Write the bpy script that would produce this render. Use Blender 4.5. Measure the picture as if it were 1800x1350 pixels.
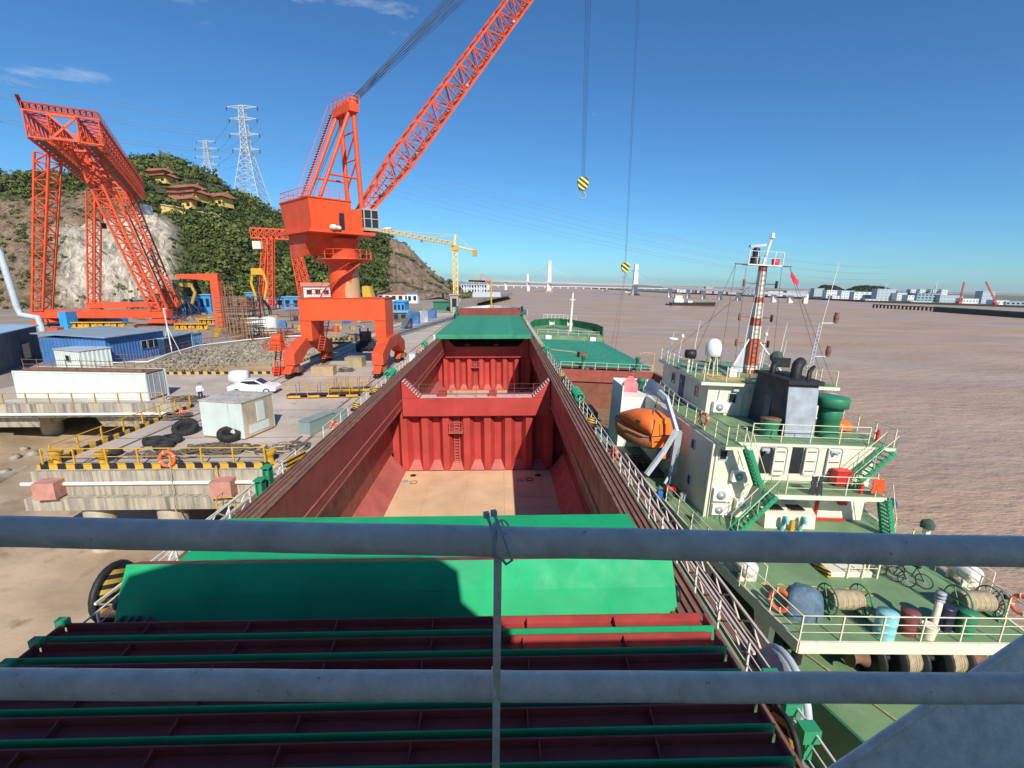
import bpy, math, random
import numpy as np
from mathutils import Vector as V, Matrix as MX
random.seed(7); rng=np.random.default_rng(7)
for o in list(bpy.data.objects): bpy.data.objects.remove(o)
SC=bpy.context.scene; COL=SC.collection; R=math.radians
# ---------------------------------------------------------------- camera
CAMP=V((0,0,17.0)); YAW=R(1.36); PIT=R(12.1); F=840.0
cd=bpy.data.cameras.new('camera'); cam=bpy.data.objects.new('camera',cd); COL.objects.link(cam)
cam.location=CAMP; cam.rotation_euler=(R(90)-PIT,0,-YAW)
cd.sensor_width=36; cd.lens=F/1800*36; cd.clip_start=0.05; cd.clip_end=30000
SC.camera=cam
# ---------------------------------------------------------------- sky, sun, exposure
SUN_EL=R(37); SUN_AZ=R(16)     # sun stands behind the camera, SUN_AZ to the right of dead astern
sdir=V((math.sin(SUN_AZ)*math.cos(SUN_EL),-math.cos(SUN_AZ)*math.cos(SUN_EL),math.sin(SUN_EL)))
w=bpy.data.worlds.new('World'); SC.world=w; w.use_nodes=True
nt=w.node_tree; bgn=nt.nodes['Background']
sky=nt.nodes.new('ShaderNodeTexSky'); sky.sky_type='NISHITA'; sky.sun_disc=False
sky.sun_elevation=SUN_EL; sky.sun_rotation=math.atan2(sdir.x,sdir.y); sky.altitude=0; sky.air_density=1.0; sky.dust_density=0.0; sky.ozone_density=2.5
tc=nt.nodes.new('ShaderNodeTexCoord'); mp=nt.nodes.new('ShaderNodeMapping'); mp.inputs['Scale'].default_value=(1.6,1.6,5.5); mp.inputs['Location'].default_value=(0.35,0.1,0.2)
nz=nt.nodes.new('ShaderNodeTexNoise'); nz.inputs['Scale'].default_value=2.3; nz.inputs['Detail'].default_value=9; nz.inputs['Roughness'].default_value=.58
rp=nt.nodes.new('ShaderNodeValToRGB'); rp.color_ramp.elements[0].position=.635; rp.color_ramp.elements[1].position=.80
rp.color_ramp.elements[0].color=(0,0,0,1); rp.color_ramp.elements[1].color=(.55,.55,.55,1)
mxn=nt.nodes.new('ShaderNodeMixRGB'); mxn.inputs['Color2'].default_value=(9,9.2,9.4,1)
nt.links.new(tc.outputs['Generated'],mp.inputs['Vector']); nt.links.new(mp.outputs[0],nz.inputs['Vector']); nt.links.new(nz.outputs['Fac'],rp.inputs[0])
nt.links.new(rp.outputs[0],mxn.inputs['Fac']); tint=nt.nodes.new('ShaderNodeMixRGB'); tint.blend_type='MULTIPLY'; tint.inputs[0].default_value=1; tint.inputs['Color2'].default_value=(.40,.79,1.10,1)
nt.links.new(sky.outputs[0],tint.inputs['Color1']); nt.links.new(tint.outputs[0],mxn.inputs['Color1']); nt.links.new(mxn.outputs[0],bgn.inputs['Color'])
bgn.inputs['Strength'].default_value=0.085
sl=bpy.data.lights.new('sun','SUN'); sl.energy=4.4; sl.angle=R(.53); sl.color=(1,.93,.82)
so=bpy.data.objects.new('sun',sl); COL.objects.link(so); so.rotation_euler=sdir.to_track_quat('Z','Y').to_euler()
vs=SC.view_settings; vs.view_transform='Standard'; vs.look='None'; vs.exposure=0.38; vs.gamma=1
# ---------------------------------------------------------------- pixel of the photograph -> direction
_f=V((math.sin(YAW)*math.cos(PIT),math.cos(YAW)*math.cos(PIT),-math.sin(PIT))); _r=V((math.cos(YAW),-math.sin(YAW),0)); _u=_r.cross(_f)
def ray(x,y): return _r*((x-900)/F)+_u*((675-y)/F)+_f
def on(x,y,z=6.1):
    d=ray(x,y); return CAMP+d*((z-17)/d.z)
def at(x,y,Y):
    d=ray(x,y); return CAMP+d*(Y/d.y)
# ---------------------------------------------------------------- mesh builder
class MB:
    def __init__(s): s.v=[]; s.f=[]; s.s=[]
    def add(s,vs,fs,sm=False):
        b=len(s.v); s.v+=[tuple(p) for p in vs]; s.f+=[tuple(i+b for i in f) for f in fs]; s.s+=[sm]*len(fs); return s
    def box(s,c,d,rz=0,ry=0,rx=0):
        m=MX.Rotation(rz,3,'Z')@MX.Rotation(ry,3,'Y')@MX.Rotation(rx,3,'X'); c=V(c)
        vs=[c+m@V((x*d[0]/2,y*d[1]/2,z*d[2]/2)) for z in (-1,1) for y in (-1,1) for x in (-1,1)]
        return s.add(vs,[(0,2,3,1),(4,5,7,6),(0,1,5,4),(2,6,7,3),(0,4,6,2),(1,3,7,5)])
    def bb(s,x0,x1,y0,y1,z0,z1): return s.box(((x0+x1)/2,(y0+y1)/2,(z0+z1)/2),(x1-x0,y1-y0,z1-z0))
    def beam(s,a,b,w,h=None,up=(0,0,1)):
        a=V(a);b=V(b);h=h or w; d=(b-a)
        if d.length<1e-6: return s
        d.normalize(); up=V(up)
        if abs(d.dot(up))>.98: up=V((1,0,0)) if abs(d.x)<.9 else V((0,1,0))
        r=d.cross(up).normalized(); u=r.cross(d)
        vs=[p+r*(i*w/2)+u*(j*h/2) for p in (a,b) for i,j in((-1,-1),(1,-1),(1,1),(-1,1))]
        return s.add(vs,[(3,2,1,0),(4,5,6,7),(0,1,5,4),(1,2,6,5),(2,3,7,6),(3,0,4,7)])
    def tube(s,pts,r,n=8,closed=False,r2=None):
        pts=[V(p) for p in pts]; m=len(pts); rings=[]; pr=None
        for i,p in enumerate(pts):
            if closed: d=pts[(i+1)%m]-pts[i-1]
            else: d=pts[min(i+1,m-1)]-pts[max(i-1,0)]
            d.normalize()
            if pr is None:
                up=V((0,0,1)) if abs(d.z)<.95 else V((1,0,0)); pr=d.cross(up).normalized()
            else: pr=(pr-d*pr.dot(d)).normalized()
            q=d.cross(pr); rr=r if r2 is None else r+(r2-r)*i/(m-1)
            rings.append([p+pr*(math.cos(t)*rr)+q*(math.sin(t)*rr) for t in [2*math.pi*k/n for k in range(n)]])
        vs=[p for g in rings for p in g]; fs=[]
        for i in range(m if closed else m-1):
            for k in range(n):
                a=i*n+k;b=i*n+(k+1)%n;c=((i+1)%m)*n;fs.append((a,b,c+(k+1)%n,c+k))
        s.add(vs,fs,n>5)
        if not closed:
            s.add(rings[0],[tuple(range(n-1,-1,-1))]); s.add(rings[-1],[tuple(range(n))])
        return s
    def lathe(s,prof,c=(0,0,0),n=16,sm=True,axis='z'):
        c=V(c); vs=[]
        for r,z in prof:
            for k in range(n):
                t=2*math.pi*k/n; x,y=math.cos(t)*r,math.sin(t)*r
                vs.append(c+(V((x,y,z)) if axis=='z' else V((z,x,y)) if axis=='x' else V((x,z,y))))
        fs=[(i*n+k,i*n+(k+1)%n,(i+1)*n+(k+1)%n,(i+1)*n+k) for i in range(len(prof)-1) for k in range(n)]
        s.add(vs,fs,sm)
        m=len(prof)-1
        if prof[0][0]>1e-4: s.add([vs[k] for k in range(n)],[tuple(range(n-1,-1,-1))])
        if prof[m][0]>1e-4: s.add([vs[m*n+k] for k in range(n)],[tuple(range(n))])
        return s
    def prism(s,poly,z0,z1):
        n=len(poly); vs=[(p[0],p[1],z0) for p in poly]+[(p[0],p[1],z1) for p in poly]
        return s.add(vs,[tuple(range(n-1,-1,-1)),tuple(range(n,2*n))]+[(i,(i+1)%n,n+(i+1)%n,n+i) for i in range(n)])
    def plate(s,poly,th):           # planar 3D polygon with thickness
        ps=[V(p) for p in poly]; nn=(ps[1]-ps[0]).cross(ps[2]-ps[0]).normalized()*th; n=len(ps)
        return s.add(ps+[p+nn for p in ps],[tuple(range(n-1,-1,-1)),tuple(range(n,2*n))]+[(i,(i+1)%n,n+(i+1)%n,n+i) for i in range(n)])
    def hexa(s,lo,hi):              # 4 bottom points, 4 top points
        return s.add(list(lo)+list(hi),[(3,2,1,0),(4,5,6,7),(0,1,5,4),(1,2,6,5),(2,3,7,6),(3,0,4,7)])
    def ring(s,c,R0,r,n=20,m=8,nrm=(0,0,1)):
        q=V(nrm).to_track_quat('Z','Y'); c=V(c)
        return s.tube([c+q@V((math.cos(2*math.pi*k/n)*R0,math.sin(2*math.pi*k/n)*R0,0)) for k in range(n)],r,m,True)
    def ball(s,c,r,n=12,sz=1):
        k=n//2; return s.lathe([(max(1e-5,math.sin(math.pi*i/k)*r),-math.cos(math.pi*i/k)*r*sz) for i in range(k+1)],c,n)
    def mesh(s,name,m):
        me=bpy.data.meshes.new(name); me.from_pydata([tuple(p) for p in s.v],[],s.f)
        if any(s.s): me.polygons.foreach_set('use_smooth',s.s)
        if m: me.materials.append(m)
        me.update(); return me
def lattice(mc,mb,lo,hi,n,wc,wb,kind='x',cross=True):
    """box lattice: 4 chords lo->hi in mc, bracing in mb"""
    lo=[V(p) for p in lo];hi=[V(p) for p in hi]
    for a,b in zip(lo,hi): mc.beam(a,b,wc)
    L=[[a.lerp(b,i/n) for a,b in zip(lo,hi)] for i in range(n+1)]
    for i in range(n+1):
        for k in range(4): mb.beam(L[i][k],L[i][(k+1)%4],wb)
        if i<n:
            for k in range(4):
                j=(k+1)%4
                if kind=='x': mb.beam(L[i][k],L[i+1][j],wb); mb.beam(L[i][j],L[i+1][k],wb)
                elif (i+k)%2: mb.beam(L[i][k],L[i+1][j],wb)
                else: mb.beam(L[i][j],L[i+1][k],wb)
# ---------------------------------------------------------------- objects
MW={}
def _link(o,parent,Mw):
    COL.objects.link(o)
    if parent is not None: o.parent=parent
    MW[o.name]=Mw
    return o
def thing(name,label,cat,loc=(0,0,0),rz=0,frame=None,group=None,rx=0,ry=0):
    o=bpy.data.objects.new(name,None); o.empty_display_size=.3
    Mw=(frame or MX())@MX.Translation(V(loc))@MX.Rotation(rz,4,'Z')@MX.Rotation(ry,4,'Y')@MX.Rotation(rx,4,'X')
    o.matrix_world=Mw; o['label']=label; o['category']=cat
    if group:o['group']=group
    return _link(o,None,Mw)
def part(root,name,mb,m,world=False,label=None,kind=None):
    if world:
        iv=MW[root.name].inverted(); mb.v=[tuple(iv@V(p)) for p in mb.v]
    o=bpy.data.objects.new(name,mb.mesh(name,m))
    if label:o['label']=label
    if kind:o['kind']=kind
    return _link(o,root,MW[root.name])
def inst(root,src,name,loc,rz=0,scale=None,rot=None):   # a piece that shares mesh data
    o=bpy.data.objects.new(name,src if isinstance(src,bpy.types.Mesh) else src.data); o.location=loc
    o.rotation_euler=rot or (0,0,rz)
    if scale:o.scale=scale
    return _link(o,root,MW[root.name])
def solo(name,label,cat,mb,m,loc=(0,0,0),rz=0,frame=None,group=None,rx=0,ry=0,world=False):
    Mw=(frame or MX())@MX.Translation(V(loc))@MX.Rotation(rz,4,'Z')@MX.Rotation(ry,4,'Y')@MX.Rotation(rx,4,'X')
    if world:
        iv=Mw.inverted(); mb.v=[tuple(iv@V(p)) for p in mb.v]
    o=bpy.data.objects.new(name,mb.mesh(name,m)); o.matrix_world=Mw; o['label']=label;o['category']=cat
    if group:o['group']=group
    return _link(o,None,Mw)
def struct(name,mb,m,kind='structure'):
    o=bpy.data.objects.new(name,mb.mesh(name,m)); o['kind']=kind; return _link(o,None,MX())
def dup(root,loc,rz=0,label=None,frame=None,scale=None,rx=0,ry=0):
    r=root.copy(); COL.objects.link(r); kids=[c for c in bpy.data.objects if c.parent==root]
    Mw=(frame or MX())@MX.Translation(V(loc))@MX.Rotation(rz,4,'Z')@MX.Rotation(ry,4,'Y')@MX.Rotation(rx,4,'X')
    if scale: Mw=Mw@MX.Diagonal((scale,scale,scale,1))
    r.matrix_world=Mw; MW[r.name]=Mw
    if label:r['label']=label
    for ch in kids:
        c=ch.copy(); COL.objects.link(c); c.parent=r; MW[c.name]=Mw
        for g in [x for x in bpy.data.objects if x.parent==ch]:
            d=g.copy(); COL.objects.link(d); d.parent=c; MW[d.name]=Mw
    return r
# ---------------------------------------------------------------- materials
MATS={}
def mat(name,rgb,rough=.5,metal=0,var=.12,scale=.6,rust=0,rustc=(.16,.06,.03),streak=0,streakc=(.05,.045,.04),bump=.0,bscale=8,stripe=None,spec=.4,ao=None):
    if name in MATS:return MATS[name]
    m=bpy.data.materials.new(name); m.use_nodes=True; t=m.node_tree; N=t.nodes; L=t.links
    p=N['Principled BSDF']; p.inputs['Roughness'].default_value=rough; p.inputs['Metallic'].default_value=metal; p.inputs['Specular IOR Level'].default_value=spec
    tc=N.new('ShaderNodeTexCoord'); co=tc.outputs['Object']
    def noise(sc,det=5,vec=None,ro=.55):
        n=N.new('ShaderNodeTexNoise'); n.inputs['Scale'].default_value=sc; n.inputs['Detail'].default_value=det; n.inputs['Roughness'].default_value=ro
        L.new(vec or co,n.inputs['Vector']); return n.outputs['Fac']
    def ramp(x,a,b,ca=(0,0,0),cb=(1,1,1)):
        r=N.new('ShaderNodeValToRGB'); r.color_ramp.elements[0].position=a; r.color_ramp.elements[1].position=b
        r.color_ramp.elements[0].color=(*ca,1); r.color_ramp.elements[1].color=(*cb,1); L.new(x,r.inputs[0]); return r.outputs[0]
    def mix(f,a,b):
        x=N.new('ShaderNodeMixRGB'); L.new(f,x.inputs[0])
        for i,c in ((1,a),(2,b)):
            if isinstance(c,tuple): x.inputs[i].default_value=(*c,1)
            else: L.new(c,x.inputs[i])
        return x.outputs[0]
    lo=tuple(c*(1-var) for c in rgb); hi=tuple(min(1,c*(1+var)) for c in rgb)
    c=ramp(noise(scale),.3,.7,lo,hi)
    if stripe:                     # painted warning stripes: (second colour, period in metres, direction)
        c2,per,dr=stripe; dt=N.new('ShaderNodeVectorMath'); dt.operation='DOT_PRODUCT'; L.new(co,dt.inputs[0]); dt.inputs[1].default_value=dr
        mu=N.new('ShaderNodeMath'); mu.operation='MULTIPLY'; L.new(dt.outputs['Value'],mu.inputs[0]); mu.inputs[1].default_value=1/per
        fr=N.new('ShaderNodeMath'); fr.operation='FRACT'; L.new(mu.outputs[0],fr.inputs[0])
        gt=N.new('ShaderNodeMath'); gt.operation='GREATER_THAN'; L.new(fr.outputs[0],gt.inputs[0]); gt.inputs[1].default_value=.5
        c=mix(gt.outputs[0],c,c2)
    if streak:
        mp=N.new('ShaderNodeMapping'); mp.inputs['Scale'].default_value=(2.2,2.2,.12); L.new(co,mp.inputs[0])
        c=mix(ramp(noise(1.6,6,mp.outputs[0],.65),.62-.25*streak,.85-.2*streak),c,streakc)
    if rust:
        c=mix(ramp(noise(scale*3.1,8,None,.7),.66-.28*rust,.74-.2*rust),c,rustc)
    L.new(c,p.inputs['Base Color'])
    r=ramp(noise(scale*2.3,4),.3,.7,(max(.05,rough-.12),)*3,(min(1,rough+.12),)*3); L.new(r,p.inputs['Roughness'])
    if bump:
        b=N.new('ShaderNodeBump'); b.inputs['Strength'].default_value=bump; b.inputs['Distance'].default_value=.05; L.new(noise(bscale,6),b.inputs['Height']); L.new(b.outputs[0],p.inputs['Normal'])
    MATS[name]=m; return m
YEL=(.62,.36,.03); BLK=(.02,.02,.02)
m_org=mat('crane orange paint',(.74,.088,.022),.5,var=.1,scale=.5,streak=.28,streakc=(.5,.07,.025),rust=.05,rustc=(.3,.07,.03))
m_orgd=mat('faded crane orange paint',(.6,.085,.03),.55,var=.16,scale=.8,rust=.15)
m_gant=mat('gantry orange paint',(.66,.09,.028),.55,var=.14,scale=.3,rust=.1)
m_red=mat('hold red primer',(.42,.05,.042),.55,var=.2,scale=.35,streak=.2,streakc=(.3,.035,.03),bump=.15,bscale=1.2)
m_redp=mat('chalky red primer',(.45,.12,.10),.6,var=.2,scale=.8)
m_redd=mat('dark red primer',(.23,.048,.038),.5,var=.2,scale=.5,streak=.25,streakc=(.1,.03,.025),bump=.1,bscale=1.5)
m_redb=mat('panel underside red',(.33,.05,.043),.5,var=.22,scale=1.2,rust=.1)
m_rust=mat('rusty brown steel',(.2,.1,.07),.8,var=.3,scale=2,rust=.3,bump=.3)
m_grn=mat('hatch cover green paint',(.012,.35,.135),.6,var=.14,scale=.7,streak=.1,streakc=(.02,.24,.13),rust=.03,rustc=(.05,.28,.17),bump=.06,bscale=2,spec=.25)
m_grn2=mat('weathered hatch green paint',(.035,.25,.135),.55,var=.2,scale=.8,rust=.06,rustc=(.2,.25,.18))
m_deckg=mat('ship deck green paint',(.165,.27,.135),.55,var=.22,scale=.6,rust=.2,rustc=(.2,.22,.12),bump=.1)
m_deckg2=mat('walkway grey green paint',(.2,.27,.2),.6,var=.25,scale=.9,rust=.25,rustc=(.28,.27,.22))
m_gstair=mat('stair green paint',(.03,.28,.13),.45,var=.15)
m_hullg=mat('hull green paint',(.02,.15,.07),.45,var=.2,scale=.5,rust=.15)
m_cream=mat('cream ship paint',(.72,.68,.54),.5,var=.06,scale=.7,streak=.12,streakc=(.5,.42,.28))
m_white=mat('white paint',(.75,.75,.7),.45,var=.08,scale=1.2,rust=.05,rustc=(.4,.28,.16))
m_railw=mat('worn white rail paint',(.66,.65,.58),.55,var=.15,scale=3,rust=.18,rustc=(.3,.17,.1))
m_railc=mat('cream rail paint',(.7,.66,.46),.5,var=.12,scale=3,rust=.08)
m_gal=mat('weathered grey pipe paint',(.74,.68,.62),.62,var=.2,scale=2.2,streak=.1,streakc=(.5,.47,.44),rust=.1,rustc=(.12,.12,.12),bump=.35,bscale=14)
m_pipe=mat('chipped grey handrail paint',(.82,.72,.6),.6,var=.16,scale=22,rust=.1,rustc=(.1,.095,.09),bump=.18,bscale=45)
m_grey=mat('grey steel paint',(.32,.35,.38),.5,var=.12,scale=1)
m_lgrey=mat('light grey machine paint',(.45,.5,.54),.5,var=.12,scale=1.2,rust=.08)
m_dark=mat('black paint',(.02,.02,.022),.55,var=.3,scale=2)
m_glass=mat('dark window glass',(.02,.025,.03),.08,var=.2,spec=.8)
m_conc=mat('jetty concrete',(.47,.4,.34),.9,var=.2,scale=.22,streak=.0,rust=.3,rustc=(.29,.24,.2),bump=.25,bscale=2.5)
m_concw=mat('stained concrete face',(.42,.37,.28),.9,var=.18,scale=.5,streak=.75,streakc=(.13,.12,.11),bump=.3,bscale=4)
m_pile=mat('concrete pile',(.42,.36,.27),.95,var=.25,scale=1.5,bump=.8,bscale=9)
m_stripe=mat('yellow black kerb',YEL,.6,stripe=(BLK,1.0,(1,1,0)),rust=.1,rustc=(.3,.25,.2),scale=2)
m_yel=mat('yellow paint',(.6,.34,.03),.5,var=.2,scale=2,rust=.12)
m_yeld=mat('rusty yellow paint',(.42,.27,.06),.65,var=.3,scale=2,rust=.3)
m_blk=mat('black rubber',(.025,.025,.025),.8,var=.3,scale=3)
m_rope=mat('weathered rope',(.42,.34,.22),.9,var=.25,scale=6,bump=.5,bscale=30)
m_roped=mat('dark rope pile',(.12,.105,.09),.95,var=.4,scale=4,bump=.6,bscale=20)
m_cable=mat('dark wire rope',(.03,.035,.045),.6)
m_blue=mat('blue corrugated sheet',(.06,.17,.4),.5,var=.15,scale=.6,rust=.05)
m_blueb=mat('bright blue tarpaulin',(.03,.3,.68),.5,var=.15)
m_roofb=mat('grey blue roof sheet',(.24,.33,.4),.5,var=.12,scale=.4)
m_dkwall=mat('dark grey shed wall',(.12,.12,.13),.8,var=.3,scale=.7,streak=.3)
m_cont=mat('pale container paint',(.6,.67,.62),.55,var=.08,scale=.6,streak=.15,streakc=(.42,.36,.26),rust=.05,rustc=(.3,.2,.12))
m_contr=mat('rust streaked container side',(.5,.42,.3),.7,var=.25,scale=.8,streak=.5,streakc=(.28,.17,.09))
m_tan=mat('tan concrete block',(.4,.29,.17),.85,var=.15,scale=1.5,bump=.3)
m_steel=mat('galvanised lattice steel',(.55,.6,.62),.45,metal=.3,var=.1)
m_lifeo=mat('lifeboat orange',(.75,.16,.03),.4,var=.08,scale=1.2,streak=.1,streakc=(.4,.16,.07))
m_ringo=mat('life ring orange',(.7,.13,.05),.5,var=.12,scale=4)
m_fred=mat('fire red paint',(.6,.03,.03),.45,var=.15)
m_flr=mat('hold floor worn primer',(.66,.45,.27),.8,var=.14,scale=.4,rust=.16,rustc=(.5,.43,.33),bump=.1)
m_mott=mat('flaking white walkway paint',(.66,.5,.45),.7,var=.1,scale=3,rust=.5,rustc=(.45,.12,.1))
m_stack=mat('blue grey funnel paint',(.33,.37,.42),.6,var=.2,scale=1.5,streak=.2,streakc=(.3,.36,.42))
m_stackd=mat('dark blue funnel paint',(.012,.022,.05),.55,var=.3,scale=1)
m_ventg=mat('ventilator green paint',(.03,.2,.1),.5,var=.2,rust=.06)
m_bdoor=mat('blue door paint',(.02,.08,.2),.5,var=.1)
m_plain=mat('house cream wall',(.62,.58,.48),.8,var=.1,scale=.3,streak=.2,streakc=(.4,.37,.3))
m_ochre=mat('temple ochre wall',(.68,.45,.13),.85,var=.12,scale=.3)
m_tile=mat('brown roof tiles',(.3,.12,.07),.8,var=.25,scale=.4,bump=.5,bscale=1.5)
m_trunk=mat('bark',(.09,.065,.045),.9,var=.3,scale=3)
m_skin=mat('skin',(.4,.24,.16),.6,var=.05)
# ================================================================= SETTING
def nodes_mat(name): 
    m=bpy.data.materials.new(name); m.use_nodes=True; return m,m.node_tree.nodes,m.node_tree.links
def water_mat():
    m,N,L=nodes_mat('muddy river water'); p=N['Principled BSDF']; tc=N.new('ShaderNodeTexCoord')
    def nz(sc,mapsc,det=4):
        mp=N.new('ShaderNodeMapping'); mp.inputs['Scale'].default_value=mapsc; mp.inputs['Rotation'].default_value=(0,0,R(-24)); L.new(tc.outputs['Object'],mp.inputs[0])
        n=N.new('ShaderNodeTexNoise'); n.inputs['Scale'].default_value=sc; n.inputs['Detail'].default_value=det; L.new(mp.outputs[0],n.inputs['Vector']); return n.outputs['Fac']
    r=N.new('ShaderNodeValToRGB'); r.color_ramp.elements[0].color=(.375,.255,.178,1); r.color_ramp.elements[1].color=(.46,.322,.23,1)
    r.color_ramp.elements[0].position=.35; r.color_ramp.elements[1].position=.68
    L.new(nz(.03,(1,2.5,1),6),r.inputs[0]); L.new(r.outputs[0],p.inputs['Base Color'])
    rg_=N.new('ShaderNodeMapRange'); rg_.inputs['From Min'].default_value=.35; rg_.inputs['From Max'].default_value=.65; rg_.inputs['To Min'].default_value=.3; rg_.inputs['To Max'].default_value=.6; L.new(nz(.012,(1,3,1),5),rg_.inputs['Value']); L.new(rg_.outputs[0],p.inputs['Roughness']); p.inputs['IOR'].default_value=1.33; p.inputs['Specular IOR Level'].default_value=.2
    b1=N.new('ShaderNodeBump'); b1.inputs['Strength'].default_value=.8; b1.inputs['Distance'].default_value=.5; L.new(nz(.33,(1,1.9,1),5),b1.inputs['Height'])
    b2=N.new('ShaderNodeBump'); b2.inputs['Strength'].default_value=.9; b2.inputs['Distance'].default_value=.12; L.new(nz(1.7,(1,2.2,1),4),b2.inputs['Height']); L.new(b1.outputs[0],b2.inputs['Normal'])
    L.new(b2.outputs[0],p.inputs['Normal']); return m
mb=MB(); mb.add([(-9000,-600,0),(14000,-600,0),(14000,16000,0),(-9000,16000,0)],[(0,1,2,3)]); struct('river_water',mb,water_mat())
# ---- mud flat beside the jetty
def vnoise(x,y,s=1.0,o=0.0):   # cheap smooth value noise
    return sum(math.sin(x*s*a+o*b)*math.cos(y*s*b*.9+o*a+a)*c for a,b,c in((.7,1.1,.5),(1.7,1.3,.3),(3.1,2.7,.15),(5.3,6.1,.08)))
m_mud=mat('wet river mud',(.44,.33,.215),.5,var=.35,scale=.16,rust=.42,rustc=(.3,.215,.14),bump=.9,bscale=1.6)
def mud_z(x,y):
    a=max(0,min(1,(-14-x)/38)); z=-.15+3.2*a**.8
    if y>56: z=-.05+3.0*max(0,min(1,(-27-x)/9))
    elif y>44: z=max(z,2.2*max(0,min(1,(-27-x)/9)))
    return z+.22*vnoise(x,y,.45)*(1 if x<-18 else .3)
mb=MB(); nx,ny=90,120; vs_=[];fs_=[]
for j in range(ny+1):
    for i in range(nx+1):
        x=-100+90*i/nx; y=-20+125*j/ny; vs_.append((x,y,mud_z(x,y)))
for j in range(ny):
    for i in range(nx):
        a=j*(nx+1)+i; fs_.append((a,a+1,a+nx+2,a+nx+1))
mb.add(vs_,fs_,True); struct('mud_flat',mb,m_mud)
# ---- yard ground (one sheet with an edge wall round the basin)
m_yard=mat('dusty yard ground',(.3,.25,.21),.9,var=.25,scale=.06,rust=.2,rustc=(.2,.18,.16),bump=.3,bscale=1)
edge=[(-52,-60),(-50,30),(-49,41.6),(-50,58.2),(-56,63)]
for px,py in((262,642),(300,627),(350,612),(430,602),(500,595)):
    p=on(px,py); edge.append((p.x,p.y))
edge+=[(-36,96.5),(-28.5,97),(-28.4,172),(-12,174),(-11,215),(-14,300),(-4,380),(12,480),(10,640)]
poly=[(-290,-60)]+edge+[(-290,640)]
mb=MB(); mb.prism(poly,3.9,6.1); struct('ground',mb,m_yard)
# ---- stone revetment round the basin
m_stone=mat('revetment stone',(.28,.245,.195),.95,var=.4,scale=1.2,rust=.25,rustc=(.1,.09,.075),bump=.9,bscale=2.5)
rv=edge[3:13]; mb=MB(); n=len(rv); seg=14; pts=[]
for i in range(n-1):
    for k in range(6): pts.append(V((*rv[i],0)).lerp(V((*rv[i+1],0)),k/6))
pts.append(V((*rv[-1],0))); vs_=[];fs_=[]
for i,p in enumerate(pts):
    d=(pts[min(i+1,len(pts)-1)]-pts[max(i-1,0)]).normalized(); nn=V((d.y,-d.x,0))
    for k in range(seg+1):
        t=k/seg; q=p+nn*(5.2*t); z=6.0-3.6*t
        j=.18*vnoise(i*2.3,k*3.1,1.3)+random.uniform(-.1,.1); vs_.append((q.x+j,q.y+j,z+j))
for i in range(len(pts)-1):
    for k in range(seg):
        a=i*(seg+1)+k; fs_.append((a,a+1,a+seg+2,a+seg+1))
mb.add(vs_,fs_); o=struct('embankment',mb,m_stone)
mb=MB()
for i in range(2600):
    p=pts[random.randrange(len(pts)-1)]; k=pts.index(p); d=(pts[k+1]-p); q=p+d*random.random(); dn=d.normalized(); nn=V((dn.y,-dn.x,0)); t=random.random()
    q=q+nn*(5.3*t); s=random.uniform(.15,.42); mb.box((q.x,q.y,6.02-3.6*t+random.uniform(-.02,.08)),(s*1.4,s,s*.8),random.uniform(0,3),random.uniform(-.5,.5),random.uniform(-.5,.5))
struct('embankment_stones',mb,m_stone,'stuff')
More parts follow.
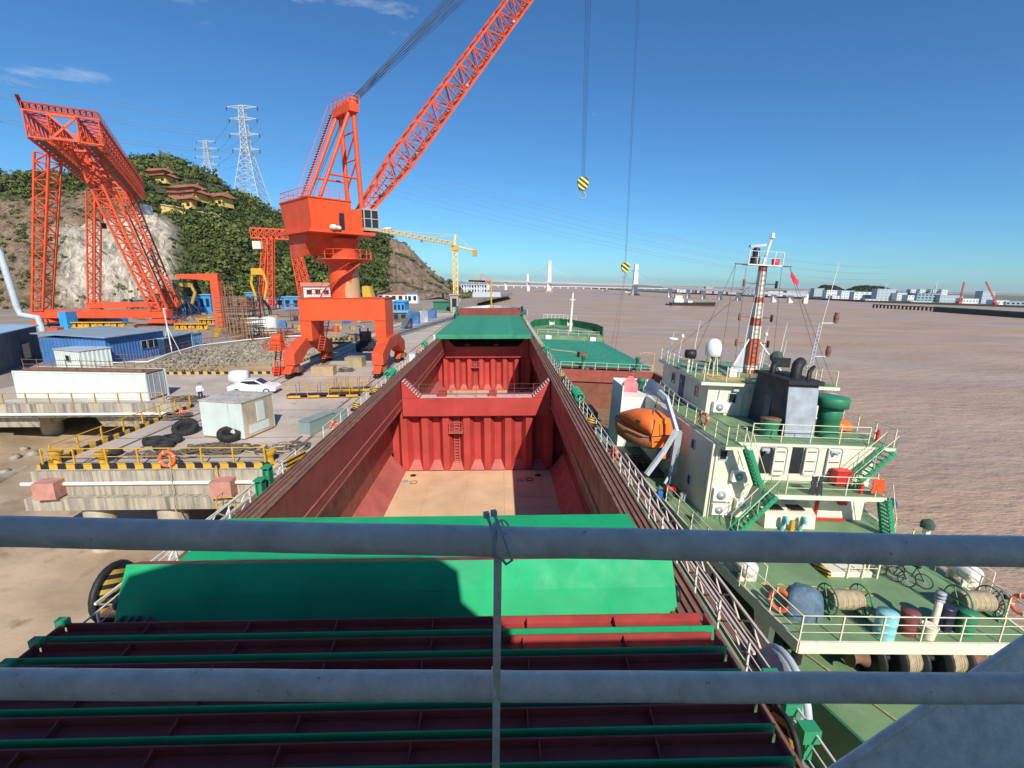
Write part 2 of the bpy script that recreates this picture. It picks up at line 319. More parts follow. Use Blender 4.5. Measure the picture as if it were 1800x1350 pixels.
# ---- hill
ridge=[(-420,330),(-200,322),(-60,316),(0,312),(60,302),(120,306),(170,300),(205,288),(235,279),(270,275),(310,281),(355,300),(400,324),(440,348),(480,372),(520,392),(560,402),(610,404),(660,408),(690,415),(712,424),(730,440),(745,456),(758,470),(772,482),(788,494),(805,506),(830,512)]
rx=np.array([p[0] for p in ridge],float); ry=np.array([p[1] for p in ridge],float)
cols=np.linspace(-420,830,150); NT=34
def smooth(a,b,x): t=np.clip((x-a)/(b-a),0,1); return t*t*(3-2*t)
HV=np.zeros((len(cols),NT+9,3)); HC=np.zeros((len(cols),NT+9,3)); HM=np.zeros((len(cols),NT+9))
for i,c in enumerate(cols):
    r=at(c,float(np.interp(c,rx,ry))+5,float(np.interp(c,[-420,500,700,830],[300,305,330,350]))); yf=float(np.interp(c,[-420,0,300,420,600,700,830],[185,196,215,225,255,290,318]))
    f=at(c,520,yf); f.z=5.5
    for j in range(NT+1):
        t=j/NT; p=f.lerp(r,t)
        cliff=float(smooth(80,130,c)*(1-smooth(285,330,c)))*float(smooth(.0,.05,t)*(1-smooth(.34,.47,t)))
        p.z+= (r.z-f.z)*(.10*math.sin(math.pi*t)+.10*cliff*math.sin(math.pi*min(1,t/.5)))
        if c>672:  # benched rock face
            st=t*4.0; p.z=f.z+(r.z-f.z)*((math.floor(st)+min(1,(st%1)*1.5))/4.0)
        k=.8+.6*t
        e=1-t**6
        p.y+=3.0*vnoise(c*.05,t*9,1.2)*k*e; p.z+=1.6*vnoise(c*.07,t*11,1.6,3)*k*(1-t**3)*(.2 if j==0 else 1)
        HV[i,j]=p
        HV[i,j,1]+=rng.normal()*.5*e*(1+2*min(1,cliff)); HV[i,j,2]+=rng.normal()*.35*e*(1+2*min(1,cliff))*(0 if j==0 else 1)
        brown=float((1-smooth(230,275,c)))*float(1-smooth(.62,.8,t+.15*vnoise(c*.03,t*5,1.5)))
        benched=float(smooth(668,690,c))*(1 if (t*4)%1<.82 else .25)
        n1=vnoise(c*.12,t*14,1.7,5)
        HM[i,j]=max(cliff*1.2,brown*(.78+.4*n1),benched)
        colr=np.array((.07,.085,.03))
        if brown>.3: colr=np.array((.25,.185,.12))+.05*n1
        colr=colr*(1-min(1,cliff))+np.array((.56,.52,.45))*(1+.3*n1)*min(1,cliff)
        if benched>0: colr=colr*(1-benched)+np.array((.23,.17,.125))*(1+.3*n1)*benched
        HC[i,j]=np.clip(colr,0.01,1)
    for j in range(1,9):
        q=r+(r-V((0,0,r.z))).normalized()*(j*18); q.z=r.z-(r.z-4)*(j/8)**1.6; HV[i,NT+j]=q; HC[i,NT+j]=(.07,.085,.03); HM[i,NT+j]=0
nc,nr=HV.shape[:2]; me=bpy.data.meshes.new('hill'); vv=HV.reshape(-1,3)
ff=[(i*nr+j,(i+1)*nr+j,(i+1)*nr+j+1,i*nr+j+1) for i in range(nc-1) for j in range(nr-1)]
me.from_pydata(vv.tolist(),[],ff); me.polygons.foreach_set('use_smooth',[True]*len(ff))
ca=me.color_attributes.new('col','FLOAT_COLOR','POINT'); ca.data.foreach_set('color',np.hstack([HC.reshape(-1,3),np.ones((nc*nr,1))]).ravel())
m,N,L=nodes_mat('hill rock and soil'); p=N['Principled BSDF']; p.inputs['Roughness'].default_value=.95
at_=N.new('ShaderNodeAttribute'); at_.attribute_name='col'; tc=N.new('ShaderNodeTexCoord')
mp=N.new('ShaderNodeMapping'); mp.inputs['Scale'].default_value=(1,1,.3); L.new(tc.outputs['Object'],mp.inputs[0])
n1=N.new('ShaderNodeTexNoise'); n1.inputs['Scale'].default_value=.35; n1.inputs['Detail'].default_value=9; n1.inputs['Roughness'].default_value=.7; L.new(mp.outputs[0],n1.inputs['Vector'])
rr=N.new('ShaderNodeValToRGB'); rr.color_ramp.elements[0].position=.3; rr.color_ramp.elements[0].color=(.2,.19,.18,1); rr.color_ramp.elements[1].position=.62; rr.color_ramp.elements[1].color=(1.25,1.2,1.15,1); L.new(n1.outputs['Fac'],rr.inputs[0])
vo=N.new('ShaderNodeTexVoronoi'); vo.feature='DISTANCE_TO_EDGE'; vo.inputs['Scale'].default_value=.55; ad=N.new('ShaderNodeVectorMath'); ad.operation='ADD'; sc_=N.new('ShaderNodeVectorMath'); sc_.operation='SCALE'; sc_.inputs['Scale'].default_value=5.0
L.new(n1.outputs['Color'],sc_.inputs[0]); L.new(mp.outputs[0],ad.inputs[0]); L.new(sc_.outputs[0],ad.inputs[1]); L.new(ad.outputs[0],vo.inputs['Vector'])
vr=N.new('ShaderNodeValToRGB'); vr.color_ramp.elements[0].position=.0; vr.color_ramp.elements[0].color=(.45,.43,.4,1); vr.color_ramp.elements[1].position=.07; vr.color_ramp.elements[1].color=(1,1,1,1); L.new(vo.outputs['Distance'],vr.inputs[0])
m0=N.new('ShaderNodeMixRGB'); m0.blend_type='MULTIPLY'; m0.inputs[0].default_value=1; L.new(rr.outputs[0],m0.inputs[1]); L.new(vr.outputs[0],m0.inputs[2])
mm=N.new('ShaderNodeMixRGB'); mm.blend_type='MULTIPLY'; mm.inputs[0].default_value=1; L.new(at_.outputs['Color'],mm.inputs[1]); L.new(m0.outputs[0],mm.inputs[2]); L.new(mm.outputs[0],p.inputs['Base Color'])
bp=N.new('ShaderNodeBump'); bp.inputs['Strength'].default_value=1; bp.inputs['Distance'].default_value=1.5; L.new(n1.outputs['Fac'],bp.inputs['Height']); L.new(bp.outputs[0],p.inputs['Normal'])
me.materials.append(m); ho=bpy.data.objects.new('hill',me); ho['kind']='structure'; _link(ho,None,MX())
def hill_hit(px,py):      # point of the hill surface seen at a pixel
    i=int(np.argmin(abs(cols-px))); best=None
    for j in range(NT+1):
        v=V(HV[i,j])-CAMP; y=675-F*v.dot(_u)/v.dot(_f)
        if y<=py: return at(px,py,float(HV[i,j,1]))
    return at(px,py,float(HV[i,NT,1]))
# ---- foliage helper: crowns of leaf clumps
def leaf_mat(name,dark,light):
    m,N,L=nodes_mat(name); p=N['Principled BSDF']; p.inputs['Roughness'].default_value=.75; p.inputs['Specular IOR Level'].default_value=.2
    a=N.new('ShaderNodeAttribute'); a.attribute_name='tone'; r=N.new('ShaderNodeValToRGB'); r.color_ramp.elements[0].color=(*dark,1); r.color_ramp.elements[1].color=(*light,1)
    L.new(a.outputs['Fac'],r.inputs[0]); L.new(r.outputs[0],p.inputs['Base Color']); return m
m_leaf=leaf_mat('hillside foliage',(.025,.045,.014),(.15,.18,.045)); m_leafd=leaf_mat('dark tree foliage',(.014,.034,.014),(.05,.085,.025))
def crowns(C,Rad,nq,size,flat=.75):
    """C (n,3) crown centres, Rad (n,), nq leaf clumps each -> verts, faces, tone"""
    n=len(C); d=rng.normal(size=(n,nq,3)); d/=np.linalg.norm(d,axis=2,keepdims=True); d[:,:,2]=np.abs(d[:,:,2])*1.1-.25
    lump=1+.28*np.sin(d[:,:,:1]*5+rng.uniform(0,6,(n,1,1)))*np.cos(d[:,:,1:2]*4+rng.uniform(0,6,(n,1,1)))
    rad=Rad[:,None,None]*rng.uniform(.55,1.05,(n,nq,1))*lump; P=C[:,None,:]+d*rad*np.array((1,1,flat))
    nrm=d+rng.normal(scale=.55,size=d.shape); nrm/=np.linalg.norm(nrm,axis=2,keepdims=True)
    t1=np.cross(nrm,rng.normal(size=d.shape)); t1/=np.linalg.norm(t1,axis=2,keepdims=True); t2=np.cross(nrm,t1)
    s=size*rng.uniform(.6,1.3,(n,nq,1))*np.clip(Rad[:,None,None]/3,.5,1.6)
    q=np.stack([P-t1*s-t2*s*.5,P+t1*s*.4-t2*s,P+t1*s+t2*s*.6,P-t1*s*.5+t2*s],axis=2)
    tone=np.clip(rng.uniform(.0,.9,(n,1))+rng.uniform(-.2,.25,(n,nq)),0,1)
    return q.reshape(-1,3),np.repeat(tone.ravel(),4)
def leaf_obj(name,q,tone,m,parent=None,kind=None,off=(0,0,0)):
    me=bpy.data.meshes.new(name); k=len(q)//4; q=q-np.array(off)
    me.vertices.add(4*k); me.vertices.foreach_set('co',q.ravel()); me.loops.add(4*k); me.loops.foreach_set('vertex_index',np.arange(4*k)); me.polygons.add(k); me.polygons.foreach_set('loop_start',np.arange(0,4*k,4)); me.polygons.foreach_set('loop_total',np.full(k,4))
    a=me.attributes.new('tone','FLOAT','POINT'); a.data.foreach_set('value',tone.astype(np.float32)); me.materials.append(m); me.update(); me.validate()
    o=bpy.data.objects.new(name,me)
    if kind:o['kind']=kind
    return _link(o,parent,MW[parent.name] if parent else MX())
C=[];Rd=[]
temple_c=at(345,345,272)
for k in range(10500):
    i=rng.integers(0,nc-1); j=rng.integers(0,NT+1); jj=min(j,nr-2)
    a=rng.random(); b=rng.random(); p=HV[i,jj]*(1-a)*(1-b)+HV[i+1,jj]*a*(1-b)+HV[i,jj+1]*(1-a)*b+HV[i+1,jj+1]*a*b
    msk=HM[i,jj]; c=cols[i]; t=j/NT
    if rng.random()<msk*1.02: continue
    rr_=(rng.uniform(3.6,5.6) if rng.random()<.09 else rng.uniform(1.0,3.3))*(1 if msk<.2 else .5)
    # the temple terrace stays clear
    v=V(p)-CAMP; px=900+F*v.dot(_r)/v.dot(_f); py=675-F*v.dot(_u)/v.dot(_f)
    if 262<px<410 and py>300+(px-262)*.2 and py<346+(px-262)*.24 and rng.random()<.9: continue
    C.append((p[0],p[1],p[2]+rr_*.45)); Rd.append(rr_)
C=np.array(C);Rd=np.array(Rd); q,tn=crowns(C,Rd,56,.46); leaf_obj('forest',q,tn,m_leaf,None,'stuff')
# ---- separate trees near the yard
def tree(name,label,base,h,r,m,seed=0,squash=1.2,n=9,group=None):
    t=thing(name,label,'tree',base,group=group); rs=np.random.default_rng(seed); mb=MB(); lim=[]
    mb.tube([(0,0,-.2),(.05*h*.2,0,h*.3),(.03*h,.02*h,h*.62)],.05*h*.55,7,r2=.02*h)
    for k in range(n):
        a=rs.uniform(0,6.28); z=h*rs.uniform(.45,.9); e=(math.cos(a)*r*rs.uniform(.15,.7),math.sin(a)*r*rs.uniform(.15,.7),z); lim.append(e); mb.tube([(.02*h,.01*h,h*rs.uniform(.3,.5)),tuple(x*.6 for x in e[:2])+(z*.85,),e],.012*h,5,r2=.004*h)
    part(t,'trunk',mb,m_trunk)
    C=np.array(lim+[(0,0,h*.8)]); q,tn=crowns(C,np.full(len(C),r*.55),70,.38,squash); leaf_obj('crown',q,tn,m,t); return t
# ================================================================= THE BULK CARRIER THE CAMERA STANDS ON
XL,XR=-8.55,4.3; CT=8.85; DK=7.35; EL,ER=-10.9,6.2
ship=thing('bulk_carrier','long bulk carrier with open red cargo holds and green hatch covers beside the jetty','ship',(-2.15,40,0))
def P(name,mb,m,parent=None,**k): return part(parent or ship,name,mb,m,world=True,**k)
# hull shell
mb=MB(); bow=[(112,0),(120,1.2),(127,3.4),(132,5.8),(135.5,8.0)]
def shell(side):
    m=MB(); rows=[]
    for y,ins in [(-28,0)]+bow:
        x=(EL+ins) if side<0 else (ER-ins)
        x2=(EL+ins*1.25+.3) if side<0 else (ER-ins*1.25-.3); rows.append([(x,y,DK+(1.5 if y>112.5 else 0)),(x,y,1.2),(x2,y-(0 if y<100 else (y-112)*.12),-3)])
    for a,b in zip(rows,rows[1:]):
        m.add([a[0],b[0],b[1],a[1]],[(0,1,2,3)]); m.add([a[1],b[1],b[2],a[2]],[(0,1,2,3)])
    return m
P('port_hull_side',shell(-1),m_hullg); P('starboard_hull_side',shell(1),m_hullg)
mb=MB(); mb.bb(EL+.05,ER-.05,-28,-27.9,-3,DK-.02); P('transom',mb,m_hullg)
# main deck strips
for nm,a,b in(('port_side_deck',EL,XL-.82),('starboard_side_deck',XR+.82,ER)):
    mb=MB(); mb.bb(a,b,-28,112,DK-.15,DK); P(nm,mb,m_deckg2)
mb=MB(); mb.bb(XL-.82,XR+.82,-28,4.2,DK-.15,DK); P('aft_deck',mb,m_deckg2)
mb=MB(); mb.bb(XL-.82,XR+.82,110.4,112,DK-.15,DK); P('fore_cross_deck',mb,m_deckg2)
m_trk=mat('worn brown track bar',(.24,.13,.1),.75,var=.25,scale=1.5)
# hatch coamings : inner red plate, ledge lines, brown track strip on top
for s,x in((-1,XL),(1,XR)):
    nm='port_coaming' if s<0 else 'starboard_coaming'
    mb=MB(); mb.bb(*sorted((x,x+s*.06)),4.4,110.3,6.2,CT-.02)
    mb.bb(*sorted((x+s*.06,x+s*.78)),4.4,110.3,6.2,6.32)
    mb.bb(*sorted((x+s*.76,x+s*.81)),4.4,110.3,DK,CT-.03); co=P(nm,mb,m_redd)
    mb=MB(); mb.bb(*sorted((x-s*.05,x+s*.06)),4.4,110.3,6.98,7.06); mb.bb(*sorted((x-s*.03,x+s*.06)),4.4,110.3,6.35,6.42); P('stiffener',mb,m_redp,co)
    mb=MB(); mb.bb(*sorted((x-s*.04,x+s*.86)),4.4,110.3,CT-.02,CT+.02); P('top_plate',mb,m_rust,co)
    for k,(o_,w_) in enumerate(((.1,.05),(.34,.07),(.54,.05),(.74,.06))):
        mb=MB(); mb.bb(*sorted((x+s*o_,x+s*(o_+w_))),4.4,110.3,CT+.02,CT+.1); P('track_bar',mb,m_rust if k%2 else m_trk,co)
    st=None
    for y in np.arange(8,110,2.4):
        if st is None:
            mb=MB(); mb.add([(x+s*.81,y,DK),(x+s*1.25,y,DK),(x+s*.81,y,CT-.1),(x+s*.81,y+.03,DK),(x+s*1.25,y+.03,DK),(x+s*.81,y+.03,CT-.1)],[(0,1,2),(5,4,3),(0,3,4,1),(1,4,5,2)]); st=P('bracket',mb,m_redd,co); y0=y
        else: inst(co,st.data,'bracket',(0,y-y0,0))
for nm,y in(('aft_coaming',4.35),('fore_coaming',110.35)):
    mb=MB(); mb.bb(XL-1,XR+1,y-.05,y+.05,0 if nm[0]=='a' else 2,CT+.02); P(nm,mb,m_redd)
# hold interior
m_seam=mat('floor weld seam',(.55,.36,.2),.85,var=.25,scale=1.5)
WL,WR=-9.75,5.5
for s,x,f in((-1,WL,-8.5),(1,WR,4.35)):
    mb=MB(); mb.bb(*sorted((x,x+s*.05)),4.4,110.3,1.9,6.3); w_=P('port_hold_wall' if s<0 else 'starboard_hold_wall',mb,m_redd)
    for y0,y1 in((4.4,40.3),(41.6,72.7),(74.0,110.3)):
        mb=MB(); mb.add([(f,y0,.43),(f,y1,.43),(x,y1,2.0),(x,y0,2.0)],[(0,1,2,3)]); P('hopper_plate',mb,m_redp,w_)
for y0,y1 in((4.4,40.35),(41.6,72.75),(74.0,110.3)):
    mb=MB(); mb.bb(-8.6,4.45,y0,y1,.3,.42); fl=P('hold_floor',mb,m_flr)
    for xx in np.arange(-6.0,4,3.1): 
        mb=MB(); mb.bb(xx,xx+.035,y0,y1,.42,.43); P('floor_seam',mb,m_seam,fl)
    for yy in np.arange(y1-1.6,max(y0,y1-14),-1.9):
        mb=MB(); mb.bb(-8.5,4.35,yy,yy+.03,.42,.432); P('floor_seam',mb,m_seam,fl)
    for px,dy in((-7.7,1.0),(3.2,1.2)):
        mb=MB(); mb.lathe([(.27,0),(.27,.03),(.2,.035)],(px,y1-dy,.42),18); P('bilge_hole',mb,m_dark,fl)
    for px,dy in((-8.15,2.3),(1.6,2.2)):
        mb=MB(); mb.lathe([(.3,0),(.3,.04)],(px,y1-dy,.42),18); P('manhole_lid',mb,m_grey,fl)
    for px,dy in((-7.4,2.5),(2.4,2.1)):
        mb=MB(); mb.ring((px,y1-dy,.45),.3,.03); P('manhole_ring',mb,m_dark if px>0 else m_rust,fl)
# corrugated bulkheads with box beam
def bulkhead(Y,ribs=8):
    per=(WR-WL)/8.3; mb=MB(); pts=[]; x=WL
    while x<WR:
        for dx,dy in((0,.75),(.30*per,.75),(.5*per,0),(.8*per,0)):
            if x+dx<=WR+.01: pts.append((x+dx,Y+dy))
        x+=per
    pts.append((WR,Y+.75)); n=len(pts)
    mb.add([(a,b,-.2) for a,b in pts]+[(a,b,6.0) for a,b in pts],[(i,i+1,n+i+1,n+i) for i in range(n-1)])
    bk=P('bulkhead',mb,m_red); x=WL
    while x+per<WR+.2:      # shedder plates at the foot of each trough
        a,b=x-.2*per,x+.5*per
        if a>WL-.1:
            mb=MB(); mb.add([(a,Y-.03,.43),(b,Y-.03,.43),(x+.3*per,Y+.73,1.15),(x,Y+.73,1.15)],[(0,1,2,3)]); P('shedder_plate',mb,m_redp,bk)
        x+=per
    # beam
    mb=MB(); mb.bb(XL+.07,XR-.07,Y-.45,Y+1.15,5.6,7.22)
    for s,x in((-1,XL+.065),(1,XR-.065)):
        xi=x-s*1.45
        mb.add([(x,Y-.45,7.2),(xi,Y-.45,7.2),(x,Y-.45,8.72),(x,Y+1.15,7.2),(xi,Y+1.15,7.2),(x,Y+1.15,8.72)],[(0,1,2),(5,4,3),(0,3,4,1),(1,4,5,2),(2,5,3,0)])
    bm=P('box_beam',mb,m_red)
    mb=MB(); mb.bb(XL+1.6,XR-1.6,Y-.44,Y+.75,7.222,7.232); P('walkway',mb,m_mott,bm)
    for s,x in((-1,XL+.065),(1,XR-.065)):       # sloping steps on the wings
        for k in range(8):
            t=(k+.5)/8; mb=MB(); mb.box((x-s*1.45*(1-t),Y+.1,7.24+1.5*t),(.2,1.0,.06)); P('step',mb,m_mott,bm)
    for z in(7.62,8.0,8.4):
        mb=MB(); mb.tube([(XL+.1,Y-.3,max(z,8.3)),(XL+1.5,Y-.3,z),(XR-1.5,Y-.3,z),(XR-.1,Y-.3,max(z,8.3))],.011,6); P('hand_rope',mb,m_rust,bm)
    for xx in np.linspace(XL+1.5,XR-1.5,7):
        mb=MB(); mb.bb(xx-.015,xx+.015,Y-.31,Y-.28,7.2,8.42); P('stanchion',mb,m_rust,bm)
    for xx in(-5.1,-.7):
        mb=MB(); mb.bb(xx-.35,xx+.35,Y-.1,Y+.6,7.2,7.65); P('access_hatch',mb,m_red,bm)
    # ladder with rest platform
    lx=WL+3.15*per; mb=MB()
    for s in(-1,1): mb.bb(lx+s*.22-.03,lx+s*.22+.03,Y+.45,Y+.5,.6,5.6)
    ld=P('ladder',mb,m_redp,bk); rg=None
    for k in range(17):
        if rg is None: mb=MB(); mb.bb(lx-.22,lx+.22,Y+.46,Y+.49,.9,.94); rg=P('rung',mb,m_redp,ld)
        else: inst(ld,rg.data,'rung',(0,0,k*.28))
    mb=MB(); mb.bb(lx-.6,lx+.6,Y-.45,Y+.5,4.0,4.06)
    mb.tube([(lx-.55,Y+.4,4.5),(lx-.55,Y-.4,4.5),(lx+.55,Y-.4,4.5),(lx+.55,Y+.4,4.5)],.025,6); mb.tube([(lx-.55,Y+.4,5.),(lx-.55,Y-.4,5.),(lx+.55,Y-.4,5.),(lx+.55,Y+.4,5.)],.025,6)
    for a,b in((-.55,-.4),(.55,-.4)): mb.bb(lx+a-.02,lx+a+.02,Y+b-.02,Y+b+.02,4.0,5.02)
    P('rest_platform',mb,m_redp,ld)
bulkhead(40.5); bulkhead(73.0)
# forecastle
mb=MB(); mb.prism([(EL,112),(ER,112)]+[(ER-i,y) for y,i in bow[1:]]+[(EL+i,y) for y,i in bow[::-1][:-1]],DK,9.4); fc=P('forecastle',mb,m_deckg2)
for s in(-1,1):
    mb=MB(); pp=[((EL+i) if s<0 else (ER-i),y) for y,i in bow]
    for a,b in zip(pp,pp[1:]): mb.beam((a[0],a[1],10.0),(b[0],b[1],10.0),.08,1.2)
    P('bulwark',mb,m_white,fc)
mb=MB(); mb.lathe([(.22,0),(.16,8)],(-2.3,121,9.4),10); P('foremast',mb,m_yel,fc)
for xx in(-6.2,-4.6,.2,1.8):
    mb=MB(); mb.lathe([(.55,-.7),(.55,-.6),(.35,-.6),(.35,.6),(.55,.6),(.55,.7)],(xx,118.5,10.3),14,axis='x'); mb.bb(xx-.8,xx+.8,118,119,9.4,9.9); P('windlass_drum',mb,m_cream,fc)
def railing(root,pts,h=1.0,lev=3,step=1.5,m=None,r=.022,name='railing',w=.05,post='post',par=None,lean=None):
    pts=[V(p) for p in pts]; mb=MB()
    for k in range(lev): mb.tube([p+V((0,0,h*(k+1)/lev)) for p in pts],r*(1.15 if k==lev-1 else .8),6)
    rl=part(par or root,name,mb,m)
    pm=MB().bb(-w/2,w/2,-w/2,w/2,0,h).mesh(post,m)
    for a,b in zip(pts,pts[1:]):
        n=max(1,round((b-a).length/step))
        for k in range(n): inst(rl,pm,post,a.lerp(b,k/n),math.atan2((b-a).y,(b-a).x))
    inst(rl,pm,post,pts[-1]); return rl
def toloc(pts,root=ship): iv=MW[root.name].inverted(); return [iv@V(p) for p in pts]
railing(ship,toloc([(EL+.12,2,DK),(EL+.12,24,DK)]),1.05,3,1.6,m_railw,.022)
railing(ship,toloc([(EL+.12,28,DK),(EL+.12,111,DK)]),1.05,3,1.6,m_railw,.022)
railing(ship,toloc([(ER-.12,2,DK),(ER-.12,111,DK)]),1.05,3,1.6,m_railw,.024)
railing(ship,toloc([(-8.5,127,9.4),(-5,133.5,9.4),(-2.3,135,9.4),(.5,133.5,9.4),(4,127,9.4)]),1.0,3,1.6,m_white,.03)
# mooring bitts, hose bundles, vents, boxes on the side decks
def bitt(x,y,lab):
    t=thing('mushroom_ventilator',lab,'ventilator',(x,y,DK),group='ventilators along the side deck')
    part(t,'body',MB().lathe([(.34,0),(.3,.1),(.22,.16),(.22,.55),(.42,.6),(.42,.72),(.3,.78)],n=14),m_dark); part(t,'striped_cap',MB().lathe([(.26,.78),(.26,1.1),(.12,1.16)],n=14),m_stripe2)
m_stripe2=mat('yellow black fitting',YEL,.5,stripe=(BLK,.16,(.3,.3,1)),scale=3)
bitt(5.75,29.3,'black ventilator with striped cap on the narrow green deck, nearest the orange lifeboat')
bitt(5.75,44.8,'black ventilator with striped cap on the green side deck, level with the rusty hold alongside')
bitt(5.7,66,'small black ventilator with striped cap far up the narrow green deck')
bitt(-10.4,33.5,'black ventilator with striped cap beside the port coaming and pale cabinet')
bitt(-10.4,38.5,'black ventilator with striped cap by the port rail, near the steel gangway')
bitt(-10.4,60.0,'black ventilator with striped cap by the port rail under the crane leg')
def bundle(x,y,z,lab,n=9):
    mb=MB(); s=1 if x<0 else -1
    for k in range(n): mb.ring((x,y+k*.28,z+random.uniform(-.05,.05)),.33,.085,14,6,(random.uniform(-.3,.3),1,random.uniform(-.2,.2)))
    solo('rope_bundle',lab,'rope',mb,mat('green net rope',(.02,.3,.16),.7,var=.3,scale=5,bump=.6,bscale=25),(x,y,z),group='green rope bundles on the ship rails',world=True)
bundle(6.1,35.8,8.2,'bright green rope bundle tied on the starboard rail beside the first hold')
bundle(-10.85,45.2,8.25,'bright green rope bundle tied on the port rail facing the jetty')
bundle(6.1,62,8.2,'green rope bundle on the starboard rail far forward',6)
bundle(-10.85,67.5,8.25,'green rope bundle on the port rail far forward under the hatch covers',6)
def ring_buoy(lab,c,nrm,frame=None,R0=.3,r=.085,group=None):
    q=V(nrm).to_track_quat('Z','Y').to_euler(); t=thing('life_ring',lab,'life ring',c,frame=frame,group='orange life rings')
    q=V(nrm).to_track_quat('Z','Y').to_matrix().to_4x4(); mb=MB(); mb.ring((0,0,0),R0,r,24,10); mb.v=[tuple(q@V(p)) for p in mb.v]; rg=part(t,'ring',mb,m_ringo)
    for k in range(4):
        a=math.pi/2*k+.4; mb=MB(); c0=V((math.cos(a)*R0,math.sin(a)*R0,0)); mb.ring(c0,r*1.04,.02,10,4,(-math.sin(a),math.cos(a),0)); mb.v=[tuple(q@V(p)) for p in mb.v]; part(t,'band',mb,m_white)
    return t
ring_buoy('orange life ring hung on the port rail between the pale cabinet and the dock corner',(-10.72,29.6,7.95),(1,-.3,0))
ring_buoy('red life ring hung on the starboard rail below the lifeboat',(6.12,24.5,7.9),(-1,-.4,0))
# green steel props, stripes boards on the port rail (chutes), cabinets
for i,(px,py,h) in enumerate(((436,880,1.6),(411,893,1.3))):
    p=on(px,py,DK); mb=MB(); mb.bb(-.14,-.1,-.2,.2,0,h); mb.bb(.1,.14,-.2,.2,0,h); mb.bb(-.14,.14,-.03,.03,0,h); mb.bb(-.2,.2,-.25,.25,h,h+.05)
    solo('green_stanchion_post',('tall','short')[i]+' green steel H post standing at the port rail','post',mb,m_gstair,(EL+.5,p.y,DK),group='green posts at the port rail')
mb=MB(); mb.bb(-.75,.75,-.03,.03,0,.75); solo('striped_board','yellow and black striped warning board on the port rail','board',mb,mat('diagonal warning board',YEL,.5,stripe=(BLK,.22,(0,.6,1))),(EL+.3,23.6,DK+.15),rz=R(75))
for x,y,lab in((-10.25,55.5,'pale grey electrical box on the port side deck beside the crane leg'),(-10.25,76,'pale grey electrical box on the port side deck far forward')):
    t=thing('deck_box',lab,'box',(x,y,DK),group='electrical boxes on the side deck'); part(t,'cabinet',MB().bb(-.35,.35,-.5,.5,.5,1.5),m_cont); part(t,'lid',MB().bb(-.4,.4,-.55,.55,1.5,1.56),m_lgrey)
    for a in(-.3,.3): part(t,'leg',MB().bb(a-.04,a+.04,-.4,.4,0,.5),m_grey)
# gangway lying along the starboard side (truss ramp between the ships) and port side
def gangway(lab,a,b,w,m):
    a=V(a);b=V(b); t=thing('gangway',lab,'gangway',a,group='truss gangways along the ship sides'); d=(b-a); L=d.length; d.normalize(); sd=V((0,0,1)).cross(d).normalized()
    mb=MB(); mb.hexa([sd*(-w/2),sd*(w/2),sd*(w/2)+d*L,sd*(-w/2)+d*L],[p+V((0,0,.06)) for p in(sd*(-w/2),sd*(w/2),sd*(w/2)+d*L,sd*(-w/2)+d*L)]); part(t,'tread',mb,m_rust)
    for s in(-1,1):
        mb=MB(); n=int(L/.6); o=sd*(s*w/2)
        mb.beam(o,o+d*L,.07); mb.beam(o+V((0,0,.45)),o+d*L+V((0,0,.45)),.07)
        for k in range(n): mb.beam(o+d*(L*k/n)+V((0,0,.45 if k%2 else 0)),o+d*(L*(k+1)/n)+V((0,0,0 if k%2 else .45)),.05)
        part(t,'side_truss',mb,m)
gangway('long pale truss gangway stowed outside the starboard rail beside the next ship',(6.75,25.5,7.0),(6.75,10.4,7.2),.55,mat('pale pink gangway paint',(.6,.48,.42),.6,var=.15,scale=3,rust=.15))
gangway('pale truss gangway hanging outside the port rail at the dock corner',(-11.5,27.5,6.9),(-11.5,12.5,7.4),.6,m_railw)
# roller rim of the gangway and striped fairleads near the camera
t=thing('gangway_turntable','round grey steel turntable at the end of the starboard gangway','turntable',(6.75,9.7,7.2)); part(t,'plate',MB().lathe([(.02,-.05),(.95,-.05),(.95,.05),(.02,.05)],n=22,axis='x'),m_grey)
mb=MB(); mb.ring((.12,0,0),.95,.09,26,8,(1,0,0)); part(t,'rim',mb,m_lgrey)
m_diag=mat('fairlead warning stripes',(.5,.32,.05),.6,stripe=(BLK,.3,(0,.5,1)),scale=2)
for lab,x,y,z in(('large oval striped fairlead on the port side behind the upright green cover',*on(203,1040,7.6)),('striped fairlead plate on the starboard rail under the lower handrail',*on(1352,1250,8.3)),('lower striped fairlead plate on the starboard rail at the rope pile',*on(1378,1298,8.3))):
    t=thing('striped_fairlead',lab,'fairlead',(x,y,z),group='oval striped fairleads'); k=1.0 if x<0 else .55
    part(t,'plate',MB().lathe([(.02,-.06),(.8*k,-.06),(.8*k,.06),(.02,.06)],n=20,axis='x'),m_diag); mb=MB(); mb.ring((0,0,0),.85*k,.1*k,22,8,(1,0,0)); part(t,'rim',mb,m_dark)
for i,(y,h) in enumerate(((8.9,1.0),(8.2,1.0),(7.6,.95))):
    t=thing('rail_clamp','green cast clamp on the starboard rail, '+('farthest','middle','nearest')[i]+' of three','clamp',(6.0,y,DK+.75),group='green clamps on the starboard rail')
    part(t,'head',MB().box((0,0,.25),(.34,.26,.3)),m_gstair); part(t,'stem',MB().box((0,0,-.1),(.16,.16,.45)),m_gstair)
mb=MB()
for k in range(9): mb.tube([(random.uniform(-.6,.6),random.uniform(-.5,.5),.05+.04*k) for _ in range(5)],.045,6)
solo('mooring_rope','pale mooring ropes heaped on the starboard deck corner near the camera','rope',mb,m_rope,(5.6,4.3,DK+.9))
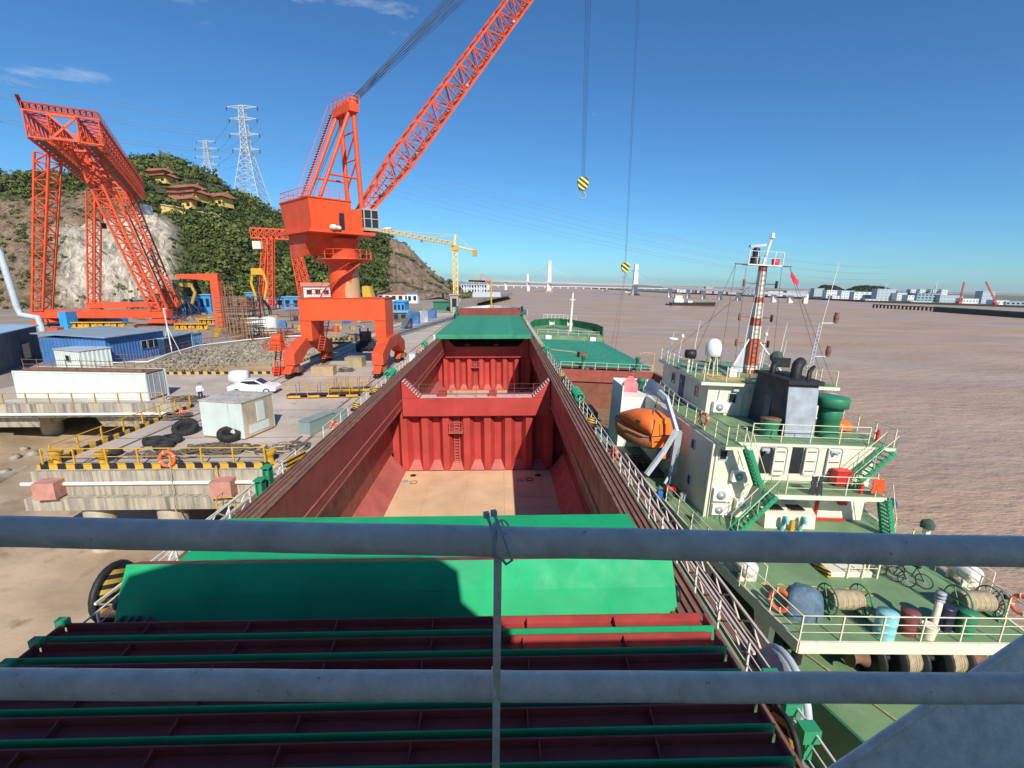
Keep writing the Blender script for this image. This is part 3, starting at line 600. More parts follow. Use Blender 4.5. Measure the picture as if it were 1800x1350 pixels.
# ---- superstructure round and behind the camera (white wheelhouse; casts the shade on the covers)
mb=MB(); mb.bb(-9.6,5.3,-16,-1.6,DK,12.6); mb.bb(-9.0,4.8,-15,-1.4,12.6,15.3); P('accommodation_block',mb,m_white)
mb=MB(); mb.bb(-10.2,6.7,-6,1.2,15.25,15.42); P('bridge_deck',mb,m_deckg)
mb=MB(); mb.bb(-6.2,-5.4,.86,.95,15.42,16.5); P('bridge_wing_bulwark',mb,m_gal)
mb=MB(); mb.prism([(-6.6,-7),(3.4,-7),(3.4,-1.9),(2.4,-.9),(-4.6,-.9),(-6.6,-1.9)],15.42,18.2); wh=P('wheelhouse',mb,m_white)
mb=MB(); mb.prism([(-5.6,-7.2),(2.7,-7.2),(2.7,-1.6),(1.7,-.75),(-3.8,-.75),(-5.6,-1.6)],18.2,19.55); P('monkey_island',mb,m_white,wh)
for k in range(6):
    mb=MB(); x=-4.3+k*1.12; mb.bb(x,x+.95,-.9,-.86,16.6,17.8); P('window',mb,m_glass,wh)
mb=MB(); mb.beam((-6.4,-1.5,18.3),(-8.8,.2,16.6),.35,.3); mb.beam((-6.4,-1.5,17.6),(-8.8,.2,16.0),.12,.12); P('wing_brace',mb,m_white,wh)
# ---- handrail in front of the camera
gr=None
def pipe(name,px0,y0,px1,y1,Yl,Yr,r):
    a=at(px0,y0,Yl); b=at(px1,y1,Yr); d=(b-a); a=a-d*.6; b=b+d*.5
    n=40; mb=MB(); mb.tube([a.lerp(b,k/n)+V((0,0,.0006*math.sin(k*1.7))) for k in range(n+1)],r,28); return P(name,mb,m_pipe,None if gr is None else gr)
gr=pipe('handrail',0,934,1800,970,.70,.655,.0235)
pipe('middle_rail',0,1202,1800,1210,.70,.672,.0235)
a=at(875,975,.668); b=at(871,1420,.668); mb=MB(); mb.beam(a,b,.0125,.0125,up=(0,1,0)); P('stanchion',mb,m_pipe,gr)
mb=MB(); c=at(868,1203,.685); mb.ring(c,.0245,.0035,24,8,(1,.02,0)); P('weld_bead',mb,m_pipe,gr)
c=at(872,946,.682); q=V((1,-.03,.0))
for k,(dx,tl,rr_) in enumerate(((-.004,.12,.0262),(.004,-.3,.0275),(.010,-.5,.029))):
    mb=MB(); nrm=V((1,tl,.25*k-.2)).normalized(); mb.ring(c+V((dx,0,-.002)),rr_,.0016,26,6,nrm)
    P('cable_tie',mb,mat('grey cable tie',(.45,.47,.46),.5,var=.1),gr)
for px,py in((855,905),(868,902)):
    mb=MB(); p=at(px,py,.66); mb.box(p,(.008,.008,.008),.3); mb.beam(p,at(px+14,py+34,.64),.004,.002); P('tie_tail',mb,MATS['grey cable tie'],gr)
mb=MB(); mb.tube([at(x,y,.63) for x,y in((884,940),(893,965),(900,985),(890,992),(878,978))],.0022,6); P('tie_tail',mb,MATS['grey cable tie'],gr)
# sloping grey bulwark plate at the lower right
pl=[at(1840,1098,1.25),at(1460,1358,1.05),at(1330,1450,1.0),at(1840,1520,1.0)]
mb=MB(); mb.plate([pl[0],pl[1],pl[2],pl[3]],.012); bp_=P('wing_plate',mb,m_pipe)
mb=MB(); mb.tube([pl[0],pl[1],pl[2]],.012,10); P('rounded_edge',mb,m_pipe,bp_)
# ================================================================= HATCH COVERS
def upright(y,lab,top=9.86,x0=-9.45,x1=4.5,th=.45,hgt=2.3,tilt=0):
    t=thing('hatch_cover',lab,'hatch cover',((x0+x1)/2,y,top-hgt),group='upright hatch cover panels near the camera'); w=x1-x0
    part(t,'green_skin',MB().bb(-w/2,w/2,0,.03,0,hgt),m_grn)
    part(t,'back_flange',MB().bb(-w/2+.12,w/2-.12,th-.03,th,0,hgt-.02),m_redb)
    mb=MB(); mb.bb(-w/2,w/2,.03,th-.03,hgt-.24,hgt-.2); part(t,'trough_floor',mb,m_redb)
    for s in(-1,1): part(t,'end_plate',MB().bb(s*(w/2-.03)-.02,s*(w/2-.03)+.02,.03,th,0,hgt-.03),m_redb)
    rb=MB().add([(-.012,.03,-.4),(-.012,th-.03,-.4),(-.012,th-.03,-.03),(-.012,.03,-.12),(.012,.03,-.4),(.012,th-.03,-.4),(.012,th-.03,-.03),(.012,.03,-.12)],[(3,2,1,0),(4,5,6,7),(0,1,5,4),(1,2,6,5),(2,3,7,6),(3,0,4,7)]).mesh('rib',m_redb)
    n=7
    for k in range(1,n): inst(t,rb,'rib',(-w/2+w*k/n+random.uniform(-.1,.1),0,hgt))
    part(t,'end_bracket',MB().bb(-w/2-.1,-w/2+.12,th-.05,th+.1,hgt-.1,hgt+.06),m_gstair)
    return t
for i,y in enumerate((8.72,8.14,7.56,6.98,6.42,5.86,5.3)):
    upright(y,['lit upright hatch cover panel directly behind the tall green plate','second upright hatch cover panel from the tall green plate, in shade','third upright hatch cover panel, just above the lower handrail','fourth upright hatch cover panel, hidden mostly behind the lower handrail','fifth upright hatch cover panel, just below the lower handrail','upright hatch cover panel with ribbed trough at the bottom of the picture, second nearest','nearest upright hatch cover panel at the bottom edge of the picture'][i])
t=thing('hatch_cover','tall green hatch cover plate standing on edge across the hatch, half in shadow','hatch cover',(-2.55,10.45,8.75))
mb=MB(); mb.add([(-6.98,0,0),(6.98,0,0),(6.98,.3,.62),(-6.98,.3,.62),(6.98,.68,1.22),(-6.98,.68,1.22)],[(0,1,2,3),(3,2,4,5)]); part(t,'green_skin',mb,m_grn)
mb=MB(); mb.hexa([(-6.96,.03,0),(6.96,.03,0),(6.96,.5,-.1),(-6.96,.5,-.1)],[(-6.96,.7,1.21),(6.96,.7,1.21),(6.96,1.1,1.05),(-6.96,1.1,1.05)]); part(t,'frame',mb,m_redb)
for sg in(-1,1): part(t,'wheel',MB().lathe([(.02,-.06),(.2,-.06),(.2,.06),(.02,.06)],(sg*7.05,.4,.35),14,axis='x'),m_dark)
def flat(y0,y1,z,lab,x0=-9.35,x1=4.4,m=m_grn,group='flat hatch covers',seam=True):
    t=thing('hatch_cover',lab,'hatch cover',((x0+x1)/2,(y0+y1)/2,CT+.1),group=group); w=x1-x0; L=y1-y0; h=z-CT-.1
    part(t,'top_plate',MB().bb(-w/2,w/2,-L/2,L/2,h-.03,h),m); part(t,'skirt',MB().bb(-w/2+.02,w/2-.02,-L/2+.02,L/2-.02,.02,h-.03),m)
    part(t,'edge_bar',MB().bb(-w/2,w/2,-L/2+.01,-L/2+.07,h,h+.03),m); return t
flat(11.6,13.35,9.1,'green hatch cover lying flat behind the upright plate, nearest the camera'); flat(13.4,15.2,9.1,'green hatch cover lying flat with its front edge at the open hold')
for k in range(14):
    y0=68.4+k*2.85; flat(y0,y0+2.8,9.62,('weathered green hatch cover with deep front edge over the second hold' if k==0 else 'weathered green hatch cover, %s from the open second hold'%['second','third','fourth','fifth','sixth','seventh','eighth','ninth','tenth','eleventh','twelfth','thirteenth','fourteenth'][k-1]),m=m_grn2 if k else m_grn2,group='closed covers over the forward hold')
for k in range(5):
    t=thing('hatch_cover','dark red underside of an upright hatch cover at the bow stack, %s row'%['first','second','third','fourth','last'][k],'hatch cover',(-2.5,109.0+k*.55,CT),group='upright panels stacked at the bow')
    part(t,'skin',MB().bb(-6.9,6.9,0,.05,0,2.1+.03*k),m_redd); part(t,'flange',MB().bb(-6.9,6.9,.05,.35,2.0+.03*k,2.06+.03*k),m_redb)
for s in(-1,1):
    mb=MB(); mb.bb(-.2,.2,0,3.4,0,2.6); mb.v=[(a,b,c) for a,b,c in mb.v]; solo('stowage_frame','green steel stowage frame on the '+('port' if s<0 else 'starboard')+' side of the bow panel stack','frame',mb,m_hullg,(-2.5+s*7.4,108.8,CT),group='stowage frames')
# loose things on the covers: sack, rope
mb=MB(); mb.ball((0,0,.14),.32,12,.5); mb.ball((.25,.05,.1),.2,10,.5); solo('dark_bundle','dark blue bundle lying on the flat green cover under the handrail','bundle',mb,mat('navy cloth',(.02,.025,.06),.9,bump=.5),(at(604,974,12.0).x,12.0,9.1))
mb=MB()
for k in range(4): mb.tube([(random.uniform(-.5,.5),random.uniform(-.3,.3),.03+.02*k) for _ in range(5)],.02,6)
solo('loose_rope','thin dark rope left on the flat green cover under the handrail','rope',mb,m_roped,(at(690,975,12.0).x,12.2,9.1))
# ================================================================= SHIP ALONGSIDE (own frame: x right, y forward, z up; lists slightly to starboard)
S2=MX.Translation(V((14.6,26,0)))@MX.Rotation(R(1.5),4,'Z')@MX.Rotation(R(3),4,'Y'); S2i=S2.inverted()
def sl2(px,py,u):
    o=S2i@CAMP; d=S2i.to_3x3()@ray(px,py); return o+d*((u-o.z)/d.z)
def sls(px,py,s):
    o=S2i@CAMP; d=S2i.to_3x3()@ray(px,py); return o+d*((s-o.y)/d.y)
sb=thing('coastal_freighter','older green and cream freighter moored alongside, its deckhouse at the stern','ship',frame=S2)
def Q(name,mb,m,parent=None,**k): return part(parent or sb,name,mb,m,**k)
D=4.1; B=8.5; RF=10.75
left=[(-3.3,-14.5),(-4.7,-9),(-5.4,-2),(-6.3,8),(-6.6,20),(-6.6,66),(-6.2,80),(-3.5,91),(.8,97)]
right=[(6.0,91),(9.4,80),(7.7,66),(7.4,20),(7.0,6),(6.3,-2),(5.2,-9),(4.0,-14.5)]
def hullprism(ptsL,ptsR,z0,z1,tap=.85):
    m=MB(); pl=ptsL+ptsR; n=len(pl); m.add([(a*tap,b,z0) for a,b in pl]+[(a,b,z1) for a,b in pl],[(i,(i+1)%n,n+(i+1)%n,n+i) for i in range(n)]); return m
Q('hull',hullprism(left,right,-2.5,2.0),m_hullg)
mb=MB(); pl=left[2:]+right[:6]; n=len(pl)
mb.add([(a,b,2.0) for a,b in pl]+[(a,b,4.1+(1.2 if b>78 else 0)) for a,b in pl],[(i,i+1,n+i+1,n+i) for i in range(n-1)]); Q('topside',mb,m_hullg)
mb=MB(); mb.prism(left[:4]+right[4:],1.85,2.0); Q('mooring_deck',mb,m_deckg)
for s in(0,1):
    pts=(left[:4] if s==0 else right[4:]); mb=MB()
    for a,b in zip(pts,pts[1:]): mb.beam((a[0],a[1],2.15),(b[0],b[1],2.15),.12,.5)
    Q('bulwark',mb,m_hullg)
# poop deck slab
poop=[(-4.45,-11.3),(-4.95,-6.5),(-5.2,0),(-5.6,6),(-5.7,10),(7.2,10),(7.0,1),(5.9,-4.6),(4.9,-11.3)]
mb=MB(); mb.prism(poop,3.75,4.1); pd=Q('poop_deck',mb,m_deckg)
mb=MB()
pe=poop[5:]+poop[:4]
for a,b in zip(pe,pe[1:]): mb.beam((a[0],a[1],3.9),(b[0],b[1],3.9),.1,.46)
Q('deck_fascia',mb,m_cream,pd)
for x,y in((-4.5,-9.8),(-4.7,-5.0),(4.7,-9.8),(4.9,-4.8)):
    mb=MB(); mb.hexa([(x-.12,y-.1,2),(x+.12,y-.1,2),(x+.12,y+.5,2),(x-.12,y+.5,2)],[(x-.12,y-.1,3.75),(x+.12,y-.1,3.75),(x+.12,y+1.1,3.75),(x-.12,y+1.1,3.75)]); Q('deck_bracket',mb,m_cream,pd)
mb=MB(); mb.bb(-3.4,4.9,-3.5,-3.4,2.0,3.75); Q('under_deck_wall',mb,m_grey)
railing(sb,[(-5.15,0,D),(-4.9,-6.5,D),(-4.4,-11.2,D),(4.85,-11.2,D),(5.85,-4.6,D),(6.9,.8,D)],1.0,3,1.45,m_railc,.022)
# deckhouse
mb=MB(); mb.bb(-3.66,5.45,-1.8,9.5,D,B-.2); hs=Q('deckhouse',mb,m_cream)
mb=MB(); mb.prism([(-3.5,-2.7),(-2.5,-2.7),(-2.4,-1.85),(5.3,-1.85),(5.4,-2.0),(6.4,-2.0),(6.6,1),(6.2,10),(-2.6,10),(-3.5,4)],B-.2,B-.05); bd=Q('boat_deck',mb,m_cream)
mb=MB(); mb.prism([(-3.46,-2.66),(-2.54,-2.66),(-2.44,-1.82),(5.26,-1.82),(5.44,-1.96),(6.36,-1.96),(6.56,1),(6.16,9.96),(-2.56,9.96),(-3.46,4)],B-.05,B); Q('deck_paint',mb,m_deckg,bd)
railing(sb,[(-2.45,-1.7,B),(-2.45,-2.55,B),(-3.4,-2.55,B),(-3.4,4,B),(-2.65,9.5,B)],1.0,3,1.3,m_railc,.02)
railing(sb,[(-1.6,-1.7,B),(5.0,-1.7,B)],1.0,3,1.5,m_railc,.02)
railing(sb,[(6.3,-1.9,B),(6.5,1,B),(6.1,9.5,B)],1.0,3,1.3,m_railc,.02)
# aft face openings: black panels stand for the unlit inside of open doorways, door leaves swung back against the wall
m_doorw=mat('watertight door cream',(.74,.7,.56),.45,var=.05,scale=2,rust=.1,rustc=(.4,.3,.18))
def door_leaf(x,z,w,h,par=hs,y=-1.86,tilt=0):
    mb=MB(); mb.bb(x,x+w,y-.05,y,z,z+h); d=Q('door_leaf',mb,m_doorw,par)
    mb=MB(); c=.12; mb.tube([(x+c,y-.07,z),(x+w-c,y-.07,z),(x+w,y-.07,z+c),(x+w,y-.07,z+h-c),(x+w-c,y-.07,z+h),(x+c,y-.07,z+h),(x,y-.07,z+h-c),(x,y-.07,z+c)],.025,6,True); Q('gasket_rim',mb,m_grey,d)
    for zz in(z+.25,z+h*.5,z+h-.25):
        mb=MB(); mb.bb(x+w*.15,x+w*.85,y-.09,y-.05,zz-.02,zz+.02); Q('dog_bar',mb,m_rust,d)
def doorway(x,z,w,h,par=hs):
    mb=MB(); mb.bb(x,x+w,-1.83,-1.79,z,z+h); Q('doorway',mb,m_dark,par)
z0=6.38
doorway(-1.05,z0+.35,.66,1.5); door_leaf(-.33,z0+.3,.72,1.6); doorway(.72,z0+.4,.62,1.5); door_leaf(1.42,z0+.35,.72,1.6); door_leaf(2.7,z0+.35,.78,1.6)
for x in(-.85,3.0):
    mb=MB(); mb.bb(x-.2,x+.2,-2.0,-1.8,8.05,8.2); mb.lathe([(.08,0),(.13,.12)],(x,-2.1,8.0),10); Q('floodlight',mb,m_lgrey,hs)
# mezzanine
mb=MB(); mb.bb(-1.1,4.9,-3.7,-1.8,6.1,6.33); mz=Q('mezzanine',mb,m_cream,None)
mb=MB(); mb.bb(-1.06,4.86,-3.66,-1.82,6.33,6.36); Q('deck_paint',mb,m_deckg,mz)
railing(sb,[(-.5,-3.6,6.36),(4.3,-3.6,6.36)],1.0,3,1.4,m_railc,.02)
railing(sb,[(4.8,-3.0,6.36),(4.8,-1.9,6.36)],1.0,3,1.2,m_railc,.02)
def stair(name,a,b,w,side,m=m_gstair,n=10,rail=True):
    a=V(a);b=V(b);side=V(side).normalized()*w; mb=MB()
    for o in(V((0,0,0)),side): mb.beam(a+o,b+o,.05,.24)
    st=Q(name,mb,m); d=b-a
    tr=MB().hexa([V((-.1,-.1,-.015)),side+V((-.1,-.1,-.015)),side+V((.1,.1,-.015)),V((.1,.1,-.015))],[V((-.1,-.1,.015)),side+V((-.1,-.1,.015)),side+V((.1,.1,.015)),V((.1,.1,.015))]).mesh('tread',m)
    for k in range(n): inst(st,tr,'tread',a+d*((k+.5)/n))
    if rail:
        for o in(V((0,0,0)),side):
            mb=MB(); mb.tube([a+o,a+o+V((0,0,.9)),b+o+V((0,0,.9)),b+o],.02,6); mb.tube([a.lerp(b,.5)+o,a.lerp(b,.5)+o+V((0,0,.9))],.018,6); Q('stair_rail',mb,m_railc,st)
    return st
stair('stairway',(-2.9,-3.2,D),(-1.1,-3.2,6.3),.7,(0,-1,0)); stair('stairway',(4.95,-3.0,6.3),(6.0,-1.9,B),.7,(.3,-1,0)) if 0 else stair('stairway',(3.6,-2.1,6.36),(5.6,-2.1,B),.75,(0,-1,0))
stair('stairway',(5.55,-3.2,D),(4.85,-3.2,6.3),.7,(0,-1,0)); stair('stairway',(-1.5,-2.6,6.36),(-2.5,-2.6,B),.65,(0,-1,0))
# lower aft details
mb=MB(); mb.hexa([(-.9,-3.0,D),(1.9,-3.0,D),(2.2,-1.8,D),(-.9,-1.8,D)],[(-.9,-2.9,D+.75),(1.9,-2.9,D+.75),(2.2,-1.8,D+1.0),(-.9,-1.8,D+1.0)]); sk=Q('skylight',mb,m_cream)
for x in(-.55,.65):
    mb=MB(); 
    for k in range(7): mb.bb(x+k*.12,x+k*.12+.05,-2.7,-2.05,D+.9,D+.97)
    Q('grating',mb,m_dark,sk)
    mb=MB(); mb.bb(x,x+.8,-1.9,-1.83,D+1.05,D+1.6); Q('open_lid',mb,m_lgrey,sk)
for x in(-.05,.95):
    mb=MB(); mb.tube([(x,-3.2,D),(x,-3.2,D+.55),(x,-3.22,D+.75),(x,-3.38,D+.82),(x,-3.5,D+.72),(x,-3.5,D+.55)],.1,10); Q('gooseneck_vent',mb,mat('pale cyan pipe paint',(.2,.5,.55),.5))
mb=MB(); mb.bb(.35,.55,-3.3,-3.15,D,D+.6); Q('valve_stand',mb,m_yel)
mb=MB(); mb.bb(2.6,2.7,-1.95,-1.8,D,6.1); mb.bb(2.6,4.4,-2.0,-1.85,D+.02,D+.12); Q('fire_main',mb,m_fred)
mb=MB(); mb.bb(2.8,3.4,-1.85,-1.8,D+.15,D+1.9); Q('door_leaf',mb,m_doorw,hs)
# portholes and windows on the port wall and aft wall
def window(par,a,sx,sz,ax='t',nm='window'):
    x,y,z=a
    mb=MB(); 
    if ax=='t': mb.bb(x-.03,x,y,y+sx,z,z+sz)
    else: mb.bb(x,x+sx,y-.03,y,z,z+sz)
    w_=Q(nm,mb,m_glass,par); mb=MB()
    if ax=='t':
        p=[(x-.04,y,z),(x-.04,y+sx,z),(x-.04,y+sx,z+sz),(x-.04,y,z+sz)]
    else: p=[(x,y-.04,z),(x+sx,y-.04,z),(x+sx,y-.04,z+sz),(x,y-.04,z+sz)]
    mb.tube(p,.035,6,True); Q('window_frame',mb,m_lgrey,w_)
window(hs,(-3.3,-1.8,7.45),.42,.55,'s'); 
for y,z in((.4,7.2),(2.6,7.2),(.3,5.0),(4.6,7.2),(3.2,5.0)): window(hs,(-3.66,y,z),.4,.55,'t')
def ac(par,x,y,z,w=.85,h=.6,d=.32,ax='s'):
    mb=MB()
    if ax=='s': mb.bb(x,x+w,y-d,y-.04,z,z+h)
    else: mb.bb(x-d,x-.04,y,y+w,z,z+h)
    a=Q('air_conditioner',mb,m_white,par)
    c=(x+w*.42,y-d-.012,z+h*.5) if ax=='s' else (x-d-.012,y+w*.42,z+h*.5); mb=MB(); mb.lathe([(.005,-.02),(h*.36,-.02),(h*.36,.02)],c,18,axis='y' if ax=='s' else 'x'); Q('fan_grille',mb,m_grey,a)
    mb=MB(); mb.lathe([(.005,-.035),(h*.1,-.035),(h*.1,.02)],c,10,axis='y' if ax=='s' else 'x'); Q('fan_hub',mb,m_white,a)
    mb=MB()
    if ax=='s': mb.bb(x+.05,x+.1,y-d,y-.02,z-.06,z); mb.bb(x+w-.1,x+w-.05,y-d,y-.02,z-.06,z)
    else: mb.bb(x-d,x-.02,y+.05,y+.1,z-.06,z); mb.bb(x-d,x-.02,y+w-.1,y+w-.05,z-.06,z)
    Q('wall_bracket',mb,m_rust,a)
ac(hs,-2.55,-1.8,6.3); ac(hs,-3.45,-1.8,5.15,1.0,.72); ac(hs,-3.4,-1.8,4.35,.85,.6); ac(hs,-2.1,-1.8,4.7,.75,.55)
ac(hs,-3.66,3.4,6.7,.85,.6,.32,'t'); ac(hs,-3.66,2.6,4.9,.85,.6,.32,'t')
mb=MB(); mb.tube([(-3.72,-1.86,D),(-3.72,-1.86,B-.2)],.05,8); mb.tube([(-3.5,-1.88,D),(-3.5,-1.88,B-.2)],.03,8); Q('corner_pipe',mb,m_cream,hs)
# upper house (wheelhouse) and roof
mb=MB(); mb.bb(-1.75,6.0,3.6,11.6,B,RF-.22); uh=Q('wheelhouse',mb,m_cream)
mb=MB(); mb.prism([(-2.5,3.1),(6.6,3.1),(6.6,12.4),(-1.9,12.4)],RF-.22,RF-.03); rf=Q('wheelhouse_roof',mb,m_cream)
mb=MB(); mb.prism([(-2.44,3.16),(6.54,3.16),(6.54,12.34),(-1.86,12.34)],RF-.03,RF); Q('roof_paint',mb,m_deckg,rf)
mb=MB(); mb.bb(-1.6,1.2,3.6,6.2,RF+.004,RF+.012); Q('worn_yellow_patch',mb,mat('worn ochre deck patch',(.5,.36,.12),.7,var=.3,scale=1.5,rust=.3,rustc=(.3,.3,.2)),rf)
railing(sb,[(-1.8,12.2,RF),(-2.3,3.25,RF),(6.4,3.25,RF),(6.4,12.2,RF)],1.0,3,1.5,m_railc,.02)
mb=MB(); mb.bb(-1.8,-1.75,7.3,8.1,B,B+1.85); dr=Q('blue_door',mb,m_bdoor,uh); mb=MB(); mb.bb(-1.83,-1.8,7.55,7.85,B+1.25,B+1.6); Q('door_window',mb,m_glass,dr)
window(uh,(-1.75,9.0,9.4),.6,.75,'t'); window(uh,(-1.75,5.0,9.35),.42,.7,'t'); window(uh,(-.35,3.6,9.35),.5,.62,'s')
ac(uh,-1.4,3.6,B+.25,.95,.66)
mb=MB(); mb.bb(-.2,.15,3.35,3.6,10.15,10.3); Q('floodlight',mb,m_lgrey,uh)
mb=MB(); mb.tube([(.55,3.55,B),(.55,3.55,9.9),(.75,3.55,10.1),(1.5,3.55,10.1)],.03,6); mb.tube([(-1.1,3.55,9.2),(-1.0,3.55,10.2)],.04,6); Q('cable_run',mb,m_lgrey,uh)
def ladder(par,a,b,w,m,n):
    a=V(a);b=V(b); mb=MB(); o=V((w,0,0)); mb.tube([a,b,b+V((0,.3,.0))],.025,6); mb.tube([a+o,b+o,b+o+V((0,.3,0))],.025,6); l=Q('ladder',mb,m,par); rg=MB().tube([(0,0,0),(w,0,0)],.016,6).mesh('rung',m)
    for k in range(n): inst(l,rg,'rung',a.lerp(b,(k+.5)/n))
ladder(uh,(.95,3.2,B),(1.15,3.4,RF+.9),.42,m_railc,9)
# funnel
b0=[(.86,-.7,B),(2.6,-.7,B),(2.8,3.2,B),(.9,3.2,B)]; t0=[(.72,-.55,11.55),(2.45,-.55,11.55),(2.6,2.6,11.55),(.75,2.6,11.55)]
mb=MB(); mb.hexa(b0,t0); fu=Q('funnel',mb,m_stackd)
def lerpq(k): return [V(a).lerp(V(b),k) for a,b in zip(b0,t0)]
l0,l1=lerpq(.01),lerpq(.93); mb=MB(); mb.hexa([l0[0]+V((.0,-.02,0)),l0[1]+V((0,-.02,0)),l0[1]+V((0,.05,0)),l0[0]+V((0,.05,0))],[l1[0]+V((0,-.02,0)),l1[1]+V((0,-.02,0)),l1[1]+V((0,.05,0)),l1[0]+V((0,.05,0))]); Q('aft_plate',mb,m_stack,fu)
mb=MB(); mb.bb(.62,2.68,-.68,2.75,11.5,11.72); Q('funnel_top',mb,m_dark,fu)
mb=MB(); mb.bb(.78,.84,.9,1.5,B+.3,B+2.0); Q('funnel_door',mb,mat('faded blue steel door',(.06,.09,.14),.6),fu)
for x,y,r,h in((1.6,.3,.3,.75),(1.1,1.7,.12,.5),(2.0,-.2,.1,.5),(2.35,.2,.1,.55),(1.4,2.2,.16,.5)):
    mb=MB(); mb.tube([(x,y,11.7),(x,y,11.7+h*.7),(x+.1,y+.12,11.7+h),(x+.45,y+.4,11.75+h*1.12)],r,10); Q('exhaust_pipe',mb,m_dark,fu)
mb=MB(); mb.bb(1.9,2.9,2.9,3.0,11.9,12.5); Q('black_day_shape_board',mb,m_dark,fu)
# ventilators
mb=MB(); mb.lathe([(.6,0),(.56,1.0),(.6,1.05),(.6,1.75),(.5,1.8)],(3.6,-.3,B),20); v_=Q('ventilator',mb,m_ventg); mb=MB(); mb.lathe([(.5,1.75),(.84,1.8),(.86,2.3),(.8,2.36),(.2,2.38)],(3.6,-.3,B),22); Q('ventilator_cap',mb,m_ventg,v_)
mb=MB(); mb.lathe([(.42,0),(.46,.6),(.52,1.0)],(0,-.6,B),18); v_=Q('ventilator',mb,m_ventg); mb=MB(); mb.lathe([(.02,.98),(.54,1.0),(.54,1.04),(.02,1.03)],(0,-.6,B),18); Q('rusty_rim',mb,m_rust,v_)
# mast : red and white bands
mb=MB(); mb.hexa([(2.44,6.8,RF),(3.2,6.8,RF),(3.2,7.4,RF),(2.44,7.4,RF)],[(2.34,6.85,18.3),(2.7,6.85,18.3),(2.7,7.2,18.3),(2.34,7.2,18.3)]); ms=Q('signal_mast',mb,mat('mast white paint',(.7,.67,.58),.5,var=.1,scale=1,rust=.12,rustc=(.4,.14,.08)))
for f0,f1 in((.0,.04),(.08,.33),(.45,.52),(.66,.71),(.94,1.0)):
    mb=MB(); lo=[];hi=[]
    for (a,b) in(((2.44,6.8,RF),(2.34,6.85,18.3)),((3.2,6.8,RF),(2.7,6.85,18.3)),((3.2,7.4,RF),(2.7,7.2,18.3)),((2.44,7.4,RF),(2.34,7.2,18.3))):
        c=V((2.75,7.1,0)); 
        for f,l in((f0,lo),(f1,hi)):
            p=V(a).lerp(V(b),f); cc=V((2.85-.32*f,7.13,p.z)); l.append(cc+(p-cc)*1.04)
    mb.hexa(lo,hi); Q('red_band',mb,mat('mast red oxide band',(.46,.11,.06),.6,var=.2,scale=2,rust=.3,rustc=(.6,.5,.42)),ms)
mb=MB()
for s in(0,.34): mb.tube([(2.62+s*1.0,6.72,RF),(2.40+s*.8,6.76,18.2)],.022,6)
la=Q('ladder',mb,m_dark,ms)
rg=MB().tube([(0,0,0),(.31,0,0)],.014,5).mesh('rung',m_dark)
for k in range(22):
    f=k/22; inst(la,rg,'rung',(2.62-.22*f,6.72+.04*f,RF+.2+(7.3)*f))
mb=MB(); mb.tube([(.6,7.1,18.25),(4.6,7.1,18.25)],.04,8); Q('yardarm',mb,m_rust,ms)
mb=MB(); mb.bb(1.3,3.7,6.7,7.5,18.2,18.27); Q('mast_platform',mb,m_white,ms)
railing(sb,[(1.3,6.7,18.27),(3.7,6.7,18.27)],.85,2,.6,m_railw,.018,par=ms)
mb=MB(); mb.tube([(2.55,7.1,18.2),(2.9,7.1,20.1)],.1,8,r2=.07); mb.lathe([(.2,0),(.2,.04)],(2.93,7.1,20.05),10); mb.lathe([(.1,.04),(.12,.3),(.05,.34)],(2.93,7.1,20.05),10); Q('topmast',mb,m_white,ms)
mb=MB(); mb.lathe([(.3,0),(.3,.5),(.2,.55),(.24,.95),(.15,1.1)],(1.9,7.0,18.27),12); sc=Q('radar_pedestal',mb,m_dark,ms); mb=MB(); mb.box((1.95,7.0,19.5),(1.35,.14,.16),R(15),R(-8)); Q('radar_scanner',mb,m_lgrey,sc)
mb=MB(); mb.lathe([(.22,0),(.26,.35),(.2,.4)],(3.35,7.0,18.3),12); Q('red_lamp',mb,m_fred,ms)
for z in(17.0,14.7,12.9):
    for s in(-1,1):
        mb=MB(); x=2.65+s*1.15-.15*((z-11)/7); mb.tube([(2.65-.15*((z-11)/7),7.1,z),(x,7.0,z+.02)],.03,6); mb.lathe([(.07,-.25),(.09,-.2),(.09,.2),(.07,.25)],(x,7,z),8); Q('navigation_lamp',mb,m_rust if s<0 else m_dark,ms)
for a,b in(((2.4,7.1,13.2),(.2,5.2,RF)),((3.2,7.1,13.0),(4.6,5.6,RF))):
    mb=MB(); mb.tube([a,b],.055,8); Q('mast_strut',mb,m_white,ms)
mb=MB(); mb.add([(2.45,7.2,RF+.02),(1.3,7.2,RF+.02),(2.4,7.2,RF+2.4),(2.45,7.25,RF+.02),(1.3,7.25,RF+.02),(2.4,7.25,RF+2.4)],[(0,1,2),(5,4,3),(1,4,5,2),(0,3,4,1)]); Q('mast_web',mb,m_lgrey,ms)
for a,b in(((.65,7.1,18.2),(-1.2,8,RF+.3)),((.65,7.1,18.2),(.5,7.0,RF)),((2.3,7.1,17.2),(-2.0,11.5,RF)),((4.5,7.1,18.1),(9.5,4.5,D+.5)),((4.5,7.1,18.2),(6.4,3.4,RF)),((3.9,7.1,18.2),(4.4,7.0,RF)),((1.4,7.1,18.2),(1.6,7.0,RF))):
    mb=MB(); mb.tube([a,b],.012,5); Q('stay_wire',mb,m_cable,ms)
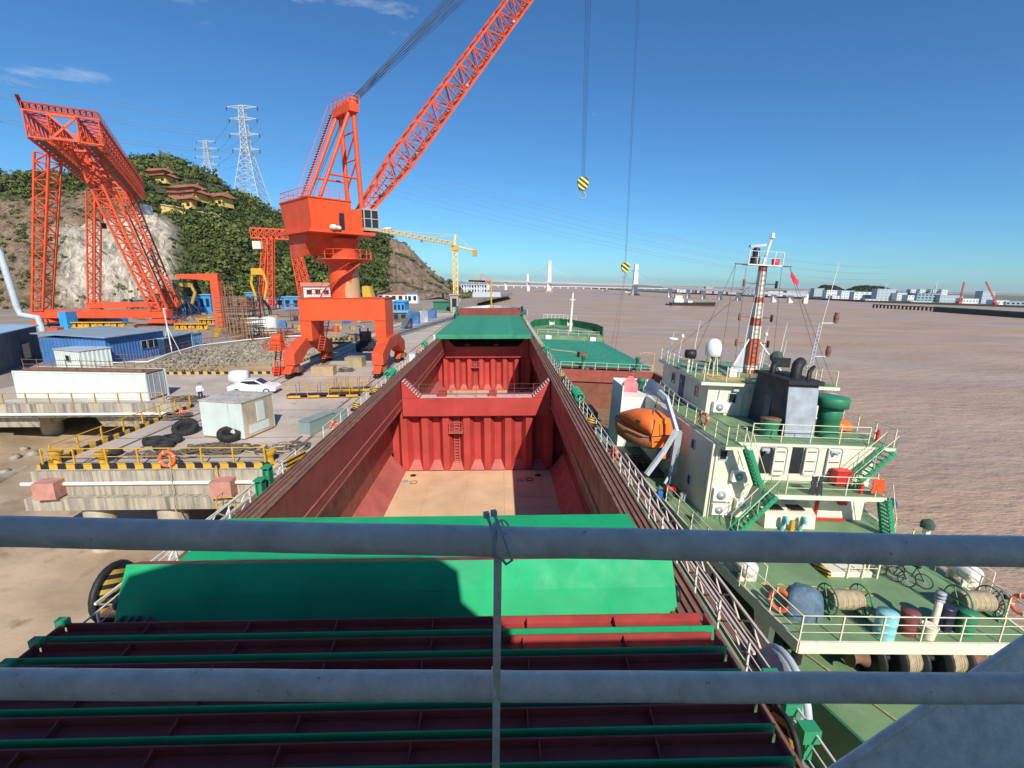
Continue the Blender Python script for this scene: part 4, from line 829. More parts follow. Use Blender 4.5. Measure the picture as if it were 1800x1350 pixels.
# flag on the yard
mb=MB(); nU=8
vs_=[(4.62+.1*i+.05*math.sin(i*1.3),7.1+.06*math.sin(i*1.1),17.95-.09*i-j*.42+.04*math.sin(i+j)) for i in range(nU) for j in(0,1)]
mb.add(vs_,[(2*i,2*i+2,2*i+3,2*i+1) for i in range(nU-1)],True); mb.add([(x,y+.012,z) for x,y,z in vs_],[(2*i+1,2*i+3,2*i+2,2*i) for i in range(nU-1)],True)
solo('red_flag','small red flag flying from the freighter mast yard','flag',mb,mat('red flag cloth',(.75,.05,.08),.7),frame=S2)
# radome, antennas, searchlight, covered compass on the roof
t=thing('radome','white satellite dome on short legs on the freighter wheelhouse roof','satellite dome',(-.55,6.1,RF),frame=S2)
part(t,'dome',MB().lathe([(.44,1.25),(.52,1.3),(.53,1.85),(.48,2.1),(.36,2.3),(.18,2.42),(.01,2.45)],n=24),mat('radome white',(.8,.82,.8),.35,var=.03))
for k in range(4):
    a=math.pi/4+k*math.pi/2; part(t,'leg',MB().tube([(math.cos(a)*.5,math.sin(a)*.5,0),(math.cos(a)*.3,math.sin(a)*.3,1.28)],.035,6),m_railc)
for i,(x,y,h) in enumerate(((-2.2,9.5,1.9),(-2.0,8.3,2.2),(-1.8,10.5,2.4),(-1.6,6.8,3.6),(-1.0,4.8,2.1),(.9,5.0,5.5),(1.5,3.6,2.2),(4.3,8.5,2.6),(4.9,9.4,3.2),(5.3,7.5,2.4),(5.9,8.8,3.6))):
    mb=MB(); mb.tube([(0,0,0),(.06*h*.3,0,h*.6),(.1*h*.5,0,h)],.035,6,r2=.012)
    if i in(1,7): mb.lathe([(.1,0),(.13,.06),(.1,.2),(.03,.24)],(.1*h*.5,0,h),10)
    if i==0: mb.lathe([(.02,0),(.38,.02),(.4,.08),(.25,.14)],(.1,0,h),14)
    Q('aerial',mb,m_white) if False else part(sb,'aerial',MB().add([(a+x,b+y,c+RF) for a,b,c in mb.v],mb.f,True),m_white)
def canvas(lab,x,y,z,s):
    mb=MB(); n=14; prof=[(.02,1.55),(.2,1.5),(.34,1.3),(.36,1.05),(.24,.8),(.17,.72),(.22,.6),(.3,.3),(.36,0)]; vs_=[]
    for r_,h_ in prof:
        for k in range(n): a=2*math.pi*k/n; rr_=r_*(1+.16*math.sin(3*a+h_*5)+.1*math.sin(7*a)); vs_.append((math.cos(a)*rr_*s,math.sin(a)*rr_*s,h_*s))
    mb.add(vs_,[(i*n+k,i*n+(k+1)%n,(i+1)*n+(k+1)%n,(i+1)*n+k) for i in range(len(prof)-1) for k in range(n)],True)
    return solo('canvas_cover',lab,'cover',mb,mat('dark green canvas',(.05,.1,.07),.85,var=.3,scale=4,bump=.4),(x,y,z),frame=S2,group='canvas covered instruments')
canvas('tall green canvas covered instrument right of the signal mast',4.1,6.2,RF,1.15); canvas('green canvas covered instrument behind the white dome',.7,8.2,RF,.9)
t=thing('searchlight','black searchlight on the corner of the freighter wheelhouse roof','searchlight',(-1.9,6.6,RF),frame=S2); part(t,'stand',MB().tube([(0,0,0),(0,0,1.0)],.05,8),m_railc); part(t,'lamp_body',MB().lathe([(.05,-.35),(.3,-.3),(.34,.3),(.3,.32)],(0,0,1.25),14,axis='x'),m_dark)
mb=MB(); mb.bb(.25,.75,5.0,5.4,RF,RF+.55); Q('roof_locker',mb,m_white,rf)
# lamp mast at the starboard side of the roof
mb=MB(); 
for dx in(0,.22): mb.tube([(6.3+dx,6.0,RF),(6.5+dx,6.0,14.6)],.035,6)
for k in range(14): mb.tube([(6.3+.2*k/14,6,RF+.27*k),(6.52+.2*k/14,6,RF+.27*k+.13)],.02,5)
lm=Q('lamp_mast',mb,m_lgrey)
for z in(14.6,12.3):
    mb=MB(); x=6.45+(z-RF)*.05; mb.tube([(x,6,z),(x+1.0,6,z+.05)],.03,6); Q('lamp_arm',mb,m_white,lm); mb=MB(); mb.lathe([(.14,0),(.17,.08),(.12,.14),(.17,.22),(.17,.5),(.12,.56),(.16,.64),(.1,.72)],(x+1.0,6,z+.05),12); Q('signal_lamp',mb,m_rust,lm)
mb=MB(); mb.tube([(6.7,6,14.5),(7.1,6,18.6)],.02,5); Q('whip_aerial',mb,m_white,lm)
# ---- lifeboat and davit
lbf=S2@MX.Translation(V((-5.65,4.3,6.2)))@MX.Rotation(R(20),4,'Z')@MX.Diagonal((.92,.92,.92,1))
t=thing('lifeboat','orange enclosed lifeboat hanging in its davit between the ships','lifeboat',frame=lbf)
def lofted(secs,n=18):
    m=MB(); rows=[]
    for y,w,zb,zt,pw in secs:
        row=[]
        for k in range(n):
            a=2*math.pi*k/n; c,s_=math.cos(a),math.sin(a); x=w*math.copysign(abs(c)**pw,c); zc=(zb+zt)/2; z=zc+(zt-zb)/2*math.copysign(abs(s_)**pw,s_); row.append((x,y,z))
        rows.append(row)
    m.add([p for r_ in rows for p in r_],[(i*n+k,i*n+(k+1)%n,(i+1)*n+(k+1)%n,(i+1)*n+k) for i in range(len(rows)-1) for k in range(n)],True)
    m.add(rows[0],[tuple(range(n-1,-1,-1))]); m.add(rows[-1],[tuple(range(n))]); return m
part(t,'hull',lofted([(-2.4,.9,.45,1.25,.6),(-1.9,1.08,.2,1.3,.6),(0,1.2,0,1.32,.6),(1.4,1.05,.1,1.35,.65),(2.3,.55,.4,1.4,.8),(2.75,.1,.9,1.4,.9)]),mat('lifeboat hull orange brown',(.55,.2,.09),.45,var=.15,scale=1,streak=.2,streakc=(.3,.15,.08)))
part(t,'canopy',lofted([(-2.35,.85,1.1,1.5,.7),(-2.0,.98,1.1,2.45,.75),(-1.0,1.08,1.1,2.75,.75),(.4,1.0,1.1,2.5,.8),(1.6,.75,1.1,2.0,.85),(2.5,.25,1.15,1.6,.9)]),m_lifeo)
mb=MB(); mb.tube([(math.cos(a)*1.2*(.55+.45*abs(math.cos(a))) if 0 else x,y,1.3) for x,y in((-.92,-2.42),(-1.12,-1.9),(-1.24,0),(-1.08,1.4),(-.58,2.3),(0,2.8),(.58,2.3),(1.08,1.4),(1.24,0),(1.12,-1.9),(.92,-2.42))],.05,6,True); part(t,'fender_belt',mb,m_dark)
# flat stern panel with hatch
mb=MB(); mb.add([(-.85,-2.44,.55),(.85,-2.44,.55),(.98,-2.46,1.2),(.6,-2.2,2.45),(-.6,-2.2,2.45),(-.98,-2.46,1.2)],[(0,1,2,5),(5,2,3,4)]); mb.add([(-.85,-2.40,.55),(.85,-2.40,.55),(.98,-2.42,1.2),(.6,-2.16,2.45),(-.6,-2.16,2.45),(-.98,-2.42,1.2)],[(5,2,1,0),(4,3,2,5)]); part(t,'stern_panel',mb,mat('bright lifeboat orange',(.85,.2,.03),.4,var=.06))
part(t,'stern_hatch',MB().box((.0,-2.42,1.75),(.7,.05,.75),0,0,R(-12)),m_lifeo)
for x in(-.55,.45): 
    mb=MB()
    for k in range(5): mb.box((x+(k-2)*.09,-2.475,.93),(.05,.012,.1))
    part(t,'stern_lettering',mb,m_dark)
for x in(-.5,.5): part(t,'window',MB().box((x*2.05,-1.0,2.05),(.06,.4,.28),0,R(25*(1 if x<0 else -1))),m_glass)
mb=MB(); mb.lathe([(.3,-.08),(.36,0),(.3,.1)],(0,-2.75,.1),16,axis='y'); part(t,'propeller_guard',mb,m_lifeo)
t2=thing('boat_davit','grey hydraulic davit arm holding the orange lifeboat','davit',(-4.2,1.6,D),frame=S2)
o_=V((-4.2,1.6,D)); dpt=[sls(1158,688,3.0)-o_,sls(1172,700,2.4)-o_,sls(1189,757,1.0)-o_,sls(1168,792,.5)-o_,sls(1138,832,.2)-o_]
mb=MB()
for a_,b_ in zip(dpt,dpt[1:]): mb.beam(a_,b_+(b_-a_).normalized()*.1,.2,.26)
part(t2,'arm',mb,m_lgrey); mb=MB(); mb.beam(dpt[2]+V((.25,.3,-.1)),dpt[2]+V((.3,.6,-3.6)),.3,.4); part(t2,'pedestal',mb,m_stack)
mb=MB(); mb.bb(.35,.65,1.8,2.2,0,3.4); mb.bb(.35,.65,3.6,4.0,0,3.6); part(t2,'post',mb,m_stack)
mb=MB(); mb.tube([(-.6,-.3,.5),(.5,.8,1.7)],.09,8); part(t2,'hydraulic_ram',mb,m_lgrey)
mb=MB(); mb.tube([(-.5,2.6,5.3),(-1.3,1.2,4.4),(-1.4,.9,3.6)],.05,6); part(t2,'fall_wire',mb,m_rust); mb=MB(); mb.box((-1.4,.9,3.4),(.22,.16,.4)); part(t2,'release_hook',mb,m_rust)
t3=thing('boat_winch','small red winch on the freighter deck below the davit','winch',(-4.6,.9,D),frame=S2); part(t3,'drum',MB().lathe([(.3,-.3),(.3,-.25),(.15,-.25),(.15,.25),(.3,.25),(.3,.3)],(0,0,.35),14,axis='x'),m_fred); part(t3,'bed',MB().bb(-.45,.45,-.3,.3,0,.12),m_dark)
for k in range(5):
    mb=MB(); 
    for j in range(6): mb.bb(-.8+k*.1,.8-k*.1,-.9+j*.32,-.8+j*.32,.1*k,.1*k+.05)
    solo('black_grating','black steel grating stacked on deck under the lifeboat, %s from the bottom'%['first','second','third','fourth','fifth'][k],'grating',mb,m_dark,(-5.2+.1*k,5.6+.1*k,D+.01),frame=S2,group='gratings under the lifeboat')
mb=MB(); mb.bb(-6.2,-3.7,3.4,9.4,D+.003,D+.008); Q('dark_deck_patch',mb,mat('dark deck patch',(.03,.045,.035),.6,var=.4,scale=1.5),pd)  # thin dark sheet laid over the deck paint below the lifeboat
# white forward house block with small red boat-shaped rack
mb=MB(); mb.bb(-5.5,-2.2,9.6,12.5,D,8.1); fh=Q('forward_house',mb,m_white)
mb=MB(); mb.bb(-5.5,-2.1,12.4,12.5,8.1,9.0); mb.bb(-5.5,-5.4,9.6,12.4,8.1,8.9); mb.bb(-2.2,-2.1,9.6,12.4,8.1,8.9); Q('parapet',mb,m_white,fh)
mb=MB(); mb.prism([(-.55,-.6),(.55,-.5),(.6,.1),(.2,.75),(-.1,.8),(-.5,.3)],0,.14); t=solo('red_float','red moulded rescue float leaning on the white house roof','float',mb,mat('pink red plastic',(.65,.08,.1),.45),(-4.3,11.6,8.55),frame=S2,rz=R(-10),rx=R(62))
mb=MB(); mb.lathe([(.2,0),(.2,.7),(.3,.75),(.3,1.0),(.1,1.1)],(-3.3,12.0,8.1),12); Q('ventilator',mb,m_ventg,fh)
# ---- open hold and forward covers
HL,HR=-6.1,6.2
for s,x in((-1,HL),(1,HR)):
    mb=MB(); mb.bb(*sorted((x,x+s*.08)),14,35.6,3.6,5.5); mb.bb(*sorted((x,x+s*.45)),14,35.6,5.5,5.56); Q('hatch_coaming',mb,m_rust)
    mb=MB(); mb.bb(*sorted((x+s*.3,x+s*.35)),14,35.6,.3,4.0); Q('hold_wall',mb,mat('rusty hold paint',(.2,.075,.045),.75,var=.2,scale=1.2,rust=.2))
m_rh=MATS['rusty hold paint']
mb=MB(); mb.bb(HL-.35,HR+.35,35.6,35.7,.3,5.55); hb=Q('hold_end_wall',mb,m_rh)
mb=MB(); mb.bb(HL,HR,35.3,35.6,4.0,5.55); Q('hold_end_beam',mb,mat('brown red coaming paint',(.3,.075,.05),.7,var=.2,scale=1.5,rust=.15),hb)
mb=MB(); mb.bb(HL-.3,HR+.3,14,35.6,.2,.32); Q('hold_floor',mb,mat('sandy hold floor',(.22,.14,.08),.85,var=.25,scale=.8))
for x in(-4.6,1.8,):
    mb=MB(); mb.bb(x-.2,x-.15,35.5,35.55,.4,4); mb.bb(x+.15,x+.2,35.5,35.55,.4,4); la=Q('ladder',mb,m_rust,hb); rg=MB().bb(-.2,.2,0,.04,0,.04).mesh('rung',m_rust)
    for k in range(11): inst(la,rg,'rung',(x,35.5,.6+k*.32))
mb=MB(); mb.bb(HL-.5,HR+.5,10,14,D-.1,D); mb.bb(-6.6,HL-.06,14,68,D-.1,D); mb.bb(HR+.06,7.4,14,68,D-.1,D); Q('main_deck',mb,m_deckg2)
for k in range(8):
    y0=37+k*3.6; t=thing('hatch_cover','worn green hatch cover on the freighter, %s'%('nearest the rusty open hold' if k==0 else ['','second','third','fourth','fifth','sixth','seventh','last'][k]+' toward its bow'),'hatch cover',(0,y0+1.8,5.5),frame=S2,group='freighter hatch covers')
    part(t,'top_plate',MB().bb(HL-.2,HR+.2,-1.78,1.78,.25,.45),m_grn2); part(t,'skirt',MB().bb(HL-.1,HR+.1,-1.7,1.7,0,.25),m_rust)
railing(sb,[(HL,36.0,5.55),(HR,36.0,5.55)],.9,2,1.6,m_railw,.02)
mb=MB(); mb.tube([(6.3,36,5.5),(6.3,36,8.0),(5.0,36,8.1),(4.2,36.,7.9)],.06,6); Q('yellow_rail_arch',mb,m_yel)
for x in(-3.1,4.2): mb=MB(); mb.lathe([(.25,0),(.2,1.5),(.35,1.6),(.3,1.9)],(x,36.3,5.5),10); Q('ventilator',mb,m_ventg)
mb=MB(); mb.bb(-.6,.6,-.5,.5,0,.75); t=solo('rusty_skip','rusty open steel box lying on the freighter green hatch covers','box',mb,m_rust,(-1.7,44,5.95),frame=S2,rz=R(12))
mb=MB(); mb.tube([(-5.5,0,.1),(-1.8,-2,.1)],.1,8); solo('timber_pole','long pale pole lying across the freighter hatch covers','pole',mb,m_rope,(0,50,5.95),frame=S2)
# forecastle of the freighter
fo=[(-6.4,70),(-6.6,78),(-4.6,88),(-.5,95),(2.6,96.5),(5.8,93),(9.2,84),(9.0,76),(7.8,70)]
mb=MB(); mb.prism(fo,4.1,6.3); fk=Q('forecastle',mb,m_deckg)
mb=MB()
for a,b in zip(fo[1:-1],fo[2:-1]): mb.beam((a[0],a[1],7.1),(b[0],b[1],7.1),.15,1.7)
mb.beam((-6.5,70,5.2),(-6.6,78,6.6),.15,1.0); mb.beam((7.8,70,5.2),(9.1,77,6.6),.15,1.0); Q('curved_bulwark',mb,m_hullg,fk)
for x in(-.8,3.4): mb=MB(); mb.lathe([(.7,-.6),(.7,-.5),(.4,-.5),(.4,.5),(.7,.5),(.7,.6)],(x,86,7.3),14,axis='x'); Q('windlass_drum',mb,m_cream,fk)
for x in(-3.5,5.5): mb=MB(); mb.bb(x-.6,x+.6,69.6,69.9,4.1,6.3); Q('front_locker',mb,m_white,fk)
mb=MB(); mb.lathe([(.32,0),(.2,8.5)],(2.6,80,6.3),12); mb.bb(2.0,3.2,79.8,80.2,13.2,13.4); fm=Q('foremast',mb,m_cream,fk)
railing(sb,[(-5.6,71,6.3),(7,71,6.3)],1.0,2,2.0,m_railc,.03); railing(sb,[(-2,93,7.8),(2.4,96,7.8),(6,92,7.8)],1.2,3,1.5,m_white,.035)
for x,dx in((-4.0,1),(5.2,-1)): stair('stairway',(x,68.5,4.1),(x+dx*.2,70.2,6.3),.7,(1,0,0),n=6,rail=False)
# ---- things on the poop
def PD(px,py,u=D): p=sl2(px,py,u); return (p.x,p.y,u)
def drum(lab,px,py,m,open_=False,r=.3,h=.88):
    t=thing('oil_drum',lab,'drum',PD(px,py),frame=S2,group='drums at the stern rail'); part(t,'body',MB().lathe([(r,0),(r,.28),(r*1.04,.3),(r,.32),(r,.58),(r*1.04,.6),(r,.62),(r,h)],n=20),m)
    part(t,'lid',MB().lathe([(.01,h+.005),(r*1.02,h+.005),(r*1.04,h+.03),(.01,h+.035)],n=20),m)
drum('pale cyan drum at the freighter stern rail',1552,1117,mat('pale cyan drum paint',(.25,.58,.6),.4,var=.06),r=.34,h=.95); drum('maroon drum beside the pale cyan drum',1592,1112,mat('maroon drum paint',(.2,.05,.05),.5)); drum('dark navy drum behind the cream vent',1655,1102,mat('navy drum paint',(.02,.02,.05),.5)); drum('green drum in front of the second rope reel',1692,1112,m_ventg)
t=thing('bucket','cream bucket between the vent and drums at the stern rail','bucket',PD(1630,1120),frame=S2); part(t,'body',MB().lathe([(.2,0),(.25,.5)],n=16),m_cream); part(t,'rim',MB().ring((0,0,.5),.25,.02),m_cream)
def reel(lab,px,py):
    t=thing('rope_reel',lab,'rope reel',PD(px,py),frame=S2,group='mooring rope reels'); w=.62
    mb=MB(); n=17
    for k in range(n): mb.ring((-w+2*w*(k+.5)/n,0,.62),.34,.05,20,7,(1,.04*math.sin(k*2),0))
    mb.lathe([(.34,-w),(.34,w)],(0,0,.62),18,axis='x'); part(t,'rope_coil',mb,m_rope)
    for s in(-1,1):
        mb=MB(); mb.ring((s*(w+.06),0,.62),.58,.03,24,6,(1,0,0))
        for k in range(6): a=k*math.pi/3; mb.tube([(s*(w+.06),0,.62),(s*(w+.06),math.cos(a)*.58,.62+math.sin(a)*.58)],.025,5)
        part(t,'wheel',mb,m_ventg)
        mb=MB(); mb.beam((s*(w+.12),-.45,0),(s*(w+.12),0,.62),.06); mb.beam((s*(w+.12),.45,0),(s*(w+.12),0,.62),.06); mb.beam((s*(w+.12),-.45,.03),(s*(w+.12),.45,.03),.06); part(t,'stand',mb,m_ventg)
reel('large rope reel beside the blue tarpaulin on the freighter stern deck',1478,1078); reel('rope reel near the red bicycle on the freighter stern deck',1705,1080)
mb=MB(); n=20
def blob(w,l,h,sd):
    m=MB(); rs=random.Random(sd); k=9; vs_=[]
    for i in range(k+1):
        for j in range(n):
            a=2*math.pi*j/n; f=i/k; rr_=(1-.85*f**3)*(1+.1*math.sin(3*a+sd)+.06*math.sin(7*a+f*5)); vs_.append((math.cos(a)*w*rr_,math.sin(a)*l*rr_,h*math.sin(f*math.pi/2)*(1+.05*rs.uniform(-1,1))))
    m.add(vs_,[(i*n+j,i*n+(j+1)%n,(i+1)*n+(j+1)%n,(i+1)*n+j) for i in range(k) for j in range(n)]+[tuple(k*n+j for j in range(n))],True); return m
solo('tarpaulin_bundle','blue grey tarpaulin draped over gear at the stern corner','tarpaulin',blob(.75,.6,1.15,3),mat('blue grey tarpaulin',(.1,.16,.22),.7,var=.25,scale=3,bump=.6,bscale=5),PD(1405,1078),frame=S2)
ring_buoy('red life ring leaning on the rail beside the blue grey tarpaulin',(PD(1367,1075)[0],PD(1367,1075)[1],D+.5),(-.8,-.5,.3),S2,.36,.1)
ring_buoy('orange life ring on the freighter starboard stern rail',(PD(1787,1085)[0]+.1,PD(1787,1085)[1],D+.55),(-.9,-.3,.2),S2,.34,.09)
ring_buoy('orange life ring on the freighter boat deck rail beside the wheelhouse air conditioner',(-3.42,.3,B+.6),(-1,-.35,0),S2,.34,.09)
ring_buoy('orange life ring on the freighter starboard boat deck beside the green ventilator',(5.6,2.2,B+.55),(-.2,-1,.1),S2,.36,.1)
def liferaft(lab,px,py):
    t=thing('life_raft',lab,'life raft',PD(px,py),frame=S2,group='white life raft canisters'); part(t,'canister',MB().lathe([(.02,-.62),(.28,-.6),(.36,-.5),(.37,0),(.36,.5),(.28,.6),(.02,.62)],(0,0,.6),18,axis='y'),mat('life raft white',(.78,.78,.74),.4,var=.04))
    for y in(-.35,.35): part(t,'cradle',MB().bb(-.4,.4,y-.05,y+.05,0,.34),m_cream)
    mb=MB(); mb.ring((0,-.02,.6),.375,.018,20,5,(0,1,0)); part(t,'strap',mb,m_grey)
    for sx in(-.55,.55): part(t,'guard_rail',MB().tube([(sx,-.75,0),(sx,-.75,.95),(sx,.75,.95),(sx,.75,0)],.022,6),m_railc)
liferaft('white life raft canister on the port side of the freighter stern deck',1305,1012); liferaft('white life raft canister on the starboard side of the freighter stern deck',1690,1022)
m_bike=mat('bicycle black paint',(.03,.03,.03),.4)
def bike(lab,px,py,rz,m,lean=0.12):
    t=thing('bicycle',lab,'bicycle',PD(px,py),rz=rz,frame=S2,group='bicycles on the freighter stern deck',ry=lean)
    for y in(-.52,.52):
        mb=MB(); mb.ring((0,y,.34),.32,.022,24,6,(1,0,0)); wl=part(t,'wheel',mb,m_blk); mb=MB()
        for k in range(8): a=k*math.pi/8; mb.tube([(0,y-math.cos(a)*.31,.34-math.sin(a)*.31),(0,y+math.cos(a)*.31,.34+math.sin(a)*.31)],.004,4)
        part(t,'spokes',mb,m_lgrey) if 0 else part(wl,'spokes',mb,m_lgrey)
    mb=MB(); pts={'bb':(0,-.05,.3),'st':(0,-.2,.82),'hd':(0,.36,.86),'rr':(0,-.52,.34),'fr':(0,.52,.34),'hd2':(0,.4,.68)}
    for a,b in(('bb','st'),('st','hd'),('bb','hd2'),('rr','bb'),('rr','st'),('fr','hd')): mb.tube([pts[a],pts[b]],.02,6)
    part(t,'frame',mb,m); part(t,'saddle',MB().lathe([(.02,-.12),(.08,-.08),(.05,.14)],(0,-.22,.9),8,axis='y'),m_blk); part(t,'handlebar',MB().tube([(-.28,.28,1.0),(-.1,.38,1.0),(.1,.38,1.0),(.28,.28,1.0)],.016,6),m_lgrey)
bike('black bicycle, left one of the pair parked beside the stern hatch',1565,1020,R(35),m_bike); bike('black bicycle, right one of the pair parked beside the stern hatch',1597,1022,R(25),m_bike,-.1); bike('bicycle leaning on the stern hatch rail behind the parked pair',1545,1012,R(40),m_rust); bike('dark red bicycle leaning on the freighter starboard stern rail',1745,1075,R(-38),m_rust,.2)
# stern hatch well with rail
p=V(PD(1480,1003)); mb=MB(); mb.bb(p.x-1.0,p.x+1.0,p.y-.5,p.y+.5,D,D+.25); hw=Q('stern_hatch',mb,m_cream); mb=MB(); mb.bb(p.x-1.15,p.x-1.0,p.y-.6,p.y+.5,D,D+.28); Q('striped_coaming',mb,m_stripe2,hw)
railing(sb,[(p.x-.2,p.y-.55,D),(p.x+1.2,p.y-.55,D),(p.x+1.2,p.y+.5,D)],.95,2,.7,m_railc,.025,w=.07)
for k in range(7):
    c=V(PD(1345+30*k,1030+2*k)); mb=MB(); mb.ring((c.x,c.y,D+.004),.2,.02,18,4); Q('painted_ring',mb,m_yel,pd)
for px,py in((1512,1062),(1497,1052)):
    c=V(PD(px,py)); mb=MB(); mb.ring((c.x,c.y,D+.004),.2,.02,18,4); Q('painted_ring',mb,m_yel,pd)
# goosenecks / valves at the stern, covered instruments on the starboard rail
t=thing('vent_post','cream vent post with black valve wheels between the stern drums','vent post',PD(1637,1112),frame=S2); part(t,'post',MB().tube([(0,0,0),(0,0,1.1),(.1,.1,1.3)],.12,10),m_cream)
for k in range(3): part(t,'valve_wheel',MB().lathe([(.04,0),(.17,.02),(.17,.09),(.04,.12)],(.12,.12,1.25+.14*k),12),m_grey)
for lab,px,py,m in(('blue canvas covered instrument on the freighter starboard rail near the stairs',1552,915,m_bdoor),('green canvas covered instrument on the freighter starboard rail',1615,955,MATS['dark green canvas'])):
    t=thing('covered_lamp',lab,'covered lamp',(PD(px,py)[0]+.25,PD(px,py)[1],D),frame=S2,group='covered lamps on the starboard rail'); part(t,'post',MB().bb(-.12,.12,-.12,.12,0,.9),m_cream); mb=blob(.3,.3,.45,px); mb.v=[(a,b,c+.88) for a,b,c in mb.v]; part(t,'cover',mb,m)
for lab,px,py in(('blue canvas covered lamp on the port rail near the boat winch',1158,878),('green canvas covered lamp on the port deck by the blue one',1175,878),('green canvas covered fitting beside the deckhouse corner',1222,918)):
    p=PD(px,py); mb=blob(.22,.22,.6,px); solo('covered_fitting',lab,'covered fitting',mb,mat('blue canvas',(.02,.13,.38),.8,bump=.4) if px==1158 else MATS['dark green canvas'],p,frame=S2,group='covered fittings on the port side deck')
t=thing('paint_bucket','white paint bucket on the green deck against the grey deckhouse wall','bucket',PD(1200,880),frame=S2); part(t,'body',MB().lathe([(.16,0),(.19,.42)],n=14),m_white); part(t,'rim',MB().ring((0,0,.42),.19,.015),m_white)
# mooring winch on the lower deck
t=thing('mooring_winch','large black mooring winch with rope drums under the freighter stern deck','winch',(1.1,-10.5,2.0),frame=S2)
part(t,'shaft',MB().lathe([(.12,-2.2),(.12,2.2)],(0,0,.8),12,axis='x'),m_dark)
for x in(-1.9,-1.05,-.2,.75,1.6): part(t,'flange',MB().lathe([(.02,-.05),(.75,-.05),(.75,.05),(.02,.05)],(x,0,.8),22,axis='x'),m_dark)
for x0,x1 in((-1.05,-.2),(.75,1.6)):
    mb=MB(); n=9
    for k in range(n): mb.ring((x0+.06+(x1-x0-.12)*(k+.5)/n,0,.8),.5,.05,22,6,(1,.05*math.sin(k),0))
    part(t,'rope_coil',mb,m_rope)
for x in(-2.5,2.3): part(t,'warping_head',MB().lathe([(.36,-.3),(.22,-.1),(.22,.1),(.36,.3)],(x,0,.8),16,axis='x'),m_rust)
part(t,'bed',MB().bb(-2.0,2.0,-.7,.7,0,.12),m_dark)
for i,(px,py) in enumerate(((1385,1133),(1398,1163))):
    p=sl2(px,py,2.0); t=thing('mooring_bollard','striped mooring bollard on the lower stern deck, %s'%('half under the deck above' if i==0 else 'in the open'),'bollard',(p.x,p.y,2.0),frame=S2,group='striped bollards'); part(t,'post',MB().lathe([(.2,0),(.2,.6)],n=14),m_dark); part(t,'cap',MB().lathe([(.02,.68),(.3,.66),(.3,.6),(.2,.58)],n=16),m_stripe2)
mb=MB(); mb.tube([(-2.6,-9.5,2.05),(-1.2,-13.0,2.05),(-.6,-14.2,2.05)],.04,6); solo('mooring_line','pale mooring line lying along the lower stern deck','rope',mb,m_rope,frame=S2)
# hanging laundry and boxes on the mezzanine
def cloth(name,lab,x,y,z,w,h,m):
    mb=MB(); nu,nv=9,7; vs_=[(x+w*i/nu+.02*math.sin(j*2),y-.06*math.sin(i*1.9+j*.5)-.03*j/nv,z-h*j/nv*(1+.08*math.sin(i*2.2))) for i in range(nu+1) for j in range(nv+1)]
    fs_=[(i*(nv+1)+j,(i+1)*(nv+1)+j,(i+1)*(nv+1)+j+1,i*(nv+1)+j+1) for i in range(nu) for j in range(nv)]
    mb.add(vs_,fs_,True); mb.add([(a,b+.03,c) for a,b,c in vs_],[f[::-1] for f in fs_],True); solo(name,lab,'clothes',mb,m,frame=S2)
cloth('work_trousers','dark grey trousers drying on the mezzanine rail',.7,-3.64,7.38,.65,1.0,mat('dark grey cloth',(.035,.04,.045),.9,var=.3,scale=4)); cloth('coverall','orange coverall drying on the mezzanine rail end',4.0,-3.64,7.3,.7,.75,mat('orange cloth',(.75,.09,.02),.8,var=.2,scale=4))
t=thing('fire_locker','red fire locker on the freighter mezzanine','locker',(3.35,-2.3,6.36),frame=S2); part(t,'cabinet',MB().bb(-.4,.4,-.25,.25,.1,.85),m_fred); part(t,'lid',MB().bb(-.43,.43,-.28,.28,.85,.9),m_fred)
mb=MB(); mb.lathe([(.1,0),(.1,.5),(.06,.6)],n=12); solo('extinguisher','small red extinguisher at the mezzanine stair head','extinguisher',mb,m_fred,(3.75,-3.3,6.36),frame=S2)
mb=MB(); mb.bb(-.22,.22,-.1,.1,0,.4); solo('hose_box','small red hose box under the mezzanine by the stairs','box',mb,m_fred,(4.0,-2.0,5.1),frame=S2)
mb=MB(); mb.tube([(0,0,0),(0,0,.6),(.05,0,.75)],.07,8); mb.lathe([(.12,.5),(.12,.6)],n=10); solo('hydrant','red hydrant on the starboard edge of the boat deck','hydrant',mb,m_fred,(5.9,-1.2,B),frame=S2)
t=thing('rescue_davit','pale blue rescue boat davit on the starboard boat deck','davit',(5.2,3.2,B),frame=S2); part(t,'post',MB().tube([(0,0,0),(0,0,1.3)],.1,8),m_lgrey); part(t,'arm',MB().tube([(0,0,1.3),(.6,-.5,1.9),(1.0,-.8,1.8)],.08,8),m_lgrey)
mb=blob(.7,1.1,.55,9); solo('rescue_boat','orange rescue boat under the starboard davit','boat',mb,m_lifeo,(5.5,1.6,B+.1),frame=S2)
